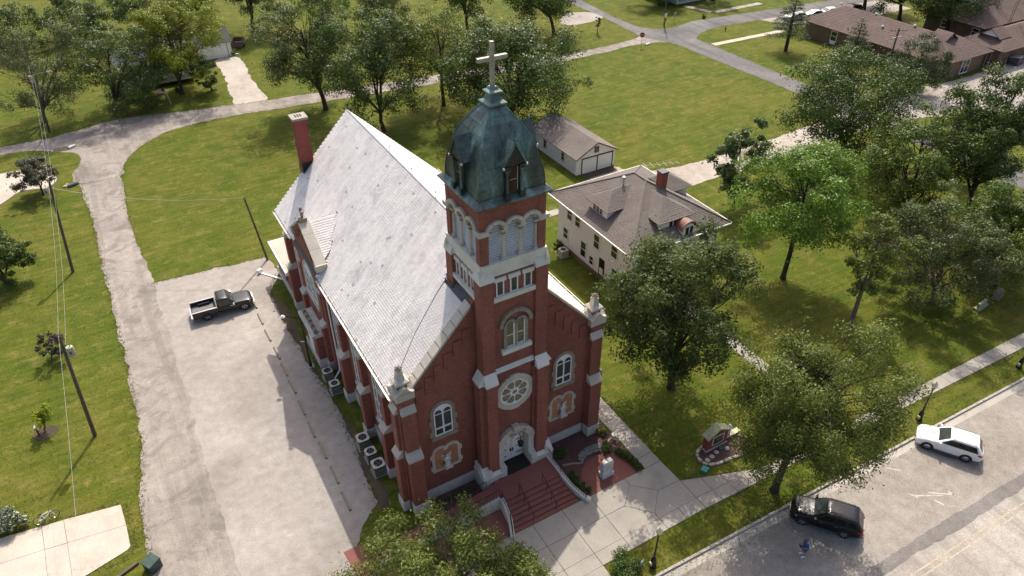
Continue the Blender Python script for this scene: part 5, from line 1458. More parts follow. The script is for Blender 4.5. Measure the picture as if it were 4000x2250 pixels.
for i, (x, y, l) in enumerate(((3.55, -4.6, 'boxwood beside the stair wall nearest the church'), (3.62, -5.2, 'middle boxwood beside the white stair wall'), (3.72, -5.8, 'boxwood beside the stair wall next to red terrace'), (3.85, -6.3, 'lowest boxwood beside the foot of stair wall'))):
    make_bush('boxwood_shrub', l, (x, y), .40, .30, 'lf_box', 900, .08, 20+i, 'shrub', 'boxwoods along the stair wall')
for i, (x, y, l) in enumerate(((7.5, -3.75, 'dark low boxwood behind the clipped balls in rock bed'), (20.0, 22.6, 'pale green shrub at the back corner of white house'), (-8.4, 93.0, 'small shrub by the trunk of yellow-green tree'), (92.5, 79.3, 'low round shrub beside the corner sign on the lawn'), (3.6, 106.4, 'overgrown weeds beside the white shed wall'))):
    make_bush('garden_shrub', l, (x, y), .55 if i != 4 else .9, .38 if i != 4 else .6, 'lf_mid', 1100, .13, 30+i)
for i in range(6):
    make_bush('weed_clump', 'weeds in the bed under the left niche, '+('farthest left', 'second from left', 'third from left', 'third from the tower', 'second from the tower', 'nearest the tower')[i], (-6.6+i*.62, -1.7-.12*(i % 2)), .26, .2, 'lf_mid', 240, .1, 50+i, 'weeds', 'weeds in the bed under the left niche')
# ------------------------------------------------------------------ houses and other buildings
def lerp3(a, b_, t): return tuple(a[i]+(b_[i]-a[i])*t for i in range(3))
def roof_plane(parent, e0, e1, r1, r0, mat, course=.30, name='roof_slope', thick=.10, tabs=None):
    """one roof slope from eave edge e0-e1 to ridge edge r0-r1: a deck and overlapping shingle courses"""
    e0, e1, r0, r1 = [tuple(map(float, p)) for p in (e0, e1, r0, r1)]
    nrm = (Vector(e1)-Vector(e0)).cross(Vector(r0)-Vector(e0)).normalized()
    if nrm.z < 0: nrm = -nrm
    dn = tuple(-nrm*thick)
    sub_ = lambda p: tuple(p[i]+dn[i] for i in range(3))
    mb = MB()
    if math.dist(r0, r1) < 1e-3:
        mb.add([e0, e1, r0, sub_(e0), sub_(e1), sub_(r0)], [(0, 1, 2), (5, 4, 3), (0, 3, 4, 1), (1, 4, 5, 2), (2, 5, 3, 0)])
    else:
        mb.add([e0, e1, r1, r0, sub_(e0), sub_(e1), sub_(r1), sub_(r0)], [(0, 1, 2, 3), (7, 6, 5, 4), (0, 4, 5, 1), (1, 5, 6, 2), (2, 6, 7, 3), (3, 7, 4, 0)])
    o = fixn(mb.build(name, M[mat], parent))
    L = math.dist(lerp3(e0, e1, .5), lerp3(r0, r1, .5)); n = max(2, int(L/course))
    sb = MB(); rng = random.Random(int(abs(e0[0]*7+e0[1]*13))); up_v = nrm*.028; lo_v = nrm*.004
    for i in range(n):
        t0, t1 = i/n, min(1, (i+1)/n+.03)
        a, b_, c, d = lerp3(e0, r0, t0), lerp3(e1, r1, t0), lerp3(e1, r1, t1), lerp3(e0, r0, t1)
        W = math.dist(a, b_); m = max(1, int(W/(tabs or .75)))
        for j in range(m):
            f0, f1 = j/m, (j+1)/m-.006
            k = up_v*rng.uniform(.75, 1.25)
            P = [lerp3(a, b_, f0), lerp3(a, b_, f1), lerp3(d, c, f1), lerp3(d, c, f0)]
            tp_ = [tuple(Vector(P[0])+k), tuple(Vector(P[1])+k), tuple(Vector(P[2])+lo_v), tuple(Vector(P[3])+lo_v)]
            sb.add(tp_+[P[0], P[1]], [(0, 1, 2, 3), (0, 4, 5, 1)])
    q = fixn(sb.build('shingles', M[mat], o)); q['kind'] = 'stuff'
    for p_ in q.data.polygons: pass
    return o
def hip_roof(parent, x0, x1, y0, y1, ze, zr, mat, ridge='y', inset=None, course=.30, gable=(False, False), thick=.10, tabs=None):
    """hip roof over a rectangle; gable=(low end, high end) stands that end up"""
    if ridge == 'y':
        w2 = (x1-x0)/2; xm = (x0+x1)/2; i0 = 0 if gable[0] else (inset or w2); i1 = 0 if gable[1] else (inset or w2)
        A, B = (xm, y0+i0, zr), (xm, y1-i1, zr)
        roof_plane(parent, (x0, y1, ze), (x0, y0, ze), A, B, mat, course, thick=thick, tabs=tabs)
        roof_plane(parent, (x1, y0, ze), (x1, y1, ze), B, A, mat, course, thick=thick, tabs=tabs)
        if not gable[0]: roof_plane(parent, (x0, y0, ze), (x1, y0, ze), A, A, mat, course, thick=thick, tabs=tabs)
        if not gable[1]: roof_plane(parent, (x1, y1, ze), (x0, y1, ze), B, B, mat, course, thick=thick, tabs=tabs)
    else:
        w2 = (y1-y0)/2; ym = (y0+y1)/2; i0 = 0 if gable[0] else (inset or w2); i1 = 0 if gable[1] else (inset or w2)
        A, B = (x0+i0, ym, zr), (x1-i1, ym, zr)
        roof_plane(parent, (x0, y0, ze), (x1, y0, ze), B, A, mat, course, thick=thick, tabs=tabs)
        roof_plane(parent, (x1, y1, ze), (x0, y1, ze), A, B, mat, course, thick=thick, tabs=tabs)
        if not gable[0]: roof_plane(parent, (x0, y1, ze), (x0, y0, ze), A, A, mat, course, thick=thick, tabs=tabs)
        if not gable[1]: roof_plane(parent, (x1, y0, ze), (x1, y1, ze), B, B, mat, course, thick=thick, tabs=tabs)
    return A, B
def win_x(parent, x, y0, y1, z0, z1, side=-1, fr='white', gl='glassk', sash=True):
    """window in a wall facing x; side -1 faces west"""
    a = lambda d0, d1: sorted((x+side*d0, x+side*d1))
    f = MB().bb(*a(-.01, .03), y0-.10, y1+.10, z0-.10, z1+.10).build('window', M[fr], parent)
    MB().bb(*a(.03, .045), y0, y1, z0, z1).build('pane', M[gl], f)
    MB().bb(*a(.0, .10), y0-.16, y1+.16, z0-.17, z0-.09).build('sill', M[fr], f)
    for q in (y0-.10, y1): MB().bb(*a(.028, .07), q, q+.10, z0-.08, z1+.1).build('frame_post', M[fr], f)
    MB().bb(*a(.028, .08), y0-.13, y1+.13, z1, z1+.13).build('head', M[fr], f)
    if sash: MB().bb(*a(.044, .065), y0, y1, (z0+z1)/2-.035, (z0+z1)/2+.035).build('sash_bar', M[fr], f)
    return f
def win_y(parent, y, x0, x1, z0, z1, side=-1, fr='white', gl='glassk', sash=True):
    a = lambda d0, d1: sorted((y+side*d0, y+side*d1))
    f = MB().bb(x0-.10, x1+.10, *a(-.01, .03), z0-.10, z1+.10).build('window', M[fr], parent)
    MB().bb(x0, x1, *a(.03, .045), z0, z1).build('pane', M[gl], f)
    MB().bb(x0-.16, x1+.16, *a(0, .10), z0-.17, z0-.09).build('sill', M[fr], f)
    for q in (x0-.10, x1): MB().bb(q, q+.10, *a(.028, .07), z0-.08, z1+.1).build('frame_post', M[fr], f)
    if sash: MB().bb(x0, x1, *a(.044, .065), (z0+z1)/2-.035, (z0+z1)/2+.035).build('sash_bar', M[fr], f)
    return f
# ---- white two-storey house
WH = thing('white_house', 'two-storey cream house with grey-brown hip roof and dormers beside church', 'house')
MB().bb(20.5, 31.5, 10.7, 23.5, .5, 6.1).build('wall', M['offwhite'], WH)
MB().bb(20.42, 31.58, 10.62, 23.58, -.1, .5).build('foundation', M['tanbrick'], WH)
MB().bb(19.85, 32.2, 10.0, 24.3, 5.98, 6.08).build('soffit', M['white'], WH)
A_, B_ = hip_roof(WH, 19.75, 32.3, 9.9, 24.4, 6.15, 9.65, 'shingle', 'y', course=.24, tabs=.5)
for p_, q_ in (((19.75, 9.9, 6.15), A_), ((32.3, 9.9, 6.15), A_), ((19.75, 24.4, 6.15), B_), ((32.3, 24.4, 6.15), B_), (A_, B_)):
    MB().path([(p_[0], p_[1], p_[2]+.03), (q_[0], q_[1], q_[2]+.04)], .085, 5).build('hip_cap', M['shingle'], WH)
for (x0, x1, y0, y1) in ((19.63, 19.76, 9.9, 24.4), (32.3, 32.43, 9.9, 24.4)): MB().bb(x0, x1, y0, y1, 6.0, 6.14).build('gutter', M['white'], WH)
MB().bb(19.75, 32.3, 9.77, 9.9, 6.0, 6.14).build('gutter', M['white'], WH); MB().bb(19.75, 32.3, 24.4, 24.53, 6.0, 6.14).build('gutter', M['white'], WH)
for (y0, y1, z0, z1) in ((21.5, 22.3, 1.5, 2.75), (20.9, 21.7, 4.15, 5.4), (19.4, 20.2, 4.1, 5.35), (18.1, 18.95, 1.05, 2.85), (15.9, 16.75, 3.35, 4.9), (16.7, 17.3, .95, 1.9), (12.9, 13.8, 3.9, 5.3), (12.6, 13.5, 1.0, 2.6)):
    win_x(WH, 20.5, y0, y1, z0, z1)
win_y(WH, 10.7, 22, 23, 3.9, 5.3); win_y(WH, 10.7, 29, 30, 3.9, 5.3); win_y(WH, 23.5, 23, 24, 3.9, 5.3, 1); win_y(WH, 23.5, 28, 29, 3.9, 5.3, 1)
cd_ = MB().bb(20.44, 20.49, 14.75, 15.65, .55, 2.6).build('side_door', M['glassk'], WH)
MB().bb(20.42, 20.47, 14.9, 15.5, .7, 1.5).build('door_panel', M['white'], cd_)
# dormers: west, south, east
def house_dormer(k, cx_, cy_, half, depth, zf, ze, zr):
    """hip dormer; k turns it: 0 faces south, 3 west, 1 east"""
    Mx = Matrix.Translation((cx_, cy_, 0)) @ Matrix.Rotation(k*math.pi/2, 4, 'Z')
    T = lambda p: tuple(Mx @ Vector(p))
    d = MB(Mx).bb(-half+.40, half-.40, .32, depth, zf, ze).build('dormer', M['white'], WH)
    for c in (-.55, .0, .55):
        f = MB(Mx).bb(c-.26, c+.26, .27, .33, ze-.86, ze-.12).build('dormer_window', M['white'], WH)
        MB(Mx).bb(c-.19, c+.19, .245, .275, ze-.80, ze-.18).build('pane', M['glassk'], f)
    MB(Mx).bb(-half+.05, half-.05, .05, depth-.3, ze-.07, ze-.01).build('dormer_soffit', M['trim'], WH)
    a = (half)
    roof_plane(WH, T((-half, 0, ze)), T((half, 0, ze)), T((0, half*1.05, zr)), T((0, half*1.05, zr)), 'shingle', .24, tabs=.5)
    roof_plane(WH, T((-half, depth, ze)), T((-half, 0, ze)), T((0, half*1.05, zr)), T((0, depth+1.5, zr)), 'shingle', .24, tabs=.5)
    roof_plane(WH, T((half, 0, ze)), T((half, depth, ze)), T((0, depth+1.5, zr)), T((0, half*1.05, zr)), 'shingle', .24, tabs=.5)
house_dormer(3, 20.75, 17.25, 1.9, 2.9, 6.35, 7.85, 9.1)
house_dormer(0, 26.1, 11.1, 2.3, 3.2, 6.6, 7.8, 9.12)
house_dormer(1, 31.8, 17.4, 1.95, 2.9, 6.35, 7.85, 9.05)
hd = MB(); n = 12
for i in range(n):
    a0, a1 = math.pi*i/n, math.pi*(i+1)/n
    hd.add([(26.9-.95*math.cos(a0), 10.1, 6.85+.95*math.sin(a0)), (26.9-.95*math.cos(a1), 10.1, 6.85+.95*math.sin(a1)), (26.9-.75*math.cos(a1), 12.3, 7.05+.70*math.sin(a1)), (26.9-.75*math.cos(a0), 12.3, 7.05+.70*math.sin(a0))], [(0, 1, 2, 3)])
fixn(hd.build('copper_hood', plain('brown_copper_sheet', (.235, .115, .085), .6, 0, var=.2), WH, 60))
hw_ = MB().prism([(26.15, 6.1), (27.65, 6.1), (27.65, 6.75)]+[(26.9+.75*math.cos(math.pi*i/8), 6.75+.75*math.sin(math.pi*i/8)) for i in range(1, 8)]+[(26.15, 6.75)], 'y', 10.2, 11.2).build('arched_window', M['white'], WH)
for c in (26.5, 27.05): MB().bb(c, c+.35, 10.15, 10.21, 6.3, 7.15).build('pane', M['glassk'], hw_)
ch_ = MB().bb(27.0, 27.75, 15.0, 15.8, 8.2, 10.75).build('chimney', M['chimbrick'], WH)
MB().bb(26.95, 27.8, 14.95, 15.85, 10.6, 10.78).build('chimney_cap', M['dgrey'], ch_)
vt = MB().lathe([(.11, 8.4), (.11, 9.75), (.2, 9.78), (.2, 9.95), (.05, 10.02)], (24.3, 17.6, 0), 10).build('vent_pipe', M['steel'], WH, 40)
an = thing('tv_antenna', 'thin silver aerial mounted on roof of white house near chimney', 'antenna', (28.2, 16.9, 8.6))
MB().tube((0, 0, 0), (0, 0, 2.0), .025, n=5).build('mast', M['steel'], an)
bo = MB().tube((-1.4, .55, 2.0), (1.9, -.55, 2.0), .022, n=5).build('boom', M['steel'], an)
for i in range(6):
    t = i/5; p_ = (-1.4+3.3*t, .55-1.1*t, 2.0); L_ = .35+.25*(1-t)
    MB().tube((p_[0]-.2*L_, p_[1]-L_, 2.0), (p_[0]+.2*L_, p_[1]+L_, 2.0), .013, n=4).build('element', M['steel'], an)
ms = [MB().tube((0, 0, -.2), (.0, .0, 1.3), .012, n=4)]
# ---- white garage with brown roof
GA = thing('white_garage', 'white stucco garage with brown gable roof and two pale doors', 'garage')
gx0, gx1, gy0, gy1 = 31.25, 37.3, 35.6, 46.4
gm = (gx0+gx1)/2
MB().bb(gx0, gx1, gy0+.2, gy1-.2, 0, 2.5).build('wall', M['whitewood'], GA)
for y_ in (gy0, gy1-.2):
    MB().prism([(gx0, 0), (gx1, 0), (gx1, 2.5), (gm, 4.0), (gx0, 2.5)], 'y', y_, y_+.2).build('gable_wall', M['white'], GA)
roof_plane(GA, (gx0-.3, gy1+.3, 2.38), (gx0-.3, gy0-.3, 2.38), (gm, gy0-.3, 4.12), (gm, gy1+.3, 4.12), 'shingleg', .25, tabs=.5)
roof_plane(GA, (gx1+.3, gy0-.3, 2.38), (gx1+.3, gy1+.3, 2.38), (gm, gy1+.3, 4.12), (gm, gy0-.3, 4.12), 'shingleg', .25, tabs=.5)
for s in (-1, 1):
    e = gm+s*(gm-gx0+.3)
    MB().prism([(e, 2.24), (gm, 3.98), (gm, 4.10), (e, 2.36)], 'y', gy0-.34, gy0-.29).build('bargeboard', M['trim'], GA)
for c in (33.2, 35.7):
    d_ = MB().bb(c-1.12, c+1.12, gy0-.03, gy0+.02, .02, 2.02).build('garage_door', M['offwhite'], GA)
    for k in range(3): MB().bb(c-1.12, c+1.12, gy0-.045, gy0-.028, .5*(k+1)-.01, .5*(k+1)+.01).build('panel_rib', M['white'], d_)
for x_ in (31.98, 34.40, 36.84): MB().bb(x_, x_+.13, gy0-.07, gy0+.01, 0, 2.1).build('door_post', M['trim'], GA)
MB().bb(31.98, 36.97, gy0-.075, gy0+.005, 2.1, 2.24).build('door_header', M['trim'], GA)
w_ = MB().bb(gm-.36, gm+.36, gy0-.05, gy0+.01, 2.62, 3.45).build('gable_window', M['trim'], GA)
for s in (-1, 1): MB().bb(gm+s*.16-.11, gm+s*.16+.11, gy0-.065, gy0-.045, 2.72, 3.35).build('pane', M['glassk'], w_)
for y_ in (38.6, 43.0): win_x(GA, gx0, y_, y_+.45, 1.0, 1.9, -1, 'timber')
# ---- long brown-roofed school building
SB = thing('long_brick_building', 'long low brick building with brown hip roof at the upper right', 'building')
MB().bb(101.3, 112.0, 35.0, 61.0, 0, 2.95).build('wall', M['tanbrick'], SB)
MB().bb(100.75, 112.5, 34.5, 61.5, 2.86, 2.96).build('fascia', M['white'], SB)
A_, B_ = hip_roof(SB, 100.6, 112.6, 34.3, 61.6, 3.0, 5.75, 'shingle2', 'y', course=.45, inset=4.2, tabs=1.2)
for (y0, y1) in ((53.6, 54.8), (47.5, 49), (40.5, 42)):
    f = win_x(SB, 101.3, y0, y1, .9, 2.5, -1, 'offwhite')
    MB().bb(101.22, 101.27, y0, y1, .25, .85).build('panel', M['white'], f)
# wing towards the yard
MB().bb(103.6, 113.0, 32.6, 36.5, 0, 2.95).build('wing_wall', M['tanbrick'], SB)
roof_plane(SB, (102.6, 32.0, 3.05), (114.4, 32.0, 3.05), (109.4, 36.6, 5.4), (105.0, 36.6, 5.4), 'shingle2', .45, tabs=1.2)
roof_plane(SB, (102.6, 38.0, 3.05), (102.6, 32.0, 3.05), (105.0, 36.6, 5.4), (105.0, 37.6, 5.4), 'shingle2', .45, tabs=1.2)
roof_plane(SB, (114.4, 32.0, 3.05), (114.4, 38.0, 3.05), (109.4, 37.6, 5.4), (109.4, 36.6, 5.4), 'shingle2', .45, tabs=1.2)
MB().prism([(105.7, 5.0), (108.7, 5.0), (107.2, 6.1)], 'y', 36.4, 37.6).build('vent_gable', M['white'], SB)
for s in (-1, 1): MB().hexa([(107.2, 35.8, 6.12), (107.2+s*2.0, 35.8, 4.75), (107.2+s*2.0, 38.8, 4.95), (107.2, 38.8, 6.12)], [(107.2, 35.8, 6.22), (107.2+s*2.05, 35.8, 4.85), (107.2+s*2.05, 38.8, 5.05), (107.2, 38.8, 6.22)]).build('gable_roof', M['shingle2'], SB)
f = win_y(SB, 32.6, 107.0, 108.9, .4, 2.5, -1)
MB().bb(107.9, 107.98, 32.50, 32.56, .4, 2.5).build('mullion', M['white'], f)
for x_ in (112.9, 114.2): MB().bb(x_-.12, x_+.12, 32.2, 32.44, 0, 3.0).build('porch_post', M['dgrey'], SB)
for p_ in ((106.6, 58.2), (106.6, 50.5), (106.4, 42.5), (104.2, 47.0)):
    MB().lathe([(.16, 0), (.16, .35), (.26, .38), (.05, .55)], (p_[0], p_[1], 5.55 if p_[0] > 105 else 4.6), 8).build('roof_vent', M['alum'], SB)
for k in range(3): MB().bb(98.9+k*.8, 99.1+k*.8, 61.8, 61.95, 0, .5).build('bollard_stub', M['dgrey'], SB) if False else None
# ---- neighbouring brown-roofed block on the right edge
NB_ = thing('brick_annexe', 'brown-roofed brick block at the right edge behind the dumpster', 'building')
MB().bb(116.4, 135, 32.0, 38.4, 0, 2.9).build('wall', M['tanbrick'], NB_)
hip_roof(NB_, 115.2, 136, 30.8, 39.4, 3.0, 5.2, 'shingle2', 'x', course=.45, tabs=1.2)
MB().prism([(33.6, 4.4), (36.6, 4.4), (35.1, 5.5)], 'x', 117.2, 118.2).build('vent_gable', M['white'], NB_)
for s in (-1, 1): MB().hexa([(116.8, 35.1, 5.55), (116.8, 35.1+s*2.0, 4.2), (120.2, 35.1+s*2.0, 4.2), (120.2, 35.1, 5.55)], [(116.8, 35.1, 5.65), (116.8, 35.1+s*2.05, 4.3), (120.2, 35.1+s*2.05, 4.3), (120.2, 35.1, 5.65)]).build('gable_roof', M['shingle2'], NB_)
GY = thing('brick_hall', 'larger brown-roofed hall with white vent gable at top right corner', 'building')
MB().bb(124.8, 145, 40.6, 52.0, 0, 3.2).build('wall', M['tanbrick'], GY)
hip_roof(GY, 123.6, 146, 39.5, 53.2, 3.3, 7.0, 'shingle2', 'x', course=.5, tabs=1.4)
MB().prism([(44.6, 6.0), (48.2, 6.0), (46.4, 7.4)], 'x', 127.6, 129).build('vent_gable', M['white'], GY)
for s in (-1, 1): MB().hexa([(127.0, 46.4, 7.45), (127.0, 46.4+s*2.6, 5.6), (132, 46.4+s*2.6, 5.6), (132, 46.4, 7.45)], [(127, 46.4, 7.57), (127, 46.4+s*2.66, 5.7), (132, 46.4+s*2.66, 5.7), (132, 46.4, 7.57)]).build('gable_roof', M['shingle2'], GY)
win_x(GY, 124.8, 41.2, 42.4, 1.4, 2.6); win_x(GY, 124.8, 47.2, 48.6, 1.4, 2.6)
# ---- white shed at top left with dark roof
WS = thing('white_shed', 'white shed with grey roof at the end of dirt track', 'shed')
MB().bb(-2.2, 3.5, 106.0, 111.5, 0, 2.7).build('wall', M['white'], WS)
MB().bb(-.6, 2.6, 105.93, 106.01, .05, 2.2).build('overhead_door', M['offwhite'], WS)
MB().bb(2.75, 2.9, 105.94, 106.01, .05, 2.5).build('trim_board', M['grey'], WS)
MB().bb(3.4, 4.6, 106.1, 106.3, 0, .22).build('step_block', M['white'], WS)
for s in (1,):
    roof_plane(WS, (-2.5, 105.7, 2.7), (3.8, 105.7, 2.7), (3.8, 108.8, 4.4), (-2.5, 108.8, 4.4), 'shinglek', .35, tabs=.9)
    roof_plane(WS, (3.8, 111.8, 2.7), (-2.5, 111.8, 2.7), (-2.5, 108.8, 4.4), (3.8, 108.8, 4.4), 'shinglek', .35, tabs=.9)
MB().prism([(106.0, 2.65), (111.5, 2.65), (108.8, 4.3)], 'x', 3.3, 3.5).build('gable_wall', M['white'], WS)
# ---- house hidden behind the top-left trees
HH = thing('hidden_house', 'white house mostly hidden behind yellow-green and silvery trees', 'house')
MB().bb(-15.5, -4.4, 98.2, 106.5, .6, 3.6).build('wall', M['white'], HH)
MB().bb(-15.6, -4.3, 98.1, 106.6, -.1, .6).build('foundation', M['grey'], HH)
hip_roof(HH, -16.2, -3.7, 97.4, 107.2, 3.6, 6.3, 'shinglek', 'x', course=.35, tabs=.9)
for x_ in (-13.4, -10.2, -6.6): win_y(HH, 98.2, x_, x_+1.0, 1.5, 2.9)
MB().bb(-11.5, -4.8, 96.4, 98.1, .55, .7).build('porch_deck', M['grey'], HH)
for k in range(6): MB().bb(-11.5+k*1.32, -11.4+k*1.32, 96.45, 96.55, .7, 1.6).build('porch_post', M['white'], HH)
MB().bb(-11.5, -4.8, 96.44, 96.56, 1.55, 1.65).build('porch_rail', M['white'], HH)
# ---- house on the far corner, in deep shade
CHs = thing('corner_house', 'shaded pale house behind dark round tree across the intersection', 'house')
MB().bb(93.5, 103.0, 92.0, 101.0, .5, 5.6).build('wall', M['offwhite'], CHs)
MB().bb(93.4, 103.1, 91.9, 101.1, -.1, .5).build('foundation', M['stonew'], CHs)
hip_roof(CHs, 92.9, 103.6, 91.4, 101.6, 5.7, 8.6, 'shinglek', 'y', course=.4, tabs=1)
for x_ in (94.6, 97.4, 100.6): win_y(CHs, 92.0, x_, x_+1.0, 1.4, 2.9)
pc = MB().bb(94.0, 102.5, 89.6, 91.9, .1, .55).build('porch', M['stonew'], CHs)
for x_ in (94.2, 96.9, 99.6, 102.2): MB().bb(x_, x_+.18, 89.7, 89.9, .55, 2.9).build('porch_column', M['white'], CHs)
MB().bb(93.7, 102.8, 89.3, 92.0, 2.9, 3.05).build('porch_roof', M['shinglek'], CHs)
# ------------------------------------------------------------------ poles, wires, lamps
def pole(label, base, top, r=.15, can=None, arm=False, group='wooden utility poles along the side street', name='utility_pole', h=None):
    """leaning wooden pole; can = side of transformer; base and top in metres"""
    b_ = Vector((base[0], base[1], 0)); t_ = Vector(top)
    root = thing(name, label, 'utility pole', tuple(b_), 0, group)
    d = t_-b_
    MB().path([(0, 0, -.2), tuple(d*.5), tuple(d)], [r, r*.85, r*.7], 10).build('shaft', M['wood'], root, 60)
    if can:
        p = d*can[0]; s = Vector((can[1], can[2], 0)).normalized()
        c = p+s*.48
        tc_ = MB().lathe([(.24, -.42), (.27, -.38), (.27, .36), (.24, .44), (.05, .48)], tuple(c), 14).build('transformer', M['grey'], root, 40)
        tc_.data.materials[0] = M['grey']
        MB().tube(tuple(c+Vector((.08, 0, .45))), tuple(c+Vector((.08, 0, .75))), .035, n=6).build('bushing', M['stoneold'], tc_)
        MB().tube(tuple(p), tuple(c), .05, n=5).build('bracket', M['steel'], tc_)
        MB().bb(c.x-.1, c.x+.05, c.y-.28, c.y-.262, c.z-.1, c.z+.15).build('number_plate', M['dgrey'], tc_)
    if arm:
        p = d*.88
        ar = MB().path([tuple(p), tuple(p+Vector((.9, -.25, .35))), tuple(p+Vector((2.0, -.5, .45)))], [.045, .04, .035], 7).build('lamp_arm', M['steel'], root, 40)
        q = p+Vector((2.2, -.55, .44))
        MB().loft([[(q.x-.35, q.y-.1, q.z-.06), (q.x+.35, q.y-.17, q.z-.06), (q.x+.35, q.y+.1, q.z-.06), (q.x-.35, q.y+.12, q.z-.06)], [(q.x-.3, q.y-.06, q.z+.08), (q.x+.3, q.y-.1, q.z+.08), (q.x+.3, q.y+.06, q.z+.08), (q.x-.3, q.y+.07, q.z+.08)]]).build('lamp_head', M['grey'], ar)
    MB().tube(tuple(d+Vector((0, 0, -.05))), tuple(d+Vector((0, 0, .22))), .04, n=6).build('insulator', M['stoneold'], root)
    return t_
def ptop(base, px, py, h):
    """top of a leaning pole: point of height h on the photo ray nearest the base"""
    p = G(px, py, h)
    return (p[0], p[1], h)
b1 = (-27.45, 18.35); b2 = (-27.2, 44.8); b3 = (-27.4, 86.4)
t1 = pole('nearest leaning utility pole with grey transformer on its right', b1, ptop(b1, 149, 846, 9.6), .16, (.86, .9, -.5))
t2 = pole('middle utility pole with white transformer beside the far driveway', b2, ptop(b2, 122, 452, 9.9), .16, (.90, -.9, -.5))
t3 = pole('far utility pole with white street-light arm by the back road', b3, ptop(b3, 74, 172, 10.2), .16, (.86, -.3, -.9), True)
b4 = (-11.6, 32.6)
t4 = pole('plain dark utility pole standing behind the gravel lot', (-8.6, 36.6), (-9.3, 37.2, 7.6), .13)
b5 = (81.0, 75.4)
t5 = pole('dark utility pole at the road intersection at the top', (82.3, 79.6), (82.2, 79.8, 10.5), .15, group=None)
b6 = (93.5, 30.6)
cp = thing('crossarm_pole', 'utility pole with pale crossarms in front of long brown roof', 'utility pole', (91.2, 35.6, 0))
MB().path([(0, 0, -.2), (0, 0, 5), (0, 0, 9.6)], [.17, .15, .12], 10).build('shaft', M['wood'], cp, 60)
for z, m_, a in ((9.2, 'timber', .0), (8.1, 'steel', .5)):
    ca_ = MB(Matrix.Translation((0, 0, z)) @ Matrix.Rotation(a-.5, 4, 'Z')).bb(-1.3, 1.3, -.06, .06, -.07, .07).build('crossarm', M[m_], cp)
    for q in (-1.2, -.6, .6, 1.2): MB(Matrix.Translation((0, 0, z)) @ Matrix.Rotation(a-.5, 4, 'Z')).tube((q, 0, .06), (q, 0, .26), .045, .03, 6).build('insulator', M['stoneold'], ca_)
def wire(label, a, b_, sag=.5, r=.008, n=14, group='overhead wires along the side street'):
    P = [(a[0]+(b_[0]-a[0])*i/n, a[1]+(b_[1]-a[1])*i/n, a[2]+(b_[2]-a[2])*i/n-sag*4*(i/n)*(1-i/n)) for i in range(n+1)]
    o = MB().path(P, r, 4).build('overhead_wire', M['steel'])
    tag(o, label, 'wire', group)
up3 = lambda t, dz=0, dx=0: (t[0]+dx, t[1], t[2]+dz)
wire('upper wire between nearest and middle poles', up3(t1, .2), up3(t2, .2), .6)
wire('lower wire between nearest and middle poles', up3(t1, -.9, .12), up3(t2, -.9, .12), .7)
wire('upper wire between middle pole and far street-light pole', up3(t2, .2), up3(t3, .2), .8)
wire('lower wire between middle pole and far street-light pole', up3(t2, -.9, .12), up3(t3, -.9, .12), .9)
wire('wire running from nearest pole over the pale driveway', up3(t1, .2), (t1[0]-.6, -14.0, 9.6), .5)
wire('service wire crossing the street to the pole behind the lot', up3(t2, -1.0), up3(t4, .1), .8, .018)
# black street lamps with cream globes
def street_lamp(label, base, h=4.2, group='black globe lamps along the street'):
    L = thing('street_lamp', label, 'street lamp', (base[0], base[1], 0), 0, group)
    MB().lathe([(.26, 0), (.26, .12), (.20, .2), (.19, .75), (.13, .95), (.09, 1.05)], n=12).build('base', M['black'], L, 40)
    MB().lathe([(.075, 1.0), (.06, h-.75), (.09, h-.72), (.12, h-.62)], n=10).build('post', M['black'], L, 40)
    MB().lathe([(.10, h-.62), (.20, h-.45), (.23, h-.25), (.18, h-.08), (.10, h+.02), (.05, h+.10), (.02, h+.18)], n=14).build('globe', M['lampglass'], L, 80)
    bx_ = MB().bb(-.30, -.19, -.1, .1, .25, .55).build('access_cover', M['grey'], L)
street_lamp('black globe lamp nearest the bottom edge beside dark shrub', (4.2, -13.55))
street_lamp('black globe lamp on the verge in front of white car', (31.6, -14.1))
street_lamp('black globe lamp at the right edge of the street', (44.9, -14.55))
# floodlight post in the strip by the lot
FL = thing('floodlight_post', 'thin black post with white floodlight arm beside church wall', 'lamp post', (-9.75, 17.6, 0))
MB().bb(-.3, .3, -.3, .3, -.05, .06).build('footing', M['conc'], FL)
MB().lathe([(.14, .05), (.14, .3), (.07, .5), (.055, 5.6)], n=10).build('post', M['black'], FL, 40)
MB().path([(0, 0, 5.5), (-.5, .35, 5.62), (-1.05, .7, 5.66)], .035, 6).build('arm', M['black'], FL, 40)
MB().lathe([(.16, -.02), (.22, .05), (.10, .2)], (-1.25, .82, 5.58), 12).build('lamp_head', M['white'], FL, 40)
MB().path([(0, 0, 2.9), (-.35, .2, 2.95)], .04, 5).build('small_lamp', M['white'], FL)

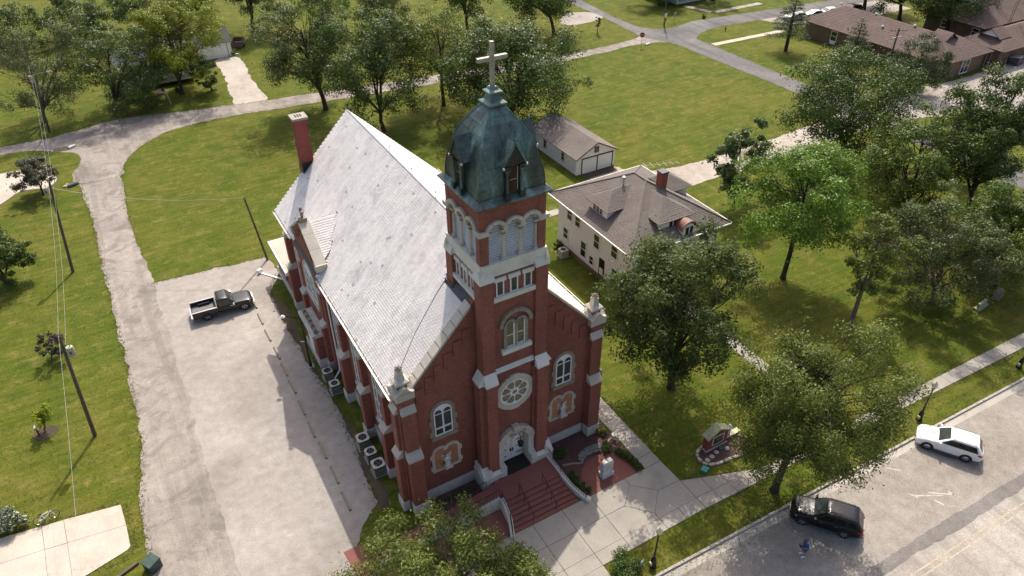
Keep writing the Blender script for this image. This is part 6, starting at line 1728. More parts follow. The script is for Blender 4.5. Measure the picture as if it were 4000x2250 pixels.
# ------------------------------------------------------------------ air conditioners, wheel stops
def ac_unit(label, x, y, s=.8, h=.85, rz=0.0, group='air conditioners along the church wall', m='dgrey'):
    A = thing('air_conditioner', label, 'air conditioner', (x, y, 0), rz, group)
    a = s/2
    MB().bb(-a-.08, a+.08, -a-.08, a+.08, 0, .08).build('pad', M['conc'], A)
    MB().bb(-a, a, -a, a, .08, h).build('cabinet', M[m], A)
    for k in range(5):
        z = .18+k*(h-.28)/5
        MB().bb(-a-.012, a+.012, -a-.012, a+.012, z, z+.03).build('louvre_band', M['grey'], A)
    tp_ = MB()
    n = 20; out = []; 
    ring = [(.37*s*math.cos(2*math.pi*i/n), .37*s*math.sin(2*math.pi*i/n)) for i in range(n)]
    sqp = []
    for cx_, sy_ in ring:
        k = (a+.02)/max(abs(cx_), abs(sy_)); sqp.append((cx_*k, sy_*k))
    V = [(p[0], p[1], h+.05) for p in ring]+[(p[0], p[1], h+.05) for p in sqp]+[(p[0], p[1], h) for p in sqp]
    tp_.add(V, [(i, (i+1) % n, n+(i+1) % n, n+i)[::-1] for i in range(n)]+[(n+i, n+(i+1) % n, 2*n+(i+1) % n, 2*n+i)[::-1] for i in range(n)])
    fixn(tp_.build('top_panel', M['alum'], A))
    MB().lathe([(.365*s, h+.004), (.365*s, h+.012)], n=20).build('fan_well', M['blackrub'], A)
    fn_ = MB().lathe([(.07, h+.014), (.07, h+.04)], n=10)
    for k in range(4):
        c_, s_ = math.cos(k*math.pi/2+.4), math.sin(k*math.pi/2+.4)
        fn_.add([(c_*.06-s_*.02, s_*.06+c_*.02, h+.03), (c_*.3*s-s_*.10, s_*.3*s+c_*.10, h+.03), (c_*.3*s+s_*.10, s_*.3*s-c_*.10, h+.016), (c_*.06+s_*.02, s_*.06-c_*.02, h+.016)], [(0, 1, 2, 3)])
    fn_.build('fan', M['dgrey'], A)
    for k in range(3): MB().arc(0, 0, .1+.1*k, .108+.1*k, 0, 6.283, 0, .006, 20) if False else None
    MB().path([(a, 0, .4), (a+.35, .1, .3), (a+.7, .15, .35)], .025, 5).build('pipe', M['blackrub'], A)
ac_unit('grey air conditioner by the downpipe, farthest along church wall', -8.85, 15.35, .8, .85)
ac_unit('grey air conditioner second from the downpipe along church wall', -8.85, 13.4, .8, .95)
ac_unit('large air conditioner, first of the three near front corner of church', -8.95, 6.35, .92, 1.0, m='dgrey')
ac_unit('smaller blue-grey air conditioner in the middle of the three by church wall', -8.9, 4.8, .80, .9)
ac_unit('large air conditioner nearest the front corner of the church', -8.85, 3.3, .92, 1.0)
ac_unit('beige air conditioner standing by the white house wall', 19.55, 20.9, .85, .85, 0, None, 'alum')
ut = MB().bb(-7.74, -7.72, 12.6, 14.6, 1.3, 1.32)
me_ = thing('utility_meters', 'grey meters and pipes on church wall behind air conditioners', 'meters', (-7.75, 13.6, 0))
for k, (y_, z_) in enumerate(((-.9, 1.7), (-.3, 1.75), (.5, 1.6))): MB().bb(-.16, 0.02, y_-.16, y_+.16, z_-.22, z_+.22).build('meter_box', M['grey'], me_)
MB().path([(-.08, -.9, 1.9), (-.08, -.9, 3.0)], .03, 5).build('conduit', M['steel'], me_)
WP = [((640, 757), (668, 795)), ((634, 757), (640, 772)), ]
stops = [(648, 802), (656, 800), (663, 802)]
ends = [((634, 755), (645, 773)), ((650, 792), (661, 814)), ((668, 832), (681, 857)), ((691, 877), (703, 901)), ((709, 918), (722, 943)), ((728, 960), (743, 987)), ((751, 1010), (767, 1043)), ((776, 1065), (791, 1098)), ((805, 1117), (820, 1150)), ((833, 1178), (850, 1213)), ((861, 1242), (880, 1281))]
nth = ('farthest', 'second farthest', 'third farthest', 'fourth farthest', 'fifth farthest', 'middle', 'fifth nearest', 'fourth nearest', 'third nearest', 'second nearest', 'nearest')
for i, (a, b_) in enumerate(ends):
    pa, pb = G(*a), G(*b_); c = ((pa[0]+pb[0])/2, (pa[1]+pb[1])/2)
    o = thing('wheel_stop', nth[i]+' timber wheel stop in the row beside the church', 'wheel stop', (c[0], c[1], .005), math.atan2(pb[1]-pa[1], pb[0]-pa[0]), 'wheel stops along the gravel lot')
    MB().prism([(-.09, 0), (.09, 0), (.075, .12), (.05, .145), (-.05, .145), (-.075, .12)], 'x', -.95, .95).build('beam', M['timber'], o)
    for q in (-.6, .6): MB().tube((q, 0, .14), (q, 0, .165), .02, n=6).build('anchor_pin', M['dgrey'], o)
rn = thing('ramp_rail', 'pale bent board lying by the back corner of church', 'board', (-9.0, 33.2, .03), 2.2)
MB().bb(-1.9, 1.9, -.11, .11, .0, .06).build('board', M['white'], rn)
MB().bb(1.5, 1.75, -.25, .25, .05, .45).build('end_block', M['white'], rn)

# ------------------------------------------------------------------ statues, monument, brick shrine, bench
def figure(root, h, mat, wings=False):
    """robed standing figure: robe, shoulders, head, folded arms, facing -y"""
    k = h/1.0
    rings = []
    for z, rx, ry, yo in ((0, .20, .16, 0), (.05, .21, .17, 0), (.28, .165, .135, -.01), (.5, .15, .12, 0), (.60, .16, .12, .0), (.72, .185, .115, .0), (.78, .17, .10, 0), (.815, .075, .065, 0), (.84, .058, .055, 0), (.87, .075, .08, -.01), (.92, .085, .095, -.01), (.965, .07, .078, 0), (.995, .025, .03, .01)):
        rings.append([(k*rx*math.cos(2*math.pi*i/14)*(1+.06*math.cos(4*math.pi*i/14*2)*(z < .5)), k*(yo+ry*math.sin(2*math.pi*i/14)), k*z) for i in range(14)])
    b_ = MB().loft(rings).build('robed_body', M[mat], root, 60)
    MB().path([(k*.17, 0, k*.73), (k*.19, -.06*k, k*.58), (k*.05, -.15*k, k*.60)], [.045*k, .045*k, .03*k], 6).build('arm', M[mat], b_, 60)
    MB().path([(-k*.17, 0, k*.73), (-k*.19, -.06*k, k*.58), (-k*.03, -.15*k, k*.63)], [.045*k, .045*k, .03*k], 6).build('arm', M[mat], b_, 60)
    MB().bb(-.24*k, .24*k, -.2*k, .2*k, -.06*k, .005*k).build('plinth', M[mat], root)
    if wings:
        for s in (-1, 1):
            MB().loft([[(s*.04*k, .10*k, .75*k), (s*.06*k, .16*k, .80*k), (s*.05*k, .14*k, .55*k)], [(s*.28*k, .12*k, .92*k), (s*.30*k, .17*k, .95*k), (s*.22*k, .16*k, .45*k)], [(s*.33*k, .13*k, .80*k), (s*.35*k, .17*k, .82*k), (s*.26*k, .16*k, .40*k)]]).build('wing', M[mat], b_)
for xc, wg, l in ((-4.97, True, 'white angel statue on bracket in the left facade niche'), (4.9, True, 'white angel statue on bracket in the right facade niche')):
    s = thing('angel_statue', l, 'statue', (xc, YF-.26, 3.03), 0, 'angel statues in the facade niches')
    figure(s, 1.25, 'statue', True)
MO = thing('white_monument', 'white stone monument with curved twin-tablet top on the red terrace', 'monument', (5.98, -5.72, .06), 0)
MB().bb(-.52, .52, -.30, .30, 0, .38).build('base', M['statue'], MO)
tb = [(-.46, .38), (.46, .38), (.46, 1.15)]+[(.23+.23*math.cos(math.pi*i/8), 1.15+.20*math.sin(math.pi*i/8)) for i in range(1, 9)]+[(-.23+.23*math.cos(math.pi*i/8), 1.15+.20*math.sin(math.pi*i/8)) for i in range(1, 9)]
MB().prism([(x_, .38+(z_-.38)*1.33) for x_, z_ in tb], 'y', -.20, .16).build('tablet', M['statue'], MO)
for i in range(7): MB().bb(-.36, .36-.05*(i % 3), -.207, -.199, 1.3-i*.1, 1.315-i*.1).build('inscription_line', M['grey'], MO)
GS = thing('brick_shrine_sign', 'small gabled red brick shrine with framed panel and slate coping', 'shrine', (15.15, -7.65, 0), 0)
MB().prism([(-1.05, .12), (1.05, .12), (1.05, 1.45), (0, 2.05), (-1.05, 1.45)], 'y', -.22, .28).build('wall', M['orbrick'], GS)
GS.children[0].data.materials[0] = M['chimbrick']
MB().bb(-1.12, 1.12, -.30, .36, 0, .13).build('base', M['stone'], GS)
for s in (-1, 1):
    MB().prism([(s*1.18, 1.38), (0, 2.06), (0, 2.20), (s*1.18, 1.52)], 'y', -.34, .40).build('coping', M['grey'], GS)
pn = MB().bb(-.55, .62, -.26, -.215, .45, 1.38).build('panel_frame', M['stone2'], GS)
MB().bb(-.46, .53, -.275, -.258, .54, 1.29).build('panel', M['glass'], pn)
MB().bb(1.13, 2.6, -.12, .25, 0, .30).build('low_wall', M['chimbrick'], GS)
MB().bb(1.12, 2.62, -.16, .29, .30, .38).build('wall_coping', M['grey'], GS)
MS = thing('madonna_statue', 'white robed statue standing on low wall beside the brick shrine', 'statue', (16.55, -7.6, .44), 0)
figure(MS, 1.15, 'statue')
bed = smooth_line([(13.2, -7.9), (13.2, -8.75), (14.0, -9.2), (15.3, -9.35), (16.6, -9.5), (17.5, -9.1), (17.75, -8.3), (17.2, -7.6), (16, -7.4), (14.0, -7.4)], 5, True)
sheet('shrine_bed', bed, .02, M['redmulch'], None, .02)
ed = thing('bed_edging', 'ring of grey edging stones around the brick shrine bed', 'edging')
for i in range(0, len(bed)):
    a = bed[i]; b_ = bed[(i+1) % len(bed)]
    L = math.dist(a, b_)
    Mx = Matrix.Translation(((a[0]+b_[0])/2, (a[1]+b_[1])/2, 0)) @ Matrix.Rotation(math.atan2(b_[1]-a[1], b_[0]-a[0]), 4, 'Z')
    MB(Mx).bb(-L/2+.012, L/2-.012, -.12, .10, 0, .15+.01*(i % 3)).build('edging_stone', M['stone'] if i % 3 else M['stoneold'], ed)
e2 = thing('rock_bed_edging', 'curved line of grey edging stones in the rock bed by steps', 'edging')
cv = smooth_line([(3.6, -3.35), (4.3, -3.55), (5.0, -3.85), (5.3, -3.6)], 4)+smooth_line([(6.9, -3.65), (7.5, -3.5), (8.1, -3.1), (8.6, -2.9)], 4)
for i in range(len(cv)-1):
    a, b_ = cv[i], cv[i+1]
    if math.dist(a, b_) > .8: continue
    L = math.dist(a, b_)
    Mx = Matrix.Translation(((a[0]+b_[0])/2, (a[1]+b_[1])/2, 0)) @ Matrix.Rotation(math.atan2(b_[1]-a[1], b_[0]-a[0]), 4, 'Z')
    MB(Mx).bb(-L/2+.01, L/2-.01, -.09, .09, 0, .10).build('edging_stone', M['stoneold'], e2)
M['benchgrey'] = plain('lichened_grey_stone', (.20, .205, .19), .85, var=.3)
BN = thing('stone_bench', 'curved grey stone bench of three blocks behind white monument', 'bench', (6.05, -3.35, 0))
for k, (x_, y_, a) in enumerate(((-.72, -.12, .42), (0, .06, .05), (.72, .0, -.22))):
    Mx = Matrix.Translation((x_, y_, 0)) @ Matrix.Rotation(a, 4, 'Z')
    MB(Mx).bb(-.35, .35, -.22, .22, .40, .50).build('seat_slab', M['dgrey'] if False else M['benchgrey'], BN)
    MB(Mx).bb(-.30, .30, -.16, .16, 0, .40).build('bench_block', M['stone'], BN)
for k, (x_, y_, l) in enumerate(((13.65, -8.55, 'pale stepping stone at the left end of shrine bed'), (14.2, -8.45, 'round stepping stone in the middle of shrine bed'), (14.8, -8.3, 'stepping stone nearest the panel in shrine bed'))):
    o = MB().lathe([(.2, .02), (.21, .05), (.17, .07)], (x_, y_, 0), 9).build('stepping_stone', M['stone']); tag(o, l, 'stone', 'stepping stones in the shrine bed')
o = MB().lathe([(.12, .02), (.15, .16), (.12, .2), (.10, .12)], (15.35, -8.2, 0), 12).build('flower_pot', M['teal'], None, 40); tag(o, 'small teal pot in the shrine bed', 'pot')
o = fixn(MB().lathe([(.18, .02), (.2, .12), (.1, .2)], (15.75, -8.45, 0), 8).build('white_rock', M['statue'], None)); tag(o, 'rounded white rock beside teal pot in shrine bed', 'rock')
GB = thing('teal_utility_box', 'small teal utility box on the grass beside the sidewalk', 'utility box', (12.75, -9.2, 0), .35)
MB().bb(-.24, .24, -.22, .22, 0, .22).build('box', M['teal'], GB); MB().bb(-.26, .26, -.24, .24, .22, .26).build('lid', M['teal'], GB)
BI = thing('birdbath', 'small pale stone ornament at the corner of rock bed', 'ornament', (8.65, -3.1, 0))
MB().lathe([(.14, 0), (.1, .1), (.07, .4), (.2, .5), (.22, .56), (.16, .52)], n=10).build('bowl', M['stone2'], BI, 40)
LN = thing('hanging_lantern', 'black iron lantern on scroll bracket hanging over church door', 'lantern', (TX+.05, -2.6, 4.05))
MB().path([(0, .38, .75), (0, .1, .82), (0, -.12, .70), (0, -.14, .45)], .025, 6).build('bracket', M['black'], LN)
for s in (-1, 1):
    MB().path([(s*(.15+.08*i-.0*i)+s*.0, .2, .62+.13*math.sin(i*1.1)) for i in range(6)], .022, 5).build('scroll', M['black'], LN)
    MB().path([(s*.55+.1*math.cos(t*.8)*s, .2, .75+.1*math.sin(t*.8)) for t in range(8)], .02, 5).build('scroll', M['black'], LN)
MB().lathe([(.06, -.42), (.17, -.38), (.22, -.05), (.25, 0), (.12, .16), (.04, .3), (.03, .42)], (0, -.14, .1), 8).build('lantern_body', M['black'], LN)
MB().lathe([(.15, -.3), (.2, -.08)], (0, -.14, .095), 8).build('lantern_glass', M['glass'], LN)

# ------------------------------------------------------------------ small things round the site
TR = thing('green_utility_cabinet', 'dark green utility cabinet beside the side street at lower left', 'utility box', (-25.15, 3.4, 0), .55)
MB().bb(-.42, .42, -.42, .42, 0, .75).build('cabinet', M['greenbox'], TR); MB().prism([(-.46, .75), (.46, .75), (.42, .92), (-.46, .84)], 'y', -.46, .46).build('lid', M['greenbox'], TR)
LG = thing('timber_post', 'weathered timber beam lying in grass by pale driveway', 'timber', (-26.9, 3.95, 0), .35)
MB().bb(-.95, .95, -.10, .10, 0, .18).build('beam', M['wood'], LG); MB().bb(-1.25, -1.0, -.14, .14, 0, .45).build('post_stub', M['timber'], LG)
ML = thing('mailbox', 'pale mailbox beside yellow-green sapling on the left lawn', 'mailbox', (-31.35, 20.75, 0))
MB().bb(-.05, .05, -.05, .05, 0, .8).build('post', M['black'], ML); MB().prism([(-.12, .8), (.12, .8), (.12, .95), (.06, 1.02), (-.06, 1.02), (-.12, .95)], 'y', -.25, .25).build('box', M['alum'], ML)
def torus(mb, c, R, r, ax, n=20, m=6):
    ax = Vector(ax).normalized(); u = ax.orthogonal().normalized(); v_ = ax.cross(u); rings = []
    for i in range(n):
        a = 2*math.pi*i/n; d = u*math.cos(a)+v_*math.sin(a); p = Vector(c)+d*R
        rings.append([tuple(p+d*(r*math.cos(2*math.pi*k/m))+ax*(r*math.sin(2*math.pi*k/m))) for k in range(m)])
    mb.loft(rings+[rings[0]], False); return mb
BK = thing('bicycle', 'white bicycle lying on its side at the driveway edge', 'bicycle', (-31.15, 11.15, .06), .12)
BM_ = Matrix.Rotation(rad(82), 4, 'X')
for x_ in (-.52, .52):
    wl = torus(MB(BM_), (x_, .33, 0), .31, .025, (0, 0, 1)).build('wheel', M['blackrub'], BK, 60)
    torus(MB(BM_), (x_, .33, 0), .275, .014, (0, 0, 1)).build('rim', M['chrome'], wl, 60)
fr_ = MB(BM_)
for a, b_ in (((-.52, .33, 0), (-.12, .30, 0)), ((-.12, .30, 0), (-.22, .75, 0)), ((-.52, .33, 0), (-.2, .68, 0)), ((-.12, .30, 0), (.36, .70, 0)), ((-.2, .7, 0), (.36, .76, 0)), ((.36, .82, 0), (.52, .33, 0))): fr_.tube(a, b_, .032, n=6)
fr_.build('frame', M['white'], BK, 60)
MB(BM_).path([(.30, .98, -.28), (.40, .96, -.1), (.36, .92, 0), (.40, .96, .1), (.30, .98, .28)], .018, 6).tube((.36, .8, 0), (.36, .93, 0), .02, n=6).build('handlebar', M['black'], BK, 60)
MB(BM_).loft([[(-.36, .80, -.08), (-.36, .80, .08), (-.36, .84, .08), (-.36, .84, -.08)], [(-.08, .81, -.02), (-.08, .81, .02), (-.08, .84, .02), (-.08, .84, -.02)]]).tube((-.22, .74, 0), (-.22, .8, 0), .018, n=6).build('saddle', M['black'], BK)
MB(BM_).tube((-.12, .30, -.12), (-.12, .30, .12), .02, n=6).bb(-.17, -.07, .28, .31, .1, .2).bb(-.17, -.07, .28, .31, -.2, -.1).build('pedals', M['black'], BK)
def sign_post(name, label, base, h, rz=0):
    s = thing(name, label, 'sign', (base[0], base[1], 0), rz)
    MB().tube((0, 0, -.1), (0, 0, h), .04, n=6).build('post', M['steel'], s)
    return s
SS = sign_post('stop_sign', 'red octagonal stop sign on the lawn corner by the intersection', (70.3, 71.7), 2.3, rad(0))
octp = lambda r: [(r*math.cos(math.pi/8+math.pi/4*i), 2.25+r*math.sin(math.pi/8+math.pi/4*i)) for i in range(8)]
MX_ = Matrix.Rotation(rad(-35), 4, 'Z')
pl_ = MB(MX_).prism(octp(.52), 'y', -.07, -.05).build('plate_border', M['white'], SS)
MB(MX_).prism(octp(.46), 'y', -.085, -.071).build('plate', M['redpaint'], SS)
cu = bpy.data.curves.new('lettering', 'FONT'); cu.body = 'STOP'; cu.size = .36; cu.align_x = 'CENTER'; cu.align_y = 'CENTER'; cu.extrude = .004
tmp = bpy.data.objects.new('tmp_text', cu); COL.objects.link(tmp)
bpy.context.view_layer.update()
me = bpy.data.meshes.new_from_object(tmp.evaluated_get(bpy.context.evaluated_depsgraph_get())); bpy.data.objects.remove(tmp, do_unlink=True)
me.materials.clear(); lt = addobj('lettering', me, M['white'], SS); lt.matrix_basis = MX_ @ Matrix.Translation((0, -.092, 2.25)) @ Matrix.Rotation(math.pi/2, 4, 'X')
s2 = sign_post('corner_sign', 'round-topped grey sign on the far corner lawn', (85.6, 80.4), 2.0); MB().bb(-.3, .3, -.03, .0, 1.3, 2.0).build('plate', M['grey'], s2)
s3 = thing('pole_signs', 'white and orange signs fixed on post at the intersection', 'sign', (80.9, 77.9, 0), 0)
MB().tube((0, 0, -.1), (0, 0, 3.4), .05, n=6).build('post', M['dgrey'], s3)
MB().bb(-.3, .3, -.08, -.05, 2.3, 3.1).build('white_plate', M['white'], s3); MB().bb(-.3, .3, -.08, -.05, 1.5, 2.2).build('orange_plate', plain('orange_sign', (.50, .18, .02), .5), s3)
def hydrant(label, p):
    h = thing('fire_hydrant', label, 'fire hydrant', (p[0], p[1], 0))
    MB().lathe([(.16, 0), (.16, .06), (.11, .08), (.11, .55), (.15, .57), (.15, .62), (.10, .74), (.03, .8)], n=10).build('barrel', M['redpaint'], h, 40)
    MB().tube((-.2, 0, .45), (.2, 0, .45), .06, n=8).build('outlets', M['redpaint'], h)
hydrant('red fire hydrant on the lawn beside the school path', (90.6, 71.0)); hydrant('red fire hydrant in shade at the edge of back road', (-16.5, 86.6))
FP = thing('flagpole', 'short white flagpole leaning with striped flag at top left', 'flagpole', (-10.2, 87.4, 0))
MB().path([(0, 0, 0), (-.35, .1, 2.9)], .03, 6).build('pole', M['white'], FP)
fl = []
for i in range(7):
    fl = MB().hexa([(-.33, .1, 2.75-i*.12), (-1.4, .25, 2.62-i*.12+.08), (-1.4, .27, 2.62-i*.12+.08), (-.33, .12, 2.75-i*.12)], [(-.33, .1, 2.87-i*.12), (-1.4, .25, 2.74-i*.12+.08), (-1.4, .27, 2.74-i*.12+.08), (-.33, .12, 2.87-i*.12)]).build('stripe', M['redpaint'] if i % 2 == 0 else M['white'], FP)
MB().hexa([(-.31, .085, 2.42), (-.78, .15, 2.40), (-.78, .16, 2.40), (-.31, .095, 2.42)], [(-.31, .085, 2.86), (-.78, .15, 2.80), (-.78, .16, 2.80), (-.31, .095, 2.86)]).build('canton', plain('navy_cloth', (.02, .03, .10), .8), FP)
MX2 = thing('mailbox', 'black mailbox on a post at the edge of back road', 'mailbox', (-13.6, 86.0, 0))
MB().bb(-.05, .05, -.05, .05, 0, 1.0).build('post', M['wood'], MX2); MB().prism([(-.14, 1.0), (.14, 1.0), (.14, 1.18), (.07, 1.27), (-.07, 1.27), (-.14, 1.18)], 'y', -.3, .3).build('box', M['black'], MX2)
TL = thing('utility_trailer', 'dark open trailer with wooden sides beside the white shed', 'trailer', (5.6, 110.6, 0), -.35)
MB().bb(-.9, .9, -1.5, 1.5, .55, .65).build('deck', M['timber'], TL)
for s in (-1, 1):
    MB().bb(s*.9-.04, s*.9+.04, -1.5, 1.5, .65, 1.35).build('side_board', M['wood'], TL)
    wl = MB(Matrix.Translation((s*1.05, -.2, .36)) @ Matrix.Rotation(math.pi/2, 4, 'Y')).lathe([(.36, -.1), (.36, .1)], n=14).build('wheel', M['blackrub'], TL)
    MB().bb(-.9, .9, s*1.5-.04, s*1.5+.04, .65, 1.35).build('end_board', M['wood'], TL)
MB().path([(-.7, -1.5, .55), (0, -2.7, .45), (.7, -1.5, .55)], .05, 5).build('drawbar', M['dgrey'], TL)
DU = thing('dumpster', 'dark dumpster with pale lids by the brick block', 'dumpster', (120.6, 31.0, 0), .1)
MB().prism([(-.8, .12), (.6, .12), (.85, 1.15), (-.8, 1.4)], 'x', -1.1, 1.1).build('bin', M['dgrey'], DU)
for s in (-1, 1): MB().hexa([(s*.03, .88, 1.18), (s*1.1, .88, 1.18), (s*1.1, -.82, 1.43), (s*.03, -.82, 1.43)], [(s*.03, .88, 1.25), (s*1.1, .88, 1.25), (s*1.1, -.82, 1.5), (s*.03, -.82, 1.5)]).build('lid', M['alum'], DU)
MB().bb(-.3, .3, -.83, -.805, .5, .85).build('label_plate', M['redpaint'], DU)
HR_ = thing('pipe_rails', 'two thin pale pipe rails by the brick block entrance', 'railing', (118.2, 31.4, 0))
for q in (0, 1.3): MB().path([(q, 0, 0), (q, 0, 1.0), (q+.6, .1, 1.0)], .035, 6).build('rail', M['alum'], HR_)
TWR = thing('lattice_mast', 'thin steel lattice mast in front of the hall roof at top right', 'mast', (126.6, 37.4, 0))
for k in range(3):
    a = k*2.094; MB().tube((.22*math.cos(a), .22*math.sin(a), 0), (.22*math.cos(a), .22*math.sin(a), 12), .03, n=4).build('leg', M['dgrey'], TWR)
zz = MB()
for i in range(24):
    a0, a1 = (i % 3)*2.094, ((i+1) % 3)*2.094
    zz.tube((.22*math.cos(a0), .22*math.sin(a0), i*.5), (.22*math.cos(a1), .22*math.sin(a1), (i+1)*.5), .018, n=4)
zz.build('bracing', M['dgrey'], TWR)
CV = thing('culvert_end', 'white culvert pipe end in bare soil by the back road', 'culvert', (-24.9, 78.6, 0), .5)
MB(Matrix.Rotation(math.pi/2, 4, 'Y')).lathe([(.24, -.5), (.24, .5)], (-.12, 0, 0), 12).build('pipe', M['stone2'], CV, 40)
CV2 = thing('culvert_end', 'broken culvert end with tan rubble by the driveway mouth', 'culvert', (-25.6, 66.2, 0), .3)
MB(Matrix.Rotation(math.pi/2, 4, 'Y')).lathe([(.3, -.6), (.3, .6)], (-.1, 0, 0), 12).build('pipe', M['dgrey'], CV2, 40)
rg = random.Random(3)
for i in range(7): MB(Matrix.Translation((rg.uniform(-.9, .9), rg.uniform(-.7, .7), 0)) @ Matrix.Rotation(rg.random()*3, 4, 'Z')).bb(-.2, .2, -.13, .13, 0, .14).build('rubble', M['dirt'], CV2)
sheet('culvert_soil', [(-25.9+1.6*math.cos(i*.6)*(1+.2*math.sin(i*2)), 78.7+.8*math.sin(i*.6)) for i in range(10)], .017, M['soil'], None)
CU3 = thing('culvert_end', 'white concrete culvert end near the stop sign', 'culvert', (72.0, 72.0, 0), .2)
MB(Matrix.Rotation(math.pi/2, 4, 'Y')).lathe([(.22, -.6), (.22, .6)], (-.1, 0, 0), 10).build('pipe', M['stone2'], CU3, 40)
PF = MB().bb(23.0, 23.6, -14.0, -13.6, 0, .02)
sg = sign_post('blue_sign', 'small blue and white sign at the edge of shrub by street', (3.35, -13.35), .9, .3); MB().bb(-.16, .16, -.02, .01, .55, .95).build('plate', plain('pale_blue_sign', (.25, .38, .45), .5), sg)
PL = thing('memorial_tablet', 'grey granite memorial slab in shade near the right edge', 'memorial', (50.2, -7.6, 0), .1)
MB().bb(-.9, .9, -.3, .3, 0, .18).build('slab', M['grey'], PL); MB().bb(-.75, .75, -.12, .12, .18, .7).build('tablet', M['grey'], PL)
BO = thing('memorial_stone', 'standing stone block at right edge beside memorial slab', 'memorial', (53.0, -7.5, 0), .3)
MB().loft([[(-.5, -.35, 0), (.5, -.35, 0), (.5, .35, 0), (-.5, .35, 0)], [(-.42, -.3, .9), (.45, -.28, .95), (.4, .3, 1.0), (-.4, .3, .9)]]).build('stone', M['stoneold'], BO)
# ------------------------------------------------------------------ vehicles (local +x forward, +y left)
def subsurf(o, lv=2):
    m = o.modifiers.new('smooth', 'SUBSURF'); m.levels = lv; m.render_levels = lv
    o.data.polygons.foreach_set('use_smooth', [True]*len(o.data.polygons))
    return o
def patch(root, name, mat, P, off=.012, u=(.06, .94), v=(.1, .9), flip=False):
    """flat pane on a quad P=[b0,b1,t1,t0], inset in u,v and set proud of it"""
    B0, B1, T1, T0 = [Vector(p) for p in P]
    f = lambda a, b_: (B0*(1-a)+B1*a)*(1-b_)+(T0*(1-a)+T1*a)*b_
    n = (B1-B0).cross(T0-B0).normalized()*(-1 if flip else 1)
    q = [f(u[0], v[0]), f(u[1], v[0]), f(u[1], v[1]), f(u[0], v[1])]
    a = [tuple(p+n*off) for p in q]; b_ = [tuple(p-n*.02) for p in q]
    o = MB().hexa(b_, a).build(name, M[mat], root); fixn(o); return o, a
def wheel(root, x, y, r, mat_rim='steel', dark=False):
    s = 1 if y > 0 else -1
    Mx = Matrix.Translation((x, y, r)) @ Matrix.Rotation(-s*math.pi/2, 4, 'X')
    wl = MB(Mx).lathe([(r*.66, -.11), (r*.93, -.115), (r, -.07), (r, .07), (r*.93, .11), (r*.68, .115), (r*.66, .08)], n=22).build('wheel', M['blackrub'], root, 40)
    rm = MB(Mx).lathe([(r*.66, .06), (r*.66, .095), (r*.60, .10), (r*.58, .055)], n=22).build('rim', M['chrome'], wl, 40)
    MB(Mx).lathe([(r*.6, .04), (r*.6, .05)], n=20).build('wheel_well', M['blackrub'], wl)
    for k in range(5):
        a = 2*math.pi*k/5+.3
        R_ = Mx @ Matrix.Rotation(a, 4, 'Z')
        MB(R_).bb(.03, r*.60, -.035, .035, .055, .095).build('spoke', M['steel'] if not dark else M['grey'], wl)
    MB(Mx).lathe([(.07, .06), (.06, .10)], n=10).build('hub', M['dgrey'], wl)
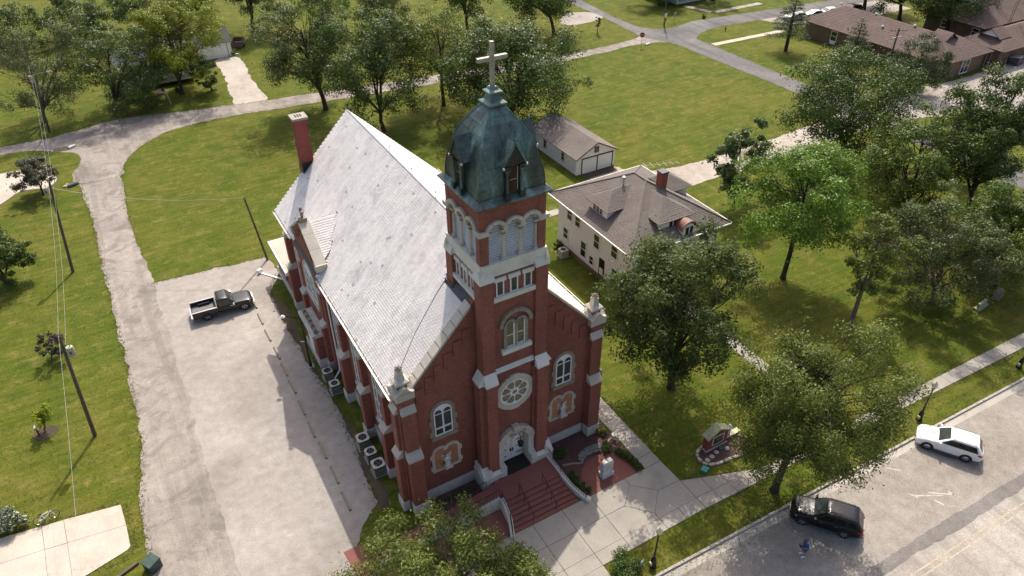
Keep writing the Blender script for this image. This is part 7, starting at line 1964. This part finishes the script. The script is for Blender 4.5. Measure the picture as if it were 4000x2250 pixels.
def car(name, label, loc, rz, wb, L, W, H, paint, fo=.92, rails=True, chrome=False, belt=1.10, roofcol=None, cat='car', group=None, lite=False, cut=None):
    C_ = thing(name, label, cat, loc, rz, group)
    xf, xr = wb/2+fo, wb/2+fo-L; w = W/2
    st = [(xf, .66, .34, .60), (xf-.06, .80, .27, .70), (xf-.18, .94, .22, .88), (xf-.42, .99, .22, .99), (wb/2, 1.0, .24, 1.06), (wb/2-.45, 1.0, .24, 1.10), (wb/2-.75, 1.0, .24, belt+.04), (.2, 1.0, .24, belt+.0), (-.5, 1.0, .24, belt+.02), (-wb/2, 1.0, .24, belt+.05), (xr+.45, .985, .26, belt+.05), (xr+.15, .95, .30, belt-.02), (xr+.03, .86, .38, .86), (xr, .78, .42, .70)]
    rings = []
    for x, k, zb, zt in st:
        hw = w*k
        half = [(hw*.86, zb), (hw*.985, zb+.12), (hw, zb+.30), (hw*1.0, (zb+zt)/2+.05), (hw*.985, zt-.13), (hw*.93, zt-.02), (hw*.62, zt+.035)]
        rings.append([(x, y, z) for y, z in half]+[(x, -y, z) for y, z in half[::-1]])
    body = subsurf(MB().loft(rings).build('body', M[paint], C_), 2); fixn(body)
    xa, xb, xc, xd = wb/2-.50, wb/2-1.32, xr+.55, xr+.10
    zb, zt = belt-.05, H-.05
    wbm, wt = w*.95, w*.78
    def ring(x0, x1, hw, z): return [(x0, -hw*.86, z), (x0-.06, -hw, z), (x1+.06, -hw, z), (x1, -hw*.86, z), (x1, hw*.86, z), (x1+.06, hw, z), (x0-.06, hw, z), (x0, hw*.86, z)]
    cab = MB().loft([ring(xa, xd, wbm, zb), ring(xb+.02, xc-.02, wt+.015, zt-.05), ring(xb-.06, xc+.06, wt-.04, zt+.005), ring(xb-.35, xc+.35, wt*.6, zt+.045)]).build('cabin', M[roofcol or paint], C_, 35); fixn(cab)
    patch(C_, 'windscreen', 'windsh', [(xa, wbm*.88, zb), (xa, -wbm*.88, zb), (xb, -wt*.9, zt-.03), (xb, wt*.9, zt-.03)], .012, (.03, .97), (.07, .95), True)
    patch(C_, 'rear_window', 'glassk', [(xd, -wbm*.88, zb), (xd, wbm*.88, zb), (xc, wt*.9, zt-.03), (xc, -wt*.9, zt-.03)], .012, (.06, .94), (.22, .92), True)
    for s in (-1, 1):
        P = [(xa-.06, s*wbm, zb), (xd+.06, s*wbm, zb), (xc, s*(wt+.015), zt-.05), (xb, s*(wt+.015), zt-.05)]
        patch(C_, 'pillar_trim', 'blackrub', P, .007, (.06, .915), (.10, .90), s > 0)
        al = []
        for u0, u1, v0, v1 in ((.075, .385, .12, .86), (.405, .68, .12, .88), (.70, .90, .16, .86)):
            o, a = patch(C_, 'side_window', 'glassk', P, .012, (u0, u1), (v0, v1), s > 0); al.append(a)
        if chrome:
            o = MB().path([tuple(Vector(p)+Vector((0, s*.012, 0))) for p in (al[0][0], al[2][1], al[2][2], al[0][3], al[0][0])], .016, 5).build('chrome_trim', M['chrome'], C_)
        if rails: MB().path([(xb-.15, s*(wt-.08), zt+.02), (xb-.3, s*(wt-.08), zt+.085), (xc+.35, s*(wt-.08), zt+.085), (xc+.2, s*(wt-.08), zt+.02)], .02, 6).build('roof_rail', M['dgrey'], C_)
        MB().loft([[(xa-.28, s*(wbm+.02), zb+.02), (xa-.12, s*(wbm+.02), zb+.02), (xa-.12, s*(wbm+.02), zb+.16), (xa-.28, s*(wbm+.02), zb+.16)], [(xa-.26, s*(wbm+.24), zb+.04), (xa-.14, s*(wbm+.24), zb+.04), (xa-.14, s*(wbm+.24), zb+.18), (xa-.26, s*(wbm+.24), zb+.18)]]).build('mirror', M[paint], C_)
        MB().loft([[(xf-.12, s*w*.52, .66), (xf-.12, s*w*.52, .80), (xf-.05, s*w*.50, .72)], [(xf-.44, s*w*.99, .74), (xf-.44, s*w*.99, .90), (xf-.38, s*w*.99, .82)]]).build('headlight', M['head'], C_)
        MB().loft([[(xr+.0, s*w*.55, .92), (xr+.0, s*w*.55, 1.04), (xr+.1, s*w*.55, 1.04), (xr+.1, s*w*.55, .92)], [(xr+.14, s*w*.955, .90), (xr+.12, s*w*.955, 1.08), (xr+.48, s*w*.99, 1.06), (xr+.42, s*w*.99, .96)]]).build('tail_light', M['tail'], C_)
        for x in (wb/2, -wb/2):
            # dark wheel arch
            n = 14; mb = MB(); ro, ri = .46, .33
            V = []
            for i in range(n+1):
                a = -.25+(math.pi+.5)*i/n
                V += [(x+ro*math.cos(a), s*(w+.006), .36+ro*math.sin(a)), (x+ri*math.cos(a), s*(w+.006), .36+ri*math.sin(a)), (x+ri*math.cos(a), s*(w-.2), .36+ri*math.sin(a)), (x+ro*math.cos(a), s*(w-.2), .36+ro*math.sin(a))]
            for i in range(n):
                for q in range(4): mb.f.append((4*i+q, 4*i+(q+1) % 4, 4*i+4+(q+1) % 4, 4*i+4+q))
            mb.v = V
            fixn(mb.build('wheel_arch', M['blackrub'], C_))
            wheel(C_, x, s*(w-.10), .36, dark=lite)
        MB().path([(wb/2-.55, s*(w+.004), .30), (-wb/2+.55, s*(w+.004), .30)], .06, 6).build('sill_trim', M['dgrey'], C_)
        for x in (.25, -.75): MB().bb(x-.1, x+.1, s*w-.01 if s > 0 else -w-.03, s*w+.03 if s > 0 else -w+.01, .93, .97).build('door_handle', M['chrome'] if chrome else M[paint], C_)
    MB().bb(xf-.06, xf+.012, -w*.48, w*.48, .42, .66).build('grille', M['dgrey'], C_)
    MB().bb(xf-.08, xf+.025, -w*.30, w*.30, .56, .60).build('grille_bar', M['chrome'], C_)
    MB().bb(xr-.015, xr+.05, -.26, .26, .66, .80).build('number_plate', M['alum'], C_)
    MB().bb(xr-.02, xr+.25, -w*.82, w*.82, .36, .50).build('rear_bumper', M['dgrey'], C_)
    return C_
def place(fp, rp, z, W, back=False):
    """ground contact pixels of the near front and rear wheels -> wheelbase centre and heading"""
    a = np.array(G(*fp, z)); b_ = np.array(G(*rp, z)); h = a-b_; rz = math.atan2(h[1], h[0])
    c = (a+b_)/2; rt_ = np.array((math.sin(rz), -math.cos(rz)))       # right-hand side
    if back: rt_ = -rt_
    c = c+rt_*(W/2-.1)
    return (float(c[0]), float(c[1]), z), rz, float(np.linalg.norm(h))
p_, r_, wbm_ = place((2327.7, 1128.3), (2424.7, 1160.2), -.13, 1.88)
car('white_suv', 'white crossover car parked nose to the kerb on the right', p_, r_, 2.70, 4.70, 1.90, 1.76, 'cwhite', belt=1.15)
p_, r_, wbm_ = place((2015, 1318), (2119, 1351), -.13, 1.92)
car('black_suv', 'shiny black three-row car with chrome window trim beside man', p_, r_, 2.79, 4.89, 1.94, 1.80, 'cblack', chrome=True, belt=1.14)
# pickup on the gravel lot: near side is its right side
M['bedgrey'] = plain('scuffed_bed_liner', (.16, .16, .155), .8, var=.3)
def pickup(label, loc, rz, wb=3.52, L=5.75, W=2.0):
    C_ = thing('pickup_truck', label, 'pickup truck', loc, rz)
    xf = wb/2+.95; xr = xf-L; w = W/2; xc_ = -.70; top = 1.12
    st = [(xf, .70, .48, .74), (xf-.08, .86, .42, .90), (xf-.25, .96, .40, 1.05), (xf-.6, 1.0, .40, 1.12), (wb/2-.4, 1.0, .42, 1.16), (wb/2-.85, 1.0, .42, 1.17), (.4, 1.0, .42, 1.15), (xc_+.05, 1.0, .42, 1.14), (xc_, .99, .44, 1.12)]
    rings = []
    for x, k, zb, zt in st:
        hw = w*k; half = [(hw*.88, zb), (hw*.99, zb+.1), (hw, zb+.3), (hw, (zb+zt)/2), (hw*.985, zt-.12), (hw*.93, zt-.02), (hw*.6, zt+.03)]
        rings.append([(x, y, z) for y, z in half]+[(x, -y, z) for y, z in half[::-1]])
    fixn(subsurf(MB().loft(rings).build('body', M['cgrey'], C_), 2))
    xa, xb, xc2, xd = wb/2-.70, wb/2-1.30, xc_+.14, xc_+.04; zb, zt = 1.10, 1.92; wbm, wt = w*.95, w*.82
    ring = lambda x0, x1, hw, z: [(x0, -hw*.86, z), (x0-.06, -hw, z), (x1+.06, -hw, z), (x1, -hw*.86, z), (x1, hw*.86, z), (x1+.06, hw, z), (x0-.06, hw, z), (x0, hw*.86, z)]
    fixn(MB().loft([ring(xa, xd, wbm, zb), ring(xb, xc2, wt+.015, zt-.05), ring(xb-.06, xc2+.06, wt-.04, zt), ring(xb-.3, xc2+.3, wt*.6, zt+.035)]).build('cabin', M['cgrey'], C_, 35))
    patch(C_, 'windscreen', 'windsh', [(xa, wbm*.88, zb), (xa, -wbm*.88, zb), (xb, -wt*.9, zt-.03), (xb, wt*.9, zt-.03)], .012, (.03, .97), (.08, .95), True)
    patch(C_, 'rear_window', 'glassk', [(xd, -wbm*.88, zb), (xd, wbm*.88, zb), (xc2, wt*.9, zt-.03), (xc2, -wt*.9, zt-.03)], .012, (.08, .92), (.2, .88), True)
    for s in (-1, 1):
        P = [(xa-.06, s*wbm, zb), (xd+.06, s*wbm, zb), (xc2, s*(wt+.015), zt-.05), (xb, s*(wt+.015), zt-.05)]
        for u0, u1 in ((.12, .60), (.64, .93)): patch(C_, 'side_window', 'glassk', P, .012, (u0, u1), (.1, .86), s > 0)
        MB().loft([[(xa-.30, s*(wbm+.02), zb+.02), (xa-.12, s*(wbm+.02), zb+.02), (xa-.12, s*(wbm+.02), zb+.2), (xa-.30, s*(wbm+.02), zb+.2)], [(xa-.28, s*(wbm+.28), zb+.04), (xa-.14, s*(wbm+.28), zb+.04), (xa-.14, s*(wbm+.28), zb+.24), (xa-.28, s*(wbm+.28), zb+.24)]]).build('mirror', M['chrome'], C_)
        MB().loft([[(xf-.1, s*w*.6, .78), (xf-.1, s*w*.6, .95), (xf-.03, s*w*.58, .85)], [(xf-.4, s*w*.985, .82), (xf-.4, s*w*.985, 1.02), (xf-.35, s*w*.985, .9)]]).build('headlight', M['head'], C_)
        MB().bb(xr+.02, xr+.10, *sorted((s*w*.90, s*w*1.005)), .80, 1.15).build('tail_light', M['tail'], C_)
        # bed side
        b0, b1 = sorted((s*w, s*(w-.10)))
        MB().bb(xr+.05, xc_-.06, b0, b1, .48, 1.20).build('bed_side', M['cgrey'], C_)
        MB().bb(xr+.03, xc_-.05, b0-.01, b1+.01, 1.20, 1.235).build('bed_rail', M['chrome'], C_)
        MB().bb(-wb/2-.55, -wb/2+.55, *sorted((s*(w-.12), s*(w-.38))), .78, 1.0).build('wheel_house', M['blackrub'], C_)
        for x in (wb/2, -wb/2):
            n = 14; mb = MB(); ro, ri = .52, .40; V = []
            for i in range(n+1):
                a = -.25+(math.pi+.5)*i/n
                V += [(x+ro*math.cos(a), s*(w+.006), .42+ro*math.sin(a)), (x+ri*math.cos(a), s*(w+.006), .42+ri*math.sin(a)), (x+ri*math.cos(a), s*(w-.2), .42+ri*math.sin(a)), (x+ro*math.cos(a), s*(w-.2), .42+ro*math.sin(a))]
            for i in range(n):
                for q in range(4): mb.f.append((4*i+q, 4*i+(q+1) % 4, 4*i+4+(q+1) % 4, 4*i+4+q))
            mb.v = V; fixn(mb.build('wheel_arch', M['blackrub'], C_)); wheel(C_, x, s*(w-.10), .40)
        MB().bb(.5, .75, *sorted((s*w, s*(w+.02))), 1.0, 1.05).build('door_handle', M['chrome'], C_)
    MB().bb(xr+.06, xc_-.05, -w+.1, w-.1, .70, .76).build('bed_floor', M['bedgrey'], C_)
    MB().bb(xc_-.1, xc_-.04, -w+.02, w-.02, .5, 1.22).build('bed_front', M['cgrey'], C_)
    MB().bb(xr, xr+.08, -w+.02, w-.02, .55, 1.22).build('tailgate', M['cgrey'], C_)
    MB().bb(xr-.16, xr, -w+.04, w-.04, .48, .66).build('rear_bumper', M['chrome'], C_)
    MB().bb(xf-.1, xf+.10, -w*.86, w*.86, .46, .66).build('front_bumper', M['chrome'], C_)
    MB().bb(xf-.05, xf+.02, -w*.5, w*.5, .68, .98).build('grille', M['chrome'], C_)
    return C_
p_, r_, wbm_ = place((608.6, 754.4), (518.7, 779.2), .01, 2.0, False)
pickup('dark grey pickup truck with empty bed parked on gravel lot', p_, r_)
# distant parked cars
car('parked_car', 'white wagon parked at the end of the long brown-roofed building', (115.2, 67.4, .02), rad(168), 2.7, 4.6, 1.85, 1.7, 'cwhite', lite=True, group='cars parked by the long building')
car('parked_car', 'silver car parked beside the white wagon, half behind the pine', (111.6, 68.2, .02), rad(168), 2.7, 4.6, 1.8, 1.5, 'csilver', lite=True, rails=False, group='cars parked by the long building')
car('parked_car', 'pale car seen through branches of the lawn pine', (107.6, 69.0, .02), rad(168), 2.7, 4.6, 1.8, 1.5, 'cwhite', lite=True, rails=False, group='cars parked by the long building')
car('parked_car', 'dark car parked behind the ridge end of the long brown roof', (121.2, 66.4, .02), rad(170), 2.7, 4.7, 1.88, 1.75, 'cdark', lite=True, group='cars parked by the long building')
car('parked_car', 'dark car cut by the right edge on the gravel yard', (110.6, 21.2, .02), rad(205), 2.8, 4.8, 1.9, 1.7, 'cwhite', lite=True, roofcol='cblack')
car('parked_car', 'dark car at the top edge on the corner drive', (108.8, 91.6, .02), rad(150), 2.8, 4.8, 1.9, 1.7, 'cdark', lite=True)

# ------------------------------------------------------------------ man in blue, holding a controller
def skin_body(name, joints, edges, mat, parent, root=0, lv=2):
    me = bpy.data.meshes.new(name); me.from_pydata([j[0] for j in joints], edges, [])
    o = bpy.data.objects.new(name, me); COL.objects.link(o); o.parent = parent
    sk = o.modifiers.new('skin', 'SKIN')
    for i, j in enumerate(joints):
        r = j[1] if isinstance(j[1], tuple) else (j[1], j[1])
        me.skin_vertices[0].data[i].radius = r
        me.skin_vertices[0].data[i].use_root = (i == root)
    sk.use_smooth_shade = True
    sb_ = o.modifiers.new('sub', 'SUBSURF'); sb_.levels = lv; sb_.render_levels = lv
    bpy.context.view_layer.update()
    m2 = bpy.data.meshes.new_from_object(o.evaluated_get(bpy.context.evaluated_depsgraph_get()))
    bpy.data.objects.remove(o, do_unlink=True); bpy.data.meshes.remove(me)
    m2.materials.clear()
    q = addobj(name, m2, mat, parent)
    m2.polygons.foreach_set('use_smooth', [True]*len(m2.polygons))
    return q
fx, fy = G(2019, 1397, -.13)
MAN = thing('person', 'man in blue shirt and shorts with white shoes holding a controller', 'person', (fx, fy, -.13), math.atan2(.40, -.92))
skin = plain('skin', (.36, .20, .14), .6, var=.08); blue = plain('blue_cloth', (.025, .115, .28), .85, var=.2, scale=9); cap = plain('blue_cap_cloth', (.07, .13, .20), .85)
J = [((0, 0, .98), (.15, .12)), ((.01, 0, 1.18), (.13, .11)), ((.02, 0, 1.40), (.15, .11)), ((.03, 0, 1.52), .06), ((.07, 0, 1.64), (.085, .09)), ((.09, 0, 1.74), (.07, .075)),
     ((.02, .21, 1.43), .06), ((.06, .27, 1.17), .048), ((.30, .14, 1.10), .038), ((.02, -.21, 1.43), .06), ((.06, -.27, 1.17), .048), ((.30, -.12, 1.12), .038),
     ((0, .10, .90), .095), ((.03, .13, .50), .062), ((-.02, .15, .09), .042), ((.10, .16, .04), .035), ((0, -.10, .90), .095), ((.03, -.13, .50), .062), ((-.02, -.15, .09), .042), ((.10, -.16, .04), .035)]
E_ = [(0, 1), (1, 2), (2, 3), (3, 4), (4, 5), (2, 6), (6, 7), (7, 8), (2, 9), (9, 10), (10, 11), (0, 12), (12, 13), (13, 14), (14, 15), (0, 16), (16, 17), (17, 18), (18, 19)]
bd = skin_body('body', J, E_, skin, MAN)
skin_body('shirt', [((0, 0, .86), (.20, .165)), ((.01, 0, 1.14), (.165, .14)), ((.02, 0, 1.40), (.185, .135)), ((.03, 0, 1.49), .085), ((.02, .22, 1.44), .085), ((.05, .275, 1.22), .078), ((.02, -.22, 1.44), .085), ((.05, -.275, 1.22), .078)], [(0, 1), (1, 2), (2, 3), (2, 4), (4, 5), (2, 6), (6, 7)], blue, MAN)
skin_body('shorts', [((0, 0, .92), (.17, .14)), ((0, .10, .84), .125), ((.02, .125, .56), .105), ((0, -.10, .84), .125), ((.02, -.125, .56), .105)], [(0, 1), (1, 2), (0, 3), (3, 4)], blue, MAN)
for s in (-1, 1):
    MB().loft([[(-.09, s*.15-.05, .0), (-.09, s*.15+.05, 0), (-.09, s*.15+.045, .11), (-.09, s*.15-.045, .11)], [(.06, s*.155-.055, 0), (.06, s*.155+.055, 0), (.06, s*.155+.045, .10), (.06, s*.155-.045, .10)], [(.20, s*.165-.045, 0), (.20, s*.165+.045, 0), (.19, s*.165+.035, .055), (.19, s*.165-.035, .055)]]).build('shoe', M['white'], MAN)
    for k in range(4): MB().path([(.32, s*.13-s*.012*k, 1.10+.018*k), (.37, s*.10-s*.008*k, 1.12+.015*k), (.37, s*.07, 1.11+.013*k)], [.011, .010, .008], 5).build('finger', skin, MAN)
    MB().path([(.31, s*.11, 1.13), (.34, s*.07, 1.16)], [.012, .009], 5).build('thumb', skin, MAN)
    MB().lathe([(.008, -.015), (.014, 0), (.008, .015)], (.155, s*.034, 1.685), 6).build('eye', M['white'], MAN)
    MB().lathe([(.02, -.03), (.026, 0), (.015, .03)], (.075, s*.088, 1.67), 6).build('ear', skin, MAN)
MB().loft([[(.165, -.012, 1.64), (.165, .012, 1.64), (.155, .01, 1.69), (.155, -.01, 1.69)], [(.185, -.008, 1.645), (.185, .008, 1.645), (.16, .006, 1.685), (.16, -.006, 1.685)]]).build('nose', skin, MAN)
MB().lathe([(.108, 1.70), (.108, 1.74), (.09, 1.79), (.05, 1.82), (.0, 1.828)], (.08, 0, 0), 14).add([(.15, -.075, 1.715), (.27, -.05, 1.70), (.27, .05, 1.70), (.15, .075, 1.715), (.15, -.075, 1.727), (.27, -.05, 1.712), (.27, .05, 1.712), (.15, .075, 1.727)], [(0, 1, 2, 3), (4, 5, 6, 7), (0, 1, 5, 4), (1, 2, 6, 5), (2, 3, 7, 6), (3, 0, 4, 7)]).build('cap', cap, MAN, 50)
RC = thing('remote_controller', 'black handheld controller in the hands of the man in blue', 'controller', (fx, fy, -.13), math.atan2(.40, -.92))
MB().bb(.33, .46, -.12, .12, 1.09, 1.14).build('body', M['blackrub'], RC)
MB().hexa([(.44, -.11, 1.13), (.47, -.11, 1.13), (.47, .11, 1.13), (.44, .11, 1.13)], [(.50, -.12, 1.30), (.53, -.12, 1.29), (.53, .12, 1.29), (.50, .12, 1.30)]).build('screen_hood', M['blackrub'], RC)
# ------------------------------------------------------------------ ragged grass along gravel edges, litter
def edge_tufts():
    rng = np.random.default_rng(77)
    lines = [(Lst, 9.0), (Rst[:14], 7.0), ([(-20.6, 38.3), (-14, 38.0), (-8.6, 37.3)], 9.0), (smooth_line([(-8.3, 33.6), (-10.0, 30.2), (-9.95, 22.2), (-9.7, 16), (-9.45, 11.7), (-9.7, 6), (-10.0, .8)], 4), 9.0),
             (smooth_line(top[0], 4), 4.0), (smooth_line(top[1][2:14], 4), 5.0), ([(-26.5, 10.2), (-31.6, 11.1), (-36, 11.8)], 14.0), ([(-26.2, 10), (-26.0, 5.6), (-27.2, 4.9), (-31.4, 6.2), (-36, 6.6)], 12.0),
             ([sxy(x_, .45) for x_ in range(2, 62, 3)], 3.0), ([(10.55, 1), (10.55, -8.9), (16.5, -11.1), (31, -11.3), (60, -12.3)], 8.0), ([(10.5, -12.0), (31, -12.8), (60, -13.8)], 8.0),
             (smooth_line([(77.8, 32.2), (62.6, 30.8), (44.0, 31.2), (38.5, 32.6)], 5), 4.0), (smooth_line([(37.0, 27.4), (39.8, 25.8), (45.8, 25.7), (58.5, 25.5)], 5), 4.0)]
    C_ = []
    for P, dens in lines:
        for a, b_ in zip(P[:-1], P[1:]):
            L = math.dist(a, b_); n = rng.poisson(L*dens*2.2)
            t = rng.random(n)[:, None]
            q = np.array(a)*(1-t)+np.array(b_)*t+rng.normal(0, .17, (n, 2))
            C_.append(q)
    q = np.concatenate(C_)
    # sparse tufts over the nearer lawns for grain
    m = 6000
    lawns = [(-36, -25, 12, 66, .25), (-19.5, 9, 39, 76, .25), (10.8, 24, -8.5, 28, .2), (26.2, 55, -10.5, 24, .3)]
    for x0, x1, y0, y1, f in lawns:
        k = int(m*f); q = np.concatenate([q, np.stack([rng.uniform(x0, x1, k), rng.uniform(y0, y1, k)], 1)])
    k = 900; q = np.concatenate([q, np.stack([rng.uniform(3, 60, k), kerb_y(rng.uniform(3, 60, k))+rng.uniform(.35, 1.2, k)], 1)])
    keep = ~((q[:, 0] > -8.6) & (q[:, 0] < 8.6) & (q[:, 1] > -2) & (q[:, 1] < 34))
    keep &= ~((q[:, 0] > 20.3) & (q[:, 0] < 31.7) & (q[:, 1] > 10.5) & (q[:, 1] < 23.7))
    keep &= ~((q[:, 0] > 24.5) & (q[:, 0] < 26) & (q[:, 1] < 9.5))
    q = q[keep]; n = len(q)
    nb = 3
    Q = np.repeat(q, nb, 0)+rng.normal(0, .05, (n*nb, 2)); N = len(Q)
    h = rng.uniform(.03, .085, N)
    L = np.stack([Q[:, 0], Q[:, 1], h*.45+.005], 1)
    az = rng.uniform(0, 6.28, N); N_ = np.stack([np.cos(az), np.sin(az), rng.uniform(.8, 2.0, N)], 1)
    T_ = np.stack([rng.normal(0, .5, N), rng.normal(0, .5, N), np.ones(N)], 1)
    v = np.clip(rng.normal(.5, .25, N), 0, 1)
    o = addobj('grass_tufts', leaf_mesh('grass_tufts', L, unit(N_), T_, h*1.7, v, .45), M['lf_tuft'])
    tag(o, 'ragged grass tufts along lawn and gravel edges', 'grass', kind='stuff')
M['lf_tuft'] = m_leaf('grass_blade', [(.05, .075, .012), (.085, .11, .016), (.12, .135, .022), (.17, .155, .04), (.26, .20, .09)], .2)
edge_tufts()
def loose_stones():
    rng = np.random.default_rng(5); n = 2200
    x = rng.uniform(-20.4, -10, n); y = rng.uniform(-6, 37.5, n)
    me_v = []; f = []
    s = rng.uniform(.015, .035, n)
    base = np.array([(1, 0, 0), (0, 1, 0), (-1, 0, 0), (0, -1, 0), (0, 0, .8)])
    ang = rng.uniform(0, 6.28, n)
    V = np.empty((n, 5, 3))
    for k in range(5):
        bx, by, bz = base[k]
        V[:, k, 0] = x+s*(bx*np.cos(ang)-by*np.sin(ang))*rng.uniform(.7, 1.3, n); V[:, k, 1] = y+s*(bx*np.sin(ang)+by*np.cos(ang)); V[:, k, 2] = .012+s*bz
    F = []
    for i in range(n):
        q = 5*i; F += [(q, q+1, q+4), (q+1, q+2, q+4), (q+2, q+3, q+4), (q+3, q, q+4)]
    me = bpy.data.meshes.new('loose_gravel'); me.from_pydata(V.reshape(-1, 3).tolist(), [], F); me.update()
    tag(addobj('loose_gravel', me, M['gravel']), 'loose pale stones scattered over the gravel lot', 'gravel', kind='stuff')
loose_stones()
